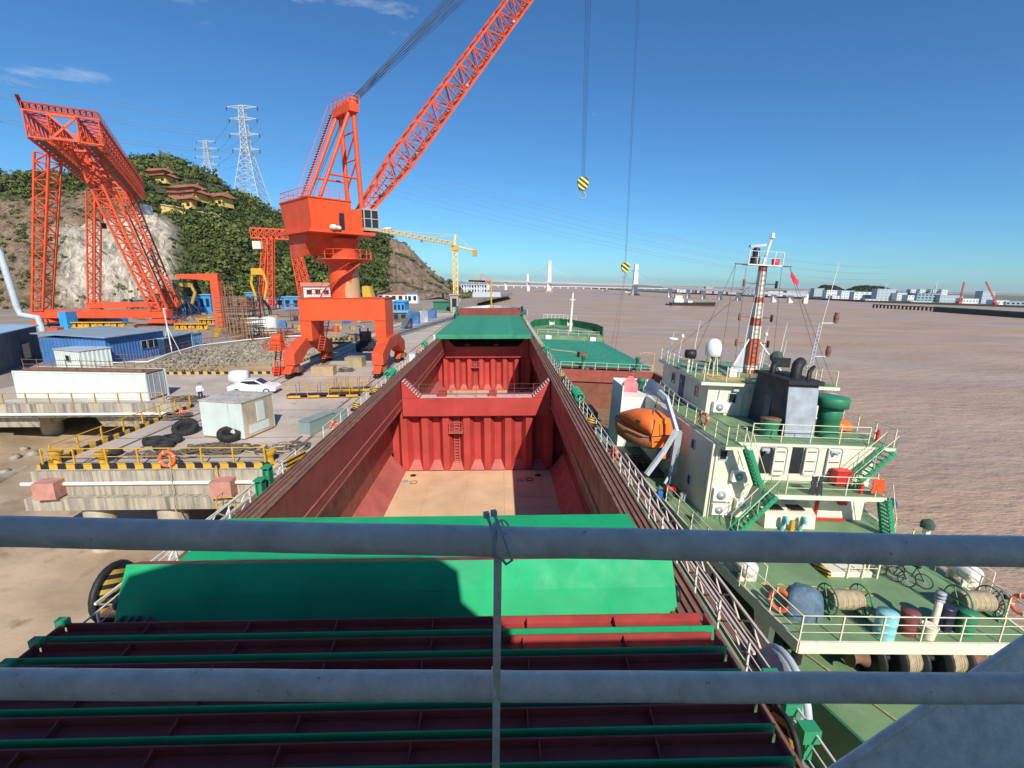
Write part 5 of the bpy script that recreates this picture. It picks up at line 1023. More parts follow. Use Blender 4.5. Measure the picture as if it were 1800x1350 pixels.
# ================================================================= JETTY
JL,JR=-27.6,-12.1; JZ=6.1
jt=thing('jetty','long concrete jetty on round piles running beside the bulk carrier','jetty',(-19.8,27.3,0))
def J(name,mb,m,parent=None,**k): return part(parent or jt,name,mb,m,world=True,**k)
mb=MB(); mb.bb(JL,JR,27.3,176,5.4,JZ); dk=J('deck_slab',mb,m_conc)
mb=MB(); mb.bb(JL-.05,JR+.05,27.0,27.6,4.6,JZ-.02); J('front_beam',mb,m_concw)
mb=MB(); mb.bb(JL-.25,JR+.25,26.5,28.2,3.85,4.6); J('pile_cap',mb,m_concw)
pm=None
for Y in(27.6,35,43,51,59,67,75,83):
    for X in(-24.6,-20.2,-14.6):
        if pm is None: mb=MB(); mb.lathe([(.82,-2),(.8,3.9)],(X,Y,0),16); pm=J('pile',mb,m_pile); x0,y0=X,Y
        else: inst(jt,pm.data,'pile',(X-x0,Y-y0,0))
    if Y>28: mb=MB(); mb.bb(JL+1.2,JR-1.0,Y-.6,Y+.6,4.3,5.4); J('cross_beam',mb,m_concw)
for x in(-25.5,-24.1,-14.35,-13.6):
    mb=MB(); mb.bb(x-.09,x+.09,28.5,172,JZ,JZ+.03); J('crane_rail',mb,m_rust,dk)
# deck joints
for y in np.arange(33,150,7.5):
    mb=MB(); mb.bb(JL+.3,JR-.2,y,y+.06,JZ,JZ+.006); J('deck_joint',mb,m_dark,dk)
for a,b in(((JL+.15,27.6),(JL+.15,41.8)),((JL+.15,58.2),(JL+.15,96)),((JL+.1,27.45),(JR-.1,27.45)),((JR-.3,45),(JR-.3,172))):
    mb=MB(); mb.beam((*a,JZ+.13),(*b,JZ+.13),.3,.26); J('striped_kerb',mb,m_stripe)
def yrail(pts,h=1.0,lev=2,step=1.9,m=m_yel,r=.03): return railing(jt,toloc(pts,jt),h,lev,step,m,r,w=.08)
yrail([(JL+.2,28.2,JZ+.2),(JL+.2,41.5,JZ+.2)]); yrail([(JL+.3,27.5,JZ+.2),(-14.2,27.5,JZ+.2)]); yrail([(JL+.2,58.5,JZ+.2),(JL+.2,66,JZ+.2)])
mb=MB(); mb.tube([(JL-.6,26.9,5.35),(JR-.6,26.9,5.35)],.11,10); J('water_pipe',mb,m_white)
for x in(-26.3,-16.3): mb=MB(); mb.box((x,26.6,5.2),(1.15,1.0,1.0),R(6)); J('fender_block',mb,mat('faded pink fender paint',(.5,.24,.19),.75,var=.2,scale=2))
for x,h in((-27.0,.9),(-24.3,.8),(-14.2,.8)): mb=MB(); mb.lathe([(.28,0),(.2,.1),(.2,h*.6),(.36,h*.75),(.36,h)],(x,28.1,JZ),14); J('yellow_bollard',mb,m_yel,dk)
# small service platform on the face
mb=MB(); mb.bb(-16.2,-14.0,25.3,26.5,4.0,4.08); pf=J('service_platform',mb,m_dark); mb=MB(); mb.bb(-15.9,-14.3,25.5,26.5,3.5,3.6); J('platform_beam',mb,m_rust,pf)
railing(jt,toloc([(-16.1,26.4,4.08),(-16.1,25.4,4.08),(-14.1,25.4,4.08)],jt),1.0,2,.8,m_yel,.025,par=pf)
mb=MB(); mb.tube([(-16.8,26.9,6.4),(-16.6,26.7,5),(-16.6,26.6,4.1)],.05,6); J('yellow_pipe',mb,m_yel,pf)
mb=MB(); mb.tube([(-19.5,27,6.3),(-19.2,26.4,4),(-18.4,26.3,1.0),(-18.2,26.2,-.5)],.03,5); solo('hanging_rope','thin rope hanging down the stained jetty face','rope',mb,m_rope)
ring_buoy('orange life ring hung on the yellow rail at the jetty front',(at(295,808,27.3).x,27.25,JZ+.62),(0,-1,.1),None,.42,.11)
ring_buoy('faded orange life ring lying at the foot of the long container trestle',(on(318,727).x,on(318,727).y,JZ+.1),(0,0,1),None,.42,.11)
# trestle to the shore
ts=thing('trestle','concrete access trestle with striped kerbs joining jetty and yard','trestle',(-38.5,50,0))
def T(name,mb,m,parent=None): return part(parent or ts,name,mb,m,world=True)
mb=MB(); mb.bb(-52,JL-.01,42.2,57.6,5.35,JZ+.004); T('deck_slab',mb,m_conc)
mb=MB(); mb.bb(-52,JL-.02,41.9,42.2,5.2,JZ+.3); T('edge_beam',mb,m_concw)
mb=MB(); mb.tube([(-52,41.75,5.5),(JL,41.75,5.5)],.12,8); T('white_pipe',mb,m_white)
for x in(-34.5,-44): 
    mb=MB(); mb.lathe([(.85,-1),(.85,3.9)],(x,46,0),16); T('pile',mb,m_pile); mb=MB(); mb.hexa([(x-1.9,42.9,4.0),(x+1.9,42.9,4.0),(x+1.9,56,4.0),(x-1.9,56,4.0)],[(x-2.4,42.5,5.35),(x+2.4,42.5,5.35),(x+2.4,56,5.35),(x-2.4,56,5.35)]); T('pile_head',mb,m_concw); mb=MB(); mb.lathe([(.85,-1),(.85,3.9)],(x,53,0),16); T('pile',mb,m_pile)
mb=MB(); mb.beam((-52,57.4,JZ+.15),(JL,57.4,JZ+.15),.3,.3); T('striped_kerb',mb,m_stripe)
railing(ts,toloc([(-50,57.4,JZ+.2),(JL,57.4,JZ+.2)],ts),1.0,2,2.0,m_yeld,.03); railing(ts,toloc([(-46,42.05,JZ+.3),(-30,42.05,JZ+.3)],ts),.95,2,1.9,m_yeld,.03,w=.08)
# ---- containers, cabins
def corr(w,h,t=.05,per=.28):     # corrugated panel in xz plane
    m=MB(); x=0; pts=[]
    while x<w: 
        for dx,dy in((0,0),(.3*per,0),(.5*per,t),(.8*per,t)): pts.append((min(w,x+dx),dy))
        x+=per
    n=len(pts); m.add([(a,b,0) for a,b in pts]+[(a,b,h) for a,b in pts],[(i,i+1,n+i+1,n+i) for i in range(n-1)]); return m
def xf(mb,M): mb.v=[tuple(M@V(p)) for p in mb.v]; return mb
def container(lab,loc,rz,L,W,H,m,me=None,doors='x',mr=None):
    t=thing('shipping_container',lab,'container',loc,rz=rz); me=me or m
    part(t,'long_side',xf(corr(L-.3,H-.3),MX.Translation(V((-L/2+.15,-W/2+.02,.15)))),m); part(t,'long_side',xf(corr(L-.3,H-.3),MX.Translation(V((-L/2+.15,W/2-.07,.15)))),m)
    part(t,'end_wall',xf(corr(W-.3,H-.3),MX.Translation(V((-L/2+.02,W/2-.15,.15)))@MX.Rotation(R(-90),4,'Z')),m)
    part(t,'roof',MB().bb(-L/2+.1,L/2-.1,-W/2+.1,W/2-.1,H-.1,H-.04),mr or m)
    part(t,'floor',MB().bb(-L/2+.1,L/2-.1,-W/2+.1,W/2-.1,.05,.15),m_rust)
    for sx in(-1,1):
        for sy in(-1,1): part(t,'corner_post',MB().box((sx*(L/2-.08),sy*(W/2-.08),H/2),(.16,.16,H)),m)
    for sy in(-1,1):
        for z in(.09,H-.09): part(t,'side_rail',MB().box((0,sy*(W/2-.06),z),(L-.3,.1,.16)),m)
    for sy in(-1,1):
        d=part(t,'door',MB().bb(L/2-.09,L/2-.04,min(.01*sy,sy*(W/2-.17)),max(.01*sy,sy*(W/2-.17)),.16,H-.17),me)
        for k in(.3,.7): part(d,'lock_bar',MB().tube([(L/2-.02,sy*k*(W/2),.2),(L/2-.02,sy*k*(W/2),H-.2)],.025,6),m_lgrey)
    return t
pr=on(262,705);pl_=on(30,700); dv=pr-pl_; L_=dv.length
c_=(pr+pl_)/2; an=math.atan2(dv.y,dv.x); nrm=V((-math.sin(an),math.cos(an),0))
container('long pale green shipping container with open end doors on the access trestle',(c_.x+nrm.x*1.25,c_.y+nrm.y*1.25,JZ+.01),an,L_,2.45,2.65,m_cont,mat('grey container door',(.33,.36,.36),.6,var=.2,rust=.2),mr=m_rust)
# rusty rail frame lying on the container roof
t=thing('rusty_guard_frame','rusty brown guard rail frame on top of the long container','guard frame',(c_.x+nrm.x*1.25,c_.y+nrm.y*1.25,JZ+2.66),rz=an); part(t,'base_channel',MB().bb(-L_/2+.8,L_/2-.5,-.9,-.7,0,.25),m_rust)
for z in(.6,1.05): part(t,'rail',MB().tube([(-L_/2+.8,-.8,z),(L_/2-1.2,-.8,z-.15)],.03,6),m_rust)
for k in range(8): part(t,'post',MB().tube([(-L_/2+.9+k*(L_-1.6)/8,-.8,.1),(-L_/2+.8+k*(L_-1.6)/8,-.8,1.1)],.035,6),m_rust)
a_=on(363,768);b_=on(436,774);d_=on(480,751); an=math.atan2(b_.y-a_.y,b_.x-a_.x); W_=(b_-a_).length; D_=(d_-b_).length; cc=(a_+d_)/2
t=thing('storage_box','tall white site box with rust streaked side standing on the jetty','site box',(cc.x,cc.y,JZ),rz=an); H_=2.75
part(t,'front_wall',MB().bb(-W_/2,W_/2,-D_/2,-D_/2+.06,.1,H_-.1),m_cont); part(t,'back_wall',MB().bb(-W_/2,W_/2,D_/2-.06,D_/2,.1,H_-.1),m_cont); part(t,'left_wall',MB().bb(-W_/2,-W_/2+.06,-D_/2+.06,D_/2-.06,.1,H_-.1),m_cont); part(t,'right_wall',MB().bb(W_/2-.06,W_/2,-D_/2+.06,D_/2-.06,.1,H_-.1),m_contr)
part(t,'roof',MB().bb(-W_/2-.05,W_/2+.05,-D_/2-.05,D_/2+.05,H_-.1,H_),mat('dirty pale roof',(.45,.43,.38),.8,var=.2,scale=1,rust=.4,rustc=(.2,.17,.14)))
part(t,'base_frame',MB().bb(-W_/2+.03,W_/2-.03,-D_/2+.03,D_/2-.03,0,.1),m_rust); part(t,'white_door',MB().bb(W_/2,W_/2+.04,-.2,.55,1.0,2.4),m_cont); part(t,'lower_panel',MB().bb(W_/2,W_/2+.03,-1.0,.9,.3,.9),m_cont)
def cabin(name,lab,pts,h,mw,mr,over=.25,slope=.3,door=None,dep=None):
    """shed from three ground points front-left, front-right, back-right"""
    a,b,d=[on(*p) for p in pts]; an=math.atan2(b.y-a.y,b.x-a.x); w=(b-a).length; u=V((math.cos(an),math.sin(an),0)); n=V((-u.y,u.x,0)); dep=dep or max(abs((d-b).dot(n)),1.5); c=(a+b)/2+n*(dep/2)
    t=thing(name,lab,'shed',(c.x,c.y,JZ),rz=an)
    for nm,M,l in(('front_wall',MX.Translation(V((-w/2,-dep/2,0))),w),('back_wall',MX.Translation(V((-w/2,dep/2-.05,0))),w),('right_wall',MX.Translation(V((w/2,-dep/2,0)))@MX.Rotation(R(90),4,'Z'),dep),('left_wall',MX.Translation(V((-w/2+.05,-dep/2,0)))@MX.Rotation(R(90),4,'Z'),dep)): part(t,nm,xf(corr(l,h,.05,.5),M),mw)
    part(t,'roof',MB().hexa([(-w/2-over,-dep/2-over,h),(w/2+over,-dep/2-over,h),(w/2+over,dep/2+over,h+slope),(-w/2-over,dep/2+over,h+slope)],[(-w/2-over,-dep/2-over,h+.12),(w/2+over,-dep/2-over,h+.12),(w/2+over,dep/2+over,h+slope+.12),(-w/2-over,dep/2+over,h+slope+.12)]),mr)
    for wx,wz,ww,wh in door or []:
        f=part(t,'window',MB().bb(wx*w/2-ww/2,wx*w/2+ww/2,-dep/2-.06,-dep/2-.02,wz,wz+wh),m_glass)
        part(f,'window_frame',MB().tube([(wx*w/2-ww/2,-dep/2-.07,wz),(wx*w/2+ww/2,-dep/2-.07,wz),(wx*w/2+ww/2,-dep/2-.07,wz+wh),(wx*w/2-ww/2,-dep/2-.07,wz+wh)],.03,6,True),m_lgrey)
    return t,w,dep
cabin('site_cabin','small pale cabin with dark windows behind the long container',((100,645),(143,650),(178,640)),2.3,m_cont,m_lgrey,.1,.05,[(.1,.9,.9,.8)])
cabin('blue_shed','large blue corrugated shed with low grey roof by the basin',((192,641),(292,622),(285,590)),3.6,m_blue,m_roofb,.5,.5,[(.25,1.3,1.2,1.2),(.45,1.3,1.2,1.2),(.7,1.3,1.2,1.2)],9.5)
cabin('blue_shed','dark blue lean-to joined to the right of the large blue shed',((292,624),(342,610),(330,592)),2.4,mat('navy sheet wall',(.02,.05,.12),.5),m_roofb,.1,.1,None,5); cabin('blue_kiosk','small light blue kiosk at the basin edge',((340,611),(357,607),(355,598)),2.2,mat('light blue sheet wall',(.15,.35,.55),.5),m_roofb,.1,.05)
cabin('dark_warehouse','dark grey warehouse with pale blue roof at the left edge',((-30,668),(74,628),(40,566)),4.6,m_dkwall,mat('pale blue roof',(.3,.48,.62),.5),.3,.8,[(.45,.2,2.6,2.4)],12)
# pale chute pipe with elbow at the warehouse
t=thing('duct_pipe','pale ribbed duct pipe slanting down to the dark warehouse','duct',(on(30,600).x,on(30,600).y,JZ)); p0=at(0,445,78)-V(MW[t.name].translation); p1=at(30,540,78)-V(MW[t.name].translation); p2=at(66,555,78)-V(MW[t.name].translation)
part(t,'duct',MB().tube([p0+V((-3,0,7)),p0,p1,p1+V((.3,0,-1.2)),p2+V((0,0,-.3)),p2+V((.3,0,-2.5))],.45,14),m_lgrey)
# ---- mobile things on the jetty
def tyre(lab,px,py,r,z=0,tilt=(0,0,1)):
    p=on(px,py); mb=MB(); q=V(tilt).to_track_quat('Z','Y').to_matrix().to_4x4(); mb.lathe([(r*.55,-.16),(r*.6,-.2),(r*.95,-.2),(r,-.12),(r,.12),(r*.95,.2),(r*.6,.2),(r*.55,.16),(r*.55,-.16)],n=22); xf(mb,q); solo('old_tyre',lab,'tyre',mb,m_blk,(p.x,p.y,JZ+.21+z),group='old tyres on the jetty')
tyre('old tyre lying alone, left of the tyre cluster near the yellow rail',270,780,.62); tyre('old tyre in the middle of the cluster near the yellow rail',288,788,.6); tyre('old tyre on the right of the cluster near the yellow rail',304,778,.6,.05,(.2,.1,1)); tyre('large tyre leaning by the corner of the white site box',327,762,.85,.25,(.1,-.5,1)); tyre('large tyre resting on the dark rope pile at the white site box',404,775,.75,.3,(.2,-.3,1)); tyre('old tyre against the yellow front rail',198,800,.55,0,(0,.4,1))
def ropepile(lab,px,py,n,sx,sy,m):
    p=on(px,py); mb=MB(); rs=random.Random(px)
    for k in range(n):
        c=V((rs.uniform(-sx,sx),rs.uniform(-sy,sy),.06+.25*rs.random()*(1-abs(k/n-.5)))); a0=rs.uniform(0,6.28); R0=rs.uniform(.3,.9)
        mb.tube([c+V((math.cos(a0+a*.55)*R0*(1+.2*math.sin(a)),math.sin(a0+a*.55)*R0*.7,.05*math.sin(a*1.7))) for a in range(11)],.05,5)
    solo('rope_pile',lab,'rope',mb,m,(p.x,p.y,JZ),group='rope piles on the jetty')
ropepile('large dark rope pile in front of the white site box',390,792,34,1.8,.7,m_roped); ropepile('dark rope pile beside the trestle corner rail',335,703,16,1.6,.8,m_roped); ropepile('tangled rope along the yellow rail left of the dark pile',290,800,12,2.0,.4,m_roped); ropepile('pale hose loops right of the white site box',478,788,9,1.3,.6,m_rope); ropepile('black cable loops on the jetty near the port rail',500,790,8,1.0,.8,m_roped); ropepile('faint cable loop by the tan blocks under the crane',615,652,6,1.0,.6,m_roped)
ropepile('dark cable tangle beside the yellow striped rail corner',300,735,10,1.0,.8,m_roped)
def block(lab,px,py,w,d,h,rz,m): 
    p=on(px,py); t=thing('ballast_block',lab,'block',(p.x,p.y+d/2,JZ),rz=rz,group='ballast blocks under the crane'); part(t,'body',MB().box((0,0,h/2),(w,d,h)),m); 
    for s in(-1,1): part(t,'lifting_eye',MB().ring((s*w*.3,0,h+.02),.12,.03,12,6,(1,0,0)),m_rust)
block('tan ballast block between the crane legs, nearer one',566,661,2.5,1.6,1.1,R(4),m_tan); block('weathered ballast block between the crane legs, farther one with two tones',622,646,2.2,1.7,1.3,R(-3),mat('weathered block',(.33,.28,.17),.85,var=.25,scale=1.2))
t=thing('electric_cabinet','long grey green electrical cabinet on the jetty edge by the port rail','cabinet',(on(572,752).x,on(572,752).y,JZ),rz=R(72)); part(t,'main_body',MB().bb(-2.2,.6,-.45,.45,.15,1.1),mat('grey green cabinet paint',(.24,.32,.3),.5,var=.12)); part(t,'side_body',MB().bb(.6,2.4,-.35,.5,.15,.95),MATS['grey green cabinet paint']); part(t,'top_lid',MB().bb(-2.25,.65,-.5,.5,1.1,1.16),MATS['grey green cabinet paint']); part(t,'plinth',MB().bb(-2.2,2.4,-.4,.4,0,.15),m_conc)
for i,(px,py) in enumerate(((487,660),(496,659))):
    p=on(px,py); t=thing('red_bin','red steel bin on the trestle corner, %s'%('left one' if i==0 else 'right one'),'bin',(p.x,p.y,JZ),group='red bins'); part(t,'body',MB().bb(-.35,.35,-.3,.3,.1,.95),m_fred); part(t,'lid',MB().bb(-.38,.38,-.33,.33,.95,1.0),m_fred)
def boarding(lab,x0,x1,y,dz):
    t=thing('boarding_frame',lab,'boarding frame',((x0+x1)/2,y,JZ),rz=R(4),group='steel boarding frames'); L=x1-x0
    part(t,'deck_grid',MB().bb(-L/2,L/2,-.45,.45,.3,.36),m_dark)
    for s in(-1,1):
        for z in(.85,1.35): part(t,'rail',MB().tube([(-L/2,s*.45,z),(L/2,s*.45,z)],.025,6),m_yeld)
        for k in range(8): part(t,'post',MB().tube([(-L/2+L*k/7,s*.45,.3),(-L/2+L*k/7,s*.45,1.4)],.03,6),m_rust if k%2 else m_yel)
    for k in range(4): part(t,'foot',MB().bb(-L/2+.2+k*(L-1)/3.3,-L/2+1.3+k*(L-1)/3.3,-.55,-.2,.12,.32),m_yel)
    part(t,'skid',MB().bb(-L/2,L/2,-.35,-.25,0,.12),m_rust); part(t,'skid',MB().bb(-L/2,L/2,.25,.35,0,.12),m_rust)
pA=on(500,703);pB=on(632,700); boarding('long yellow and rusty boarding frame lying across the jetty',pA.x,pB.x,pA.y+1,0)
pA=on(578,690);pB=on(650,688); boarding('second boarding frame behind the long one on the jetty',pA.x,pB.x,pA.y+.6,0)
p=on(415,708); pB=on(480,700)
t=thing('car','white saloon car parked on the jetty behind the white site box','car',(on(442,694).x,on(442,694).y+.8,JZ),rz=R(4)); m_car=mat('white car paint',(.8,.8,.8),.2,var=.02)
def carbody():
    m=MB(); prof=[(-2.25,.35),(-2.3,.75),(-2.1,.92),(-1.5,.98),(-.9,1.42),(.35,1.45),(1.1,1.0),(2.0,.85),(2.28,.65),(2.25,.35)]; n=len(prof)
    rows=[]
    for y,k,dz in((-.86,.97,-.02),(-.8,1,.0),(.8,1,.0),(.86,.97,-.02)): rows.append([(x*k,y*(1 if z<1 else .86),z+dz) for x,z in prof])
    m.add([p for r_ in rows for p in r_],[(i*n+k,i*n+(k+1)%n,(i+1)*n+(k+1)%n,(i+1)*n+k) for i in range(3) for k in range(n)]); m.add(rows[0],[tuple(range(n-1,-1,-1))]); m.add(rows[-1],[tuple(range(n))]); return m
part(t,'body',carbody(),m_car)
for y in(-.79,.76): part(t,'side_window',MB().add([(-1.3,y,1.02),(.95,y,1.02),(.3,y*.98,1.38),(-.85,y*.98,1.36),(-1.3,y+.03,1.02),(.95,y+.03,1.02),(.3,y+.03,1.38),(-.85,y+.03,1.36)],[(3,2,1,0),(4,5,6,7),(0,1,5,4),(1,2,6,5),(2,3,7,6),(3,0,4,7)]),m_glass)
part(t,'windscreen',MB().add([(1.08,-.62,1.03),(1.08,.62,1.03),(.4,.58,1.45),(.4,-.58,1.45)],[(0,1,2,3)]),m_glass)
for x in(-1.4,1.4):
    for y in(-.8,.8):
        w_=part(t,'wheel',MB().lathe([(.02,-.1),(.32,-.1),(.32,.1),(.02,.1)],(x,y,.32),16,axis='y'),m_blk); part(w_,'rim',MB().lathe([(.02,-.115),(.2,-.115),(.2,.115),(.02,.115)],(x,y,.32),12,axis='y'),m_lgrey)
mb=MB(); mb.lathe([(.02,-.9),(.75,-.8),(.8,.0),(.75,.8),(.02,.9)],(0,0,.9),16,axis='x'); t=thing('water_tank','rounded white tank standing behind the white car','tank',(on(412,682).x,on(412,682).y+1.2,JZ)); part(t,'tank',mb,m_white); part(t,'cradle',MB().bb(-.7,.7,-.5,.5,0,.3),m_grey)
# dark forklift / loader in the shade under the portal
t=thing('loader_truck','dark heavy forklift parked in the shade under the crane portal','forklift',(on(640,618).x,on(640,618).y+1.5,JZ),rz=R(10)); part(t,'chassis',MB().bb(-1.1,1.1,-2.0,1.8,.6,1.6),m_dark); part(t,'cab',MB().bb(-.8,.8,-.4,1.0,1.6,3.0),m_rust); part(t,'mast',MB().bb(-.7,-.5,-2.3,-2.05,.2,3.8).bb(.5,.7,-2.3,-2.05,.2,3.8),m_dark)
for x in(-1.15,1.15):
    for y in(-1.4,1.3): part(t,'wheel',MB().lathe([(.02,-.25),(.65,-.25),(.65,.25),(.02,.25)],(x,y,.65),16,axis='x'),m_blk)
# ---- man in white shirt (one continuous skinned body)
def person(lab,loc,rz):
    P_={'pel':(0,0,.95),'sp':(0,.02,1.2),'ch':(0,.03,1.38),'nk':(0,.02,1.5),'hd':(0,0,1.62),'ht':(0,0,1.72),'ls':(-.19,.02,1.42),'rs':(.19,.02,1.42),'le':(-.26,-.02,1.15),'re':(.27,.05,1.15),'lh':(-.2,-.22,1.02),'rh':(.24,-.16,1.0),'lhf':(-.18,-.3,1.0),'rhf':(.22,-.24,.97),'lhp':(-.1,0,.92),'rhp':(.1,0,.92),'lk':(-.11,-.04,.5),'rk':(.12,.02,.5),'lf':(-.12,0,.08),'rf':(.13,.06,.08),'lt':(-.13,-.16,.04),'rt':(.14,-.1,.04)}
    rad={'pel':.15,'sp':.14,'ch':.16,'nk':.06,'hd':.095,'ht':.08,'ls':.07,'rs':.07,'le':.05,'re':.05,'lh':.035,'rh':.035,'lhf':.03,'rhf':.03,'lhp':.1,'rhp':.1,'lk':.07,'rk':.07,'lf':.05,'rf':.05,'lt':.04,'rt':.04}
    ks=list(P_); E_=[('pel','sp'),('sp','ch'),('ch','nk'),('nk','hd'),('hd','ht'),('ch','ls'),('ls','le'),('le','lh'),('lh','lhf'),('ch','rs'),('rs','re'),('re','rh'),('rh','rhf'),('pel','lhp'),('lhp','lk'),('lk','lf'),('lf','lt'),('pel','rhp'),('rhp','rk'),('rk','rf'),('rf','rt')]
    me=bpy.data.meshes.new('person'); me.from_pydata([P_[k] for k in ks],[(ks.index(a),ks.index(b)) for a,b in E_],[]); o=bpy.data.objects.new('person',me)
    o.modifiers.new('skin','SKIN'); sv=me.skin_vertices[0].data if me.skin_vertices else None
    if sv is None:
        bpy.context.view_layer.update()
    COL.objects.link(o); bpy.context.view_layer.objects.active=o
    if not me.skin_vertices: bpy.ops.mesh.customdata_skin_add()
    for i,k in enumerate(ks):
        me.skin_vertices[0].data[i].radius=(rad[k],rad[k]); me.skin_vertices[0].data[i].use_root=(k=='pel')
    s_=o.modifiers.new('sub','SUBSURF'); s_.levels=2; s_.render_levels=2
    m,N,L=nodes_mat('person skin and clothes'); tc=N.new('ShaderNodeTexCoord'); sx=N.new('ShaderNodeSeparateXYZ'); L.new(tc.outputs['Object'],sx.inputs[0]); r=N.new('ShaderNodeValToRGB'); r.color_ramp.interpolation='CONSTANT'; L.new(sx.outputs['Z'],r.inputs[0])
    e=r.color_ramp.elements; e[0].position=0; e[0].color=(.03,.03,.04,1); e[1].position=.985; e[1].color=(.72,.74,.76,1)
    L.new(r.outputs[0],N['Principled BSDF'].inputs['Base Color']); me.materials.append(m)
    Mw=MX.Translation(V(loc))@MX.Rotation(rz,4,'Z'); o.matrix_world=Mw; o['label']=lab; o['category']='person'; MW[o.name]=Mw
    mb=MB(); mb.ball((0,0,1.645),.118,14,1.12); hd=part(o,'head',mb,m_skin); mb=MB(); mb.ball((0,.022,1.69),.116,14,.9); part(o,'hair',mb,m_dark)
    return o
person('man in white shirt and dark trousers leaning at the jetty corner rail',(on(354,706).x,on(354,706).y,JZ),R(30))
# ================================================================= PORTAL CRANE
KX,KY=-19.3,61.0
kr=thing('portal_crane','big orange portal crane with raised lattice boom standing on the jetty','crane',(KX,KY,JZ))
def K(name,mb,m,parent=None): return part(parent or kr,name,mb,m,world=True)
mb=MB(); mb.bb(-24.4,-14.0,58.9,63.1,12.4,15.0); pb=K('portal_beam',mb,m_org)
for x in(-24.4,-15.4):
    mb=MB(); mb.hexa([(x+.05,58.95,9.9),(x+1.35,58.95,9.9),(x+1.35,63.05,9.9),(x+.05,63.05,9.9)],[(x+.02,58.92,12.4),(x+1.38,58.92,12.4),(x+1.38,63.08,12.4),(x+.02,63.08,12.4)]); lg=K('leg',mb,m_org)
    o_=-.55 if x<-20 else .55
    prof=[(54.6,7.6),(54.6,8.9),(58.6,10.3),(63.4,10.3),(67.4,8.9),(67.4,7.6),(65.6,7.6),(63,8.9),(59,8.9),(56.4,7.6)]; n=len(prof); mb=MB()
    X0,X1=x+.05+o_,x+1.35+o_
    mb.add([(X0,a,b) for a,b in prof]+[(X1,a,b) for a,b in prof],[tuple(range(n)),tuple(range(2*n-1,n-1,-1))]+[(i,n+i,n+(i+1)%n,(i+1)%n) for i in range(n)]); K('sill_beam',mb,m_orgd,lg)
    for y in(55.5,66.5):
        mb=MB(); xm=(X0+X1)/2; mb.hexa([(xm-.45,y-1.9,6.75),(xm+.45,y-1.9,6.75),(xm+.45,y+1.9,6.75),(xm-.45,y+1.9,6.75)],[(xm-.45,y-.7,7.6),(xm+.45,y-.7,7.6),(xm+.45,y+.7,7.6),(xm-.45,y+.7,7.6)]); bg=K('bogie',mb,m_orgd,lg) if 0 else K('bogie',mb,m_orgd)
        for dy in(-1.4,-.5,.5,1.4): mb=MB(); mb.lathe([(.02,-.2),(.36,-.2),(.36,.2),(.02,.2)],(xm,y+dy,JZ+.38),16,axis='x'); K('wheel',mb,m_dark,bg)
        mb=MB(); mb.bb(xm+.45,xm+.9,y-.5,y+.4,6.7,7.3); K('drive_motor',mb,m_rust,bg)
mb=MB(); mb.lathe([(1.75,15),(1.72,19.6)],(KX,KY,0),32); cl=K('column',mb,m_org)
m_primer=mat('bare tan primer',(.5,.31,.17),.7,var=.1); mb=MB(); vs_=[]; nn=10
for i in range(nn+1):
    a=R(-72+i*8.5); zt=16.2+1.6*math.sin(i/nn*2.6)+.5*math.sin(i*1.7)+(1.6 if i>5 else 0)
    for z in(15.02,min(19.5,zt)): vs_.append((KX+math.cos(a)*1.765,KY+math.sin(a)*1.765,z))
mb.add(vs_,[(2*i,2*i+2,2*i+3,2*i+1) for i in range(nn)],True); K('primer_patch',mb,m_primer,cl)
mb=MB(); mb.lathe([(1.72,18.9),(3.4,19.55),(3.45,19.65),(1.6,19.7)],(KX,KY,0),32); pt=K('ring_platform',mb,m_orgd); n=20
railing(kr,[(math.cos(2*math.pi*k/n)*3.35,math.sin(2*math.pi*k/n)*3.35,19.65-JZ) for k in range(n+1)],1.05,2,1.6,m_org,.03,par=pt,w=.06)
mb=MB(); mb.lathe([(1.9,19.7),(1.9,21.5),(2.1,21.6),(2.1,22.0)],(KX,KY,0),32); K('slewing_ring',mb,m_orgd)
stp=MB().box((2.35,0,0),(1.1,.34,.05)).mesh('step',m_orgd); sp=None; mb=MB(); pts=[]
for k in range(22):
    a=R(205-k*-6.5); z=15.1-JZ+k*.21; pts.append(V((math.cos(a)*2.9,math.sin(a)*2.9,z)))
mb.tube(pts,.07,6); mb.tube([p+V((0,0,.95)) for p in pts],.03,6); sp=part(kr,'spiral_stair',mb,m_orgd)
for k in range(22): inst(sp,stp,'step',(0,0,15.1-JZ+k*.21),R(205+k*6.5))
railing(kr,toloc([(-24.2,59.1,15),(-21.5,59.1,15)],kr),1.05,2,.8,m_orgd,.03); railing(kr,toloc([(-24.2,62.9,15),(-21.5,62.9,15)],kr),1.05,2,.8,m_orgd,.03)
for x in(-22.0,-19.2,-16.6):
    mb=MB(); mb.bb(x,x+.05,58.885,58.9,12.45,14.95); K('weld_seam',mb,m_orgd,pb)
mb=MB(); mb.bb(-24.5,-13.9,58.8,63.2,15.0,15.06); K('top_flange',mb,m_orgd,pb); mb=MB(); mb.bb(-24.45,-13.95,58.82,58.9,12.36,12.44); K('bottom_flange',mb,m_orgd,pb)
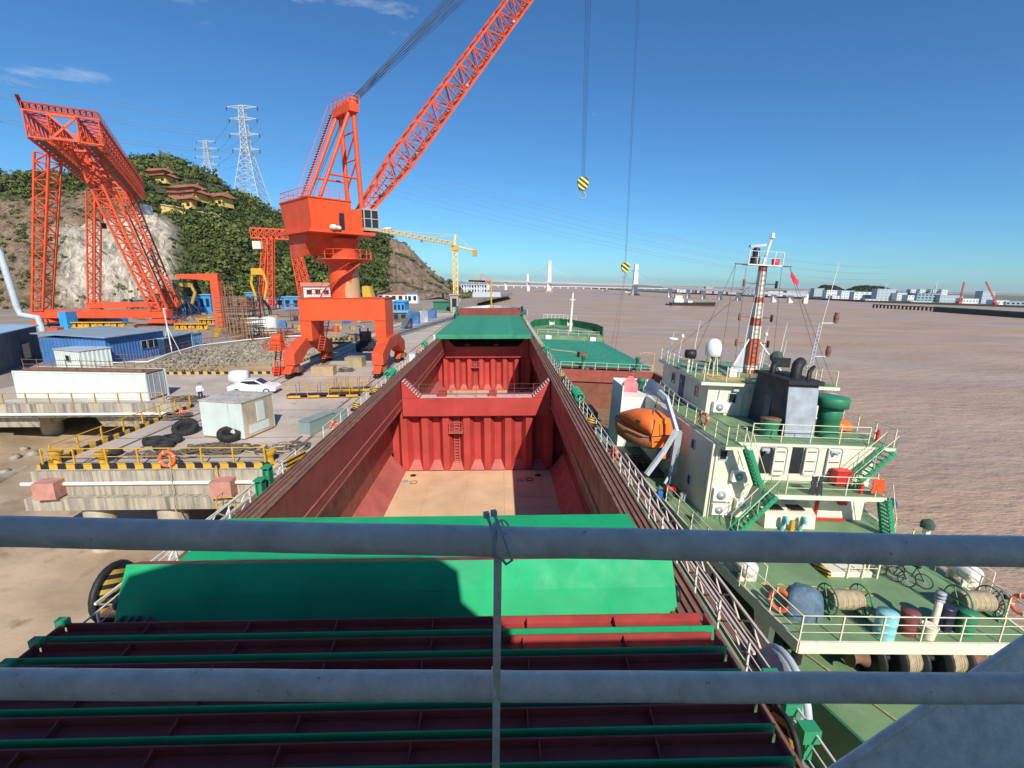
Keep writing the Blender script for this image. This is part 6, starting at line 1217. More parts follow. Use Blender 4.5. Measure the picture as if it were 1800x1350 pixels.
# leg access: stairs, rear platform with winch at the left front bogie
mb=MB(); mb.bb(-26.9,-24.9,54.5,57.5,9.3,9.4); lp=K('leg_platform',mb,m_orgd); railing(kr,toloc([(-25,54.6,9.4),(-26.8,54.6,9.4),(-26.8,57.4,9.4),(-25,57.4,9.4)],kr),1.0,3,.7,m_orgd,.03,par=lp)
mb=MB(); mb.bb(-26.4,-25.4,55.3,56.6,9.4,10.3); mb.lathe([(.5,-.5),(.5,.5)],(-25.9,55.9,10.6),12,axis='x'); K('cable_winch',mb,m_orgd,lp)
mb=MB(); 
for a,b in(((-26.6,55.6,6.2),(-26.6,57.0,9.3)),((-26.0,55.6,6.2),(-26.0,57.0,9.3))): mb.beam(a,b,.08,.2)
for k in range(11): mb.bb(-26.6,-26.0,55.6+1.4*k/11,55.85+1.4*k/11,6.4+2.9*k/11,6.44+2.9*k/11)
K('leg_stair',mb,m_orgd,lp)
mb=MB()
for a,b in(((-22.9,60,8.6),(-22.9,63,12.3)),((-22.2,60,8.6),(-22.2,63,12.3))): mb.beam(a,b,.06,.18)
for k in range(12): mb.bb(-22.9,-22.2,60+3*k/12,60.25+3*k/12,8.6+3.7*k/12,8.64+3.7*k/12)
K('portal_stair',mb,m_orgd)
m_cabf=mat('weathered cab frame',(.4,.36,.3),.6,var=.15)
# upper works
UM=MX.Translation(V((KX-1.3,KY,0)))@MX.Rotation(R(-45),4,'Z')
def KU(name,mb,m,parent=None): xf(mb,UM); return K(name,mb,m,parent)
KU('slewing_deck',MB().prism([(-3.4,-4.6),(4.6,-4.6),(4.6,3.4),(2.4,4.2),(-2.4,4.2),(-3.4,3)],22.35,22.7),m_org)
KU('counterweight_body',MB().hexa([(-2.6,-3.9,19.9),(1.0,-3.9,19.9),(1.0,2.0,20.4),(-2.6,2.0,20.4)],[(-2.8,-3.9,22.35),(2.2,-3.9,22.35),(2.2,2.4,22.35),(-2.8,2.4,22.35)]),m_orgd)
hs_=KU('machinery_house',MB().hexa([(-2.9,-4.1,22.7),(4.1,-4.1,22.7),(4.1,.6,22.7),(-2.9,.6,22.7)],[(-3.2,-4.4,25.9),(4.4,-4.4,25.9),(4.4,.6,25.9),(-3.2,.6,25.9)]),m_org)
KU('house_roof',MB().bb(-3.3,4.5,-4.5,.7,25.9,26.05),m_org,hs_); KU('house_door',MB().bb(4.2,4.3,-.9,-.3,22.75,24.6),m_dark,hs_); KU('house_front',MB().bb(-1.6,4.2,.6,2.0,22.7,25.2),m_org,hs_)
KU('sack_pile',MB().ball((4.7,-1.9,22.95),.45,10,.7).ball((4.7,-1.3,22.9),.35,10,.7),m_white,hs_)
def local_rail(pts,par,h=1.0,m=m_org): return railing(kr,[MW[kr.name].inverted()@(UM@V(p)) for p in pts],h,2,1.2,m,.03,par=par,w=.06)
local_rail([(-3.1,.5,26.05),(-3.1,-4.3,26.05),(4.3,-4.3,26.05),(4.3,.5,26.05)],hs_)
cb=KU('operator_cab',MB().bb(2.5,4.6,2.0,4.0,22.9,23.25),m_cabf); KU('cab_roof',MB().bb(2.5,4.6,2.0,4.0,25.2,25.4),m_cabf,cb)
for a,b in((2.55,2.05),(4.55,2.05),(2.55,3.95),(4.55,3.95),(3.55,2.05),(4.55,3.0)): KU('cab_post',MB().bb(a-.06,a+.06,b-.06,b+.06,23.25,25.2),m_cabf,cb)
KU('cab_glass',MB().bb(2.6,4.5,2.08,3.92,23.25,25.2),m_glass,cb); KU('cab_bar',MB().bb(2.5,4.62,1.99,4.01,24.2,24.3),m_cabf,cb)
# A-frame
af=None
for s in(-1,1):
    mb=MB(); mb.tube([(s*1.6+1.7,2.6,23.5),(s*1.5+1.7,2.3,36.0)],.28,12); o=KU('front_strut',mb,m_org) 
    mb=MB(); mb.tube([(s*1.7+1.6,-2.6,26.0),(s*1.5+1.7,1.9,36.2)],.22,12); KU('back_strut',mb,m_org)
mb=MB(); mb.box((1.7,2.1,36.3),(4.2,1.2,.9)); hd=KU('aframe_head',mb,m_org)
for x in(.2,.95,1.7,2.45,3.2): mb=MB(); mb.lathe([(.02,-.12),(.55,-.12),(.48,0),(.55,.12),(.02,.12)],(x,2.4,37.0),18,axis='x'); KU('sheave',mb,m_orgd,hd)
local_rail([(-.4,1.5,36.7),(3.8,1.5,36.7),(3.8,2.8,36.7)],hd,.9)
for z0,z1 in((28,31),(31,34)):
    mb=MB(); mb.tube([(.1,2.55,z0),(3.25,2.4,z1)],.1,8); mb.tube([(.1,2.45,z1),(3.25,2.45,z1)],.1,8); KU('frame_brace',mb,m_org)
mb=MB(); mb.tube([(.0,-1.3,28.8),(.1,2.5,28.8)],.12,8); mb.tube([(3.3,-1.3,28.8),(3.25,2.5,28.8)],.12,8); KU('frame_brace',mb,m_org)
mb=MB(); a0=V((-.4,-3.0,26.0));a1=V((-.2,1.6,36.4))
for o in(0,.7): mb.tube([a0+V((-o,0,0)),a1+V((-o,0,0))],.06,6)
mb.tube([a0+V((-.7,-.2,1)),a1+V((-.7,-.2,1))],.03,6); sl_=KU('ladder',mb,m_org); tm=None
for k in range(34):
    p=UM@(a0.lerp(a1,(k+.5)/34)+V((-.35,0,0))); inst(sl_,tm or (tm:=MB().box((0,0,0),(.72,.24,.04),R(-45)).mesh('tread',m_dark)),'tread',MW[kr.name].inverted()@p)
# boom
BH=R(58); fwd=V((math.sin(BH),math.cos(BH),0)); sde=V((math.cos(BH),-math.sin(BH),0))
base=UM@V((.9,3.0,24.3))
def tip_on(px,py):       # where the sight line through that pixel meets the vertical plane of the boom
    d=ray(px,py); A=np.array([[d.x,-fwd.x],[d.y,-fwd.y]]); s_=np.linalg.solve(A,np.array([base.x-CAMP.x,base.y-CAMP.y])); return CAMP+d*float(s_[0])
tip=tip_on(1132,-300); ax=(tip-base).normalized(); upv=sde.cross(ax).normalized()
if upv.z<0: upv=-upv
Lb=(tip-base).length; mc=MB();mbb=MB()
def sect(t,w,h): c=base+ax*(Lb*t); return [c+sde*w*i+upv*h*j for i,j in((-1,-1),(1,-1),(1,1),(-1,1))]
lattice(mc,mbb,sect(0,1.2,.4),sect(.13,1.35,1.3),6,.27,.13,'z'); lattice(mc,mbb,sect(.13,1.35,1.3),sect(.86,1.2,1.2),34,.25,.12,'z'); lattice(mc,mbb,sect(.86,1.05,1.05),sect(1,.6,.5),6,.2,.09,'z')
bo=K('boom_chords',mc,m_orgd); K('boom_lacing',mbb,m_orgd,bo)
mb=MB(); mb.beam(base+upv*-.9,base+ax*(Lb*.85)+upv*-.75,.5,.04,up=upv); K('boom_walkway',mb,m_rust,bo)
mb=MB()
for s in(-.25,.25): mb.tube([base+upv*.1+sde*s,base+ax*(Lb*.85)+upv*.1+sde*s],.025,5)
K('walkway_rail',mb,m_orgd,bo)
for k in range(5): mb=MB(); mb.box(base+ax*(Lb*(.16+.16*k))+upv*-1.15,(.5,.5,.4)); K('boom_lamp',mb,m_grey,bo)
for s_ in(-.7,.7):
    mb=MB(); mb.beam(base+ax*(Lb*.92)+sde*s_,base+ax*(Lb*.92)+upv*5.6+sde*s_*.5,.25); K('jib_strut',mb,m_orgd,bo)
# luffing ropes and hoist ropes
hdw=UM@V((1.7,2.5,37.0)); 
for k in range(12):
    mb=MB(); o=sde*((k%6)-2.5)*.62; e=base+ax*(Lb*.92)+upv*(.9+.4*k)+o*.5; a=hdw+o+V((0,0,.35*(k%3-1))); mid=(a+e)/2-V((0,0,.25+.3*(k%3))); mb.tube([a,a.lerp(mid,.5)-V((0,0,.05)),mid,mid.lerp(e,.5),e],.028,5); K('luffing_rope',mb,m_cable)
for s in(0,1): mb=MB(); mb.tube([UM@V((s*.8,-2.5,26)),hdw],.025,5); K('luffing_rope',mb,m_cable)
def hook(lab,top,zh,sp_,size,n,group):
    for k in range(n):
        o=sde*(sp_*(k-(n-1)/2)); mb=MB(); mb.tube([top+o*1.6,V((top.x,top.y,zh+size*1.1))+o*.8],.022,5); K('hoist_rope',mb,m_cable)
    t=thing('hook_block',lab,'hook block',(top.x,top.y,zh),rz=-BH*0,group=group); s=size
    m_hk=mat('hook block stripes',(.75,.6,.08),.5,stripe=(BLK,.62,(.6,0,.8)),scale=3)
    part(t,'cheek_plate',MB().add([p for y in(-.25*s,.25*s) for p in((-.3*s,y,.05*s),(.3*s,y,.05*s),(.55*s,y,.55*s),(.58*s,y,.95*s),(.3*s,y,1.3*s),(-.3*s,y,1.3*s),(-.58*s,y,.95*s),(-.55*s,y,.55*s))],[tuple(range(7,-1,-1)),tuple(range(8,16))]+[(i,(i+1)%8,8+(i+1)%8,8+i) for i in range(8)]),m_hk)
    part(t,'sheave',MB().lathe([(.02,-.1*s),(.5*s,-.1*s),(.5*s,.1*s),(.02,.1*s)],(0,.33*s,.8*s),18,axis='y'),m_dark)
    part(t,'hook',MB().tube([(0,0,.1*s),(0,0,-.15*s)]+[(math.cos(a)*.32*s+.0,0,-.5*s+math.sin(a)*.32*s) for a in [R(90-x) for x in range(0,271,30)]],.09*s,8,r2=.05*s),m_grey)
tp1=base+ax*(Lb*.80)-upv*1.0; p=tip_on(1039,-170); hk1=at(1024,335,p.y)
hook('large striped hook block with steel hook hanging over the holds',p,hk1.z,.28,1.55,4,'crane hook blocks')
p2_=tip_on(1137,-318); hk2=at(1095,478,p2_.y); hook('small striped hook ball hanging low over the freighter',p2_,hk2.z,.3,1.25,2,'crane hook blocks')
mb=MB(); q_=V((p2_.x,p2_.y,hk2.z-.5)); e_=S2@V((4.6,52,6.0)); mb.tube([q_,e_],.02,5); mb.tube([q_+V((.1,0,0)),e_+V((.8,0,0))],.02,5); K('sling',mb,m_cable)
# ================================================================= YARD: GANTRY CRANES, SHEDS, CLUTTER
gc=thing('gantry_crane','tall orange lattice gantry crane on splayed legs at the left','gantry crane',(-99,122,6.1))
def G(name,mb,m,parent=None): return part(parent or gc,name,mb,m,world=True)
def lattice_leg(b,t,wb,wt,n):
    b=V(b);t=V(t); mc=MB();mb=MB(); lattice(mc,mb,[b+V((x*wb/2,y*wb/2,0)) for x,y in((-1,-1),(1,-1),(1,1),(-1,1))],[t+V((x*wt/2,y*wt/2,0)) for x,y in((-1,-1),(1,-1),(1,1),(-1,1))],n,.42,.17,'z'); l=G('leg',mc,m_gant); G('leg_lacing',mb,m_gant,l)
lattice_leg((-113.2,122,10),(-104.6,122,46),2.5,3.3,18); lattice_leg((-84.8,122,10),(-96.0,122,46),2.4,3.2,18)
lattice_leg((-141.5,172,9.6),(-135,172,46),2.3,2.8,16); lattice_leg((-114.5,172,9.6),(-124.5,172,46),2.3,2.8,16)
for x0,x1,y,z in((-115.5,-82.3,122,8.2),(-143.5,-112.5,172,8.0)):
    mb=MB(); mb.bb(x0,x1,y-1.1,y+1.1,z,z+2.0); bs=G('base_beam',mb,m_gant)
    for x in(x0+2.5,x1-2.5): mb=MB(); mb.hexa([(x-3.4,y-.8,6.9),(x+3.4,y-.8,6.9),(x+3.4,y+.8,6.9),(x-3.4,y+.8,6.9)],[(x-1.3,y-.8,z),(x+1.3,y-.8,z),(x+1.3,y+.8,z),(x-1.3,y+.8,z)]); G('bogie',mb,m_gant,bs)
A0=V((-91.0,111,0));A1=V((-132.5,182,0)); dg=(A1-A0).normalized(); eg=V((dg.y,-dg.x,0))
for o in(-4.1,4.1):
    mc=MB();mb=MB(); q=[(-1.8,45.9),(1.8,45.9),(1.8,50.9),(-1.8,50.9)]
    lattice(mc,mb,[A0+eg*(o+a)+V((0,0,z)) for a,z in q],[A1+eg*(o+a)+V((0,0,z)) for a,z in q],24,.45,.2,'x'); g_=G('girder_chords',mc,m_gant); G('girder_lacing',mb,m_gant,g_)
    mb=MB(); mb.beam(A0+eg*o+V((0,0,45.6)),A1+eg*o+V((0,0,45.6)),1.4,.2); G('girder_walkway',mb,m_rust,g_)
for k in range(9):
    c=A0.lerp(A1,k/8); mb=MB(); mb.beam(c-eg*2.2+V((0,0,46.1)),c+eg*2.2+V((0,0,46.1)),.5)
    if k in(0,8): mb.beam(c-eg*2.2+V((0,0,50.7)),c+eg*2.2+V((0,0,50.7)),.5); mb.beam(c-eg*2.2+V((0,0,46.1)),c+eg*2.2+V((0,0,50.7)),.4); mb.beam(c-eg*2.2+V((0,0,50.7)),c+eg*2.2+V((0,0,46.1)),.4)
    G('cross_tie',mb,m_gant)
mc=MB();mb=MB(); lattice(mc,mb,[A0+dg*1+eg*a+V((0,0,z)) for a,z in((-5.9,51.4),(-5.9,51.4),(-5.9,52.6),(-5.9,52.6))],[A0+dg*1+eg*a+V((0,0,z)) for a,z in((5.9,51.4),(5.9,51.4),(5.9,52.6),(5.9,52.6))],12,.3,.2,'x'); mc.v+=[];tb=G('end_truss',mc,m_gant); G('end_truss_lacing',mb,m_gant,tb)
for o in(-6.0,6.0): 
    mb=MB(); mb.tube([A0+eg*o+V((0,0,51.7)),A1+eg*o+V((0,0,51.7))],.08,5); mb.tube([A0+eg*o+V((0,0,52.4)),A1+eg*o+V((0,0,52.4))],.08,5)
    for k in range(24): c=A0.lerp(A1,k/23)+eg*o; mb.tube([c+V((0,0,50.9)),c+V((0,0,52.4))],.07,4)
    G('top_rail',mb,m_gant)
mb=MB(); mb.add([A0+eg*-6.1+V((0,0,51)),A0+eg*-6.1+V((0,0,53.6))+eg*-.6,A0+eg*-6.1+V((0,0,53.6))+eg*.1,A0+dg*3+eg*-6.1+V((0,0,51.8))],[(0,1,2,3)]); G('wind_frame',mb,m_gant)
c=A0.lerp(A1,.35); mb=MB(); mb.box((c.x,c.y,52),(5,5,2.4),R(30)); G('trolley',mb,m_gant); mb=MB(); mb.tube([(c.x,c.y,47),(c.x,c.y,32)],.1,6); mb.box((c.x,c.y,31.5),(.9,.7,1.4)); G('trolley_hook',mb,m_dark)
c=A0.lerp(A1,.95); mb=MB(); mb.bb(c.x+4,c.x+8,c.y-2,c.y+2,40,43); G('driver_cab',mb,m_white)
# second gantry
g2=thing('gantry_crane','smaller orange lattice gantry crane behind the portal crane','gantry crane',(-85,190,6.1))
def G2(name,mb,m,parent=None): return part(parent or g2,name,mb,m,world=True)
for bx,tx,y in((-93,-88.5,190),(-89,-86.5,190),(-80.5,-83,200),(-75,-80,196)):
    b=V((bx,y,7));t=V((tx,y,33)); mc=MB();mb=MB(); lattice(mc,mb,[b+V((x,yy,0)) for x,yy in((-.8,-.8),(.8,-.8),(.8,.8),(-.8,.8))],[t+V((x,yy,0)) for x,yy in((-.9,-.9),(.9,-.9),(.9,.9),(-.9,.9))],14,.35,.2,'z'); l=G2('leg',mc,m_gant); G2('leg_lacing',mb,m_gant,l)
mc=MB();mb=MB(); lattice(mc,mb,[(-93,188,z) if i<2 else (-93,192,z) for i,z in enumerate((33,36.5,36.5,33))],[(-76,198,z) if i<2 else (-76,202,z) for i,z in enumerate((33,36.5,36.5,33))],9,.5,.28,'x'); l=G2('girder_chords',mc,m_gant); G2('girder_lacing',mb,m_gant,l)
mb=MB(); mb.bb(-92.5,-89.5,187.5,190,29,31.8); G2('driver_cab',mb,m_cream)
# small orange jib gantry
t=thing('jib_gantry','small orange portal frame beside the scaffold in the yard','portal frame',at(385,545,118)); 
p=at(385,540,118); h_=at(385,482,118).z; q=at(312,487,118)
part(t,'post',MB().bb(p.x-.9,p.x+.9,117.2,118.8,6.1,h_),m_gant,world=True); part(t,'arm',MB().hexa([(q.x,117.4,h_-.9),(p.x+.9,117.4,h_-1.6),(p.x+.9,118.6,h_-1.6),(q.x,118.6,h_-.9)],[(q.x,117.4,h_),(p.x+.9,117.4,h_+.2),(p.x+.9,118.6,h_+.2),(q.x,118.6,h_)]),m_gant,world=True)
# tower crane
tw=thing('tower_crane','slender yellow tower crane standing near the river bend','tower crane',(-24.8,271,6.1)); m_twc=mat('tower crane yellow',(.72,.55,.2),.5,var=.15)
def TW(name,mb,m,parent=None): return part(parent or tw,name,mb,m,world=True)
def sq(c,w): return [V(c)+V((x*w/2,y*w/2,0)) for x,y in((-1,-1),(1,-1),(1,1),(-1,1))]
mc=MB();mb=MB(); lattice(mc,mb,sq((-24.8,271,8),2.4),sq((-24.6,271,35),2.2),16,.42,.26,'z'); l=TW('mast_chords',mc,m_twc); TW('mast_lacing',mb,m_twc,l)
mb=MB(); mb.bb(-27.5,-22,268.5,273.5,6.1,8); TW('footing',mb,m_concw); mb=MB(); mb.bb(-26.3,-23,269.4,272.6,33.5,36.2); TW('slewing_unit',mb,m_yel)
je=at(652,404,222); j0=V((-25.5,270,36.2))
mc=MB();mb=MB(); dj=(je-j0).normalized(); sj=V((dj.y,-dj.x,0)).normalized(); lattice(mc,mb,[j0+sj*.8,j0-sj*.8,j0-sj*.3+V((0,0,1.6)),j0+sj*.3+V((0,0,1.6))],[je+sj*.8,je-sj*.8,je-sj*.3+V((0,0,1.4)),je+sj*.3+V((0,0,1.4))],26,.28,.18,'z'); l=TW('jib_chords',mc,m_twc); TW('jib_lacing',mb,m_twc,l)
mb=MB(); mb.beam((-24,271.5,35.8),(-14.5,277,33.9),1.4,.8); TW('counter_jib',mb,m_twc); mb=MB(); mb.bb(-15.5,-13,275,278,30.8,34.2); TW('counterweight',mb,m_yeld)
mc=MB(); mc.beam((-24.8,271,36),(-24.3,271,42),1.1,1.1); TW('cat_head',mc,m_twc)
for e in(j0.lerp(je,.35)+V((0,0,1.5)),j0.lerp(je,.75)+V((0,0,1.5)),V((-15,276.5,34.2))): mb=MB(); mb.tube([(-24.3,271,41.9),e],.12,5); TW('tie_bar',mb,m_twc)
c=j0.lerp(je,.42); mb=MB(); mb.box((c.x,c.y,c.z-.8),(2.2,1.2,.8)); mb.tube([c,c-V((0,0,3.4))],.12,5); TW('trolley',mb,m_grey)
# pylons and wires
def pylon(lab,base,top,w,arms,m):
    base=V(base); t=thing('power_pylon',lab,'pylon',base,group='power pylons on the hill'); H=top-base.z; mc=MB();mb=MB()
    lattice(mc,mb,[V((x*w/2,y*w/2,-2)) for x,y in((-1,-1),(1,-1),(1,1),(-1,1))],[V((x*w*.11,y*w*.11,H*.62)) for x,y in((-1,-1),(1,-1),(1,1),(-1,1))],9,.42,.24,'x'); lattice(mc,mb,[V((x*w*.11,y*w*.11,H*.62)) for x,y in((-1,-1),(1,-1),(1,1),(-1,1))],[V((x*w*.07,y*w*.07,H)) for x,y in((-1,-1),(1,-1),(1,1),(-1,1))],8,.36,.22,'x')
    l=part(t,'tower_chords',mc,m); part(l,'tower_lacing',mb,m)
    for z,a in arms:
        for s in(-1,1):
            mb=MB(); 
            for dy in(-.7,.7): mb.beam((0,dy,z*H-.9),(s*a,0,z*H),.26); mb.beam((0,dy,z*H+.9),(s*a,0,z*H),.26)
            for k in range(1,5): mb.beam((s*a*k/5,.4,z*H-.6),(s*a*(k+.6)/5.5,-.3,z*H+.5),.18)
            ar=part(t,'cross_arm',mb,m); mb=MB(); mb.tube([(s*a,0,z*H),(s*a,0,z*H-2.2)],.28,6); part(ar,'insulator',mb,m_dark)
    return t
pylon('tall steel power pylon rising behind the temple hill',(-160,330,60),123.3,20,((.995,9.5),(.89,8.6),(.75,9.2),(.61,8.4)),m_steel); pylon('distant steel power pylon farther back on the ridge',(-291,520,105),153,22,((.995,9),(.86,11),(.70,12),(.55,10)),m_steel)
def wire(lab,a,b,sag,r,nm='power_line'):
    a=V(a);b=V(b); mb=MB(); mb.tube([a.lerp(b,k/24)-V((0,0,sag*4*(k/24)*(1-k/24))) for k in range(25)],r,5); solo(nm,lab,'power line',mb,mat('aluminium conductor',(.22,.26,.3),.5),group='overhead power lines')
fr_=at(1556,492,880)
for i,(z,a) in enumerate(((116.3,8.6),(107.5,9.2),(98.6,8.4))):
    for s in(-1,1):
        nm=['upper','middle','lower'][i]; st=(-160+s*a,330,z-2)
        wire('%s %s power line running left from the near pylon over the yard'%(nm,'rear' if s<0 else 'front'),st,at(-60,[118,150,195][i]+(6 if s<0 else 0),230),3,.09); wire('%s %s power line crossing the river sky to the far shore'%(nm,'rear' if s<0 else 'front'),st,fr_+V((s*8,0,22-11*i)),22,.11)
        wire('%s %s power line between the two hill pylons'%(nm,'rear' if s<0 else 'front'),st,(-291+s*10,520,143-7*i),4,.08)
# temple
def hall(name,lab,c,w,d,h,rz=0,tiers=1,cat='temple'):
    t=thing(name,lab,cat,c,rz=rz); z=0
    for k in range(tiers):
        f=1-.22*k; W=w*f;D_=d*f
        wl=part(t,'wall',MB().bb(-W/2,W/2,-D_/2,D_/2,z,z+h*(1 if k==0 else .45)),m_ochre if k==0 else m_tile); 
        if k==0:
            for x in np.linspace(-.36,.36,3): part(wl,'doorway' if abs(x)<.01 else 'window',MB().bb(x*W-.9,x*W+.9,-D_/2-.06,-D_/2+.02,.2 if abs(x)<.01 else 1.2,h*.68),m_dark)
        z+=h*(1 if k==0 else .45); o=2.0*f; rh=h*.55
        rows=[(0,1.0,0),(.28,.78,.22),(.6,.5,.52),(1.0,.16,1.0)]; mb=MB(); vs_=[]
        for tt,s_,hh in rows:
            ex=(W/2+o)*(1-.22*tt) ; ey=(D_/2+o)*s_
            for sx,sy in((-1,-1),(0,-1),(1,-1),(1,0),(1,1),(0,1),(-1,1),(-1,0)): vs_.append((sx*ex,sy*ey,z+rh*hh+(.55 if sx*sy and tt==0 else 0)))
        fs_=[(i*8+k2,i*8+(k2+1)%8,(i+1)*8+(k2+1)%8,(i+1)*8+k2) for i in range(3) for k2 in range(8)]+[tuple(range(24,32)),tuple(range(7,-1,-1))]
        mb.add(vs_,fs_); rfp=part(t,'roof',mb,m_tile); mb=MB(); ex=(W/2+o)*.78; mb.bb(-ex,ex,-.25,.25,z+rh,z+rh+.55)
        for s in(-1,1): mb.box((s*ex,0,z+rh+.7),(.6,.5,1.0),0,R(-20*s))
        part(rfp,'ridge',mb,m_tile); z+=rh*.55
    return t
hall('temple_hall','main temple hall with layered brown tiled roofs on the wooded hill',hill_hit(330,353)-V((0,0,1.2)),20,11,3.8,R(-10),2); hall('temple_hall','upper temple hall with brown tiled roof highest on the hill',hill_hit(283,322)-V((0,0,1)),14,9,3.5,R(-8),2); hall('temple_pavilion','ochre temple pavilion at the right end of the terrace',hill_hit(386,362)-V((0,0,1)),11,8,4.6,R(-14),1)
hall('temple_gate','low ochre temple gate with arched doorway on the terrace',hill_hit(322,366)-V((0,0,.6)),13,4,4.2,R(-8),1)
tp_=[hill_hit(x,y) for x,y in((288,368),(315,372),(345,378),(372,383),(402,386))]; tw_=thing('temple_terrace','ochre terrace wall with pale coping below the temple','terrace wall',tp_[0]-V((0,0,5)))
for i,(a,b) in enumerate(zip(tp_,tp_[1:])):
    mb=MB(); mb.hexa([(a.x,a.y-2,a.z-5),(b.x,b.y-2,b.z-5),(b.x,b.y+9,b.z-5),(a.x,a.y+9,a.z-5)],[(a.x,a.y-2,a.z+1.8),(b.x,b.y-2,b.z+1.8),(b.x,b.y+9,b.z+1.8),(a.x,a.y+9,a.z+1.8)]); part(tw_,'wall',mb,m_ochre,world=True); mb=MB(); mb.beam(a+V((0,-2,2.0)),b+V((0,-2,2.0)),1.2,.45); part(tw_,'coping',mb,m_conc,world=True)
rp_=[hill_hit(x,y) for x,y in((338,392),(360,392),(382,394),(402,398))]; rw_=thing('stone_retaining_wall','stone retaining wall on the slope below the temple terrace','retaining wall',rp_[0]-V((0,0,5)))
for a,b in zip(rp_,rp_[1:]):
    mb=MB(); mb.hexa([(a.x,a.y-2.5,a.z-6),(b.x,b.y-2.5,b.z-6),(b.x,b.y+5,b.z-6),(a.x,a.y+5,a.z-6)],[(a.x,a.y-1,a.z+2.6),(b.x,b.y-1,b.z+2.2),(b.x,b.y+5,b.z+2.2),(a.x,a.y+5,a.z+2.6)]); part(rw_,'wall',mb,m_stone,world=True)
p=hill_hit(359,364)+V((0,0,4)); mb=MB(); mb.tube([(0,0,0),(0,0,8)],.1,6); t=thing('flagpole','white flagpole with a small red flag in front of the temple','flagpole',(p.x,p.y,p.z-5)); part(t,'pole',mb,m_white); part(t,'flag',MB().box((-.9,0,7.2),(1.7,.06,1.2)),m_fred)
p=at(683,402,325); t=thing('lookout_tower','white lookout pavilion on the hilltop above the quarried slope','lookout',(p.x,p.y,p.z-3.5)); part(t,'shaft',MB().bb(-1.1,1.1,-1.1,1.1,0,3.2),m_white); part(t,'roof',MB().bb(-2.1,2.1,-2.1,2.1,3.2,4.1),m_white)
# generic yard buildings from ground pixels
def building(name,lab,px0,px1,py,h,dep,mw,mr,nw=0,storeys=1,roof='flat',cat='building',cols_=False,over=.4):
    a=on(px0,py);b=on(px1,py); Y=(a.y+b.y)/2; w=b.x-a.x; c=((a.x+b.x)/2,Y+dep/2,6.1); t=thing(name,lab,cat,c)
    wl=part(t,'wall',MB().bb(-w/2,w/2,-dep/2,dep/2,0,h),mw)
    if roof=='flat': part(t,'roof',MB().bb(-w/2-over,w/2+over,-dep/2-over,dep/2+over,h,h+.35),mr)
    else: part(t,'roof',MB().add([(-w/2-over,-dep/2-over,h),(w/2+over,-dep/2-over,h),(w/2+over,dep/2+over,h),(-w/2-over,dep/2+over,h),(-w/2-over,0,h+dep*.22),(w/2+over,0,h+dep*.22)],[(0,1,5,4),(2,3,4,5),(0,4,3),(1,2,5),(3,2,1,0)]),mr)
    if nw:
        wm=MB().bb(-w/nw*.28,w/nw*.28,-.06,.03,0,h/storeys*.5).mesh('window',m_glass)
        for s in range(storeys):
            for k in range(nw): inst(wl,wm,'window',(-w/2+w*(k+.5)/nw,-dep/2-.01,h/storeys*(s+.3)))
    if cols_:
        cm=MB().bb(-.3,.3,-.3,.3,0,h).mesh('column',m_white)
        for k in range(cols_+1): inst(t,cm,'column',(-w/2+w*k/cols_,-dep/2-.9,0))
        part(t,'canopy',MB().bb(-w/2-.6,w/2+.6,-dep/2-1.4,-dep/2,h-.5,h),mr)
    return t
m_brroof=mat('brown sheet roof',(.22,.11,.08),.8,var=.2)
building('workshop','long workshop with brown roof and open dark bay beyond the crane',664,733,531,4.2,8,m_plain,m_brroof,6,1,'gable'); building('workshop','cream workshop end with bright blue stripe right of the brown roofed workshop',716,734,533,4.6,5,m_white,m_blueb,2)
building('assembly_hall','dark hall with white sign board on its roof below the wooded hill',640,686,515,13,20,m_dkwall,m_lgrey,5); 
Yb=on(663,515).y-1.2; p=at(641,487,Yb);q=at(686,487,Yb); t=thing('sign_board','long white sign board with dark lettering on the roof of the dark hall','sign',((p.x+q.x)/2,Yb,p.z-3)); w_=q.x-p.x
part(t,'board',MB().bb(-w_/2,w_/2,-.15,.15,.9,5.1),m_white)
for k in range(6): part(t,'support',MB().bb(-w_/2+w_*(k+.5)/6-.15,-w_/2+w_*(k+.5)/6+.15,.2,.5,-2,5),m_grey)
rs=random.Random(3)
for k in range(9):
    mb=MB(); x=-w_/2+w_*(k+.7)/10
    for j in range(4): mb.box((x+rs.uniform(-.4,.4),-.17,3.0+rs.uniform(-1,1)),(rs.choice((.3,1.3)),.03,rs.choice((.3,1.6))))
    part(t,'lettering',mb,m_dark)
building('colonnade_block','unfinished white block with rows of bare columns',684,708,518,9,12,m_white,m_lgrey,6,2,cols_=6); building('cream_house','cream house with flat roof among the trees',738,757,520,8,9,m_plain,m_lgrey,3,1); building('white_house','small white house between the dark trees',763,772,512,12,6,m_white,m_lgrey,2,2)
building('river_terminal','white columned hall with pale blue roof on the river bank',811,856,515,8,14,m_lgrey,mat('terminal blue roof',(.25,.42,.58),.5),8,2,cols_=10)
building('boundary_wall','long grey wall across the waste ground before the trees',735,880,522,3.2,.6,m_lgrey,m_lgrey,0,cat='wall',over=.05)
building('blue_workshop','bright blue workshop box right of the crane portal',692,712,552,4.0,8,m_blueb,m_blueb,3); building('blue_workshop','blue roofed open shed beside the crane portal',690,716,566,2.6,6,m_dkwall,mat('sky blue roof',(.2,.4,.55),.5),2)
for i,(a,b,py,h,m) in enumerate(((716,736,570,2.6,m_blue),(738,752,566,2.6,m_lgrey),(706,722,578,2.0,m_dkwall),(752,766,560,2.2,m_blue))):
    building('site_container',['blue site container on the far jetty bank','grey site container on the far jetty bank','dark low store at the far jetty kerb','small blue site container farthest along the jetty bank'][i],a,b,py,h,2.5,m,m,0,cat='container',over=.02)
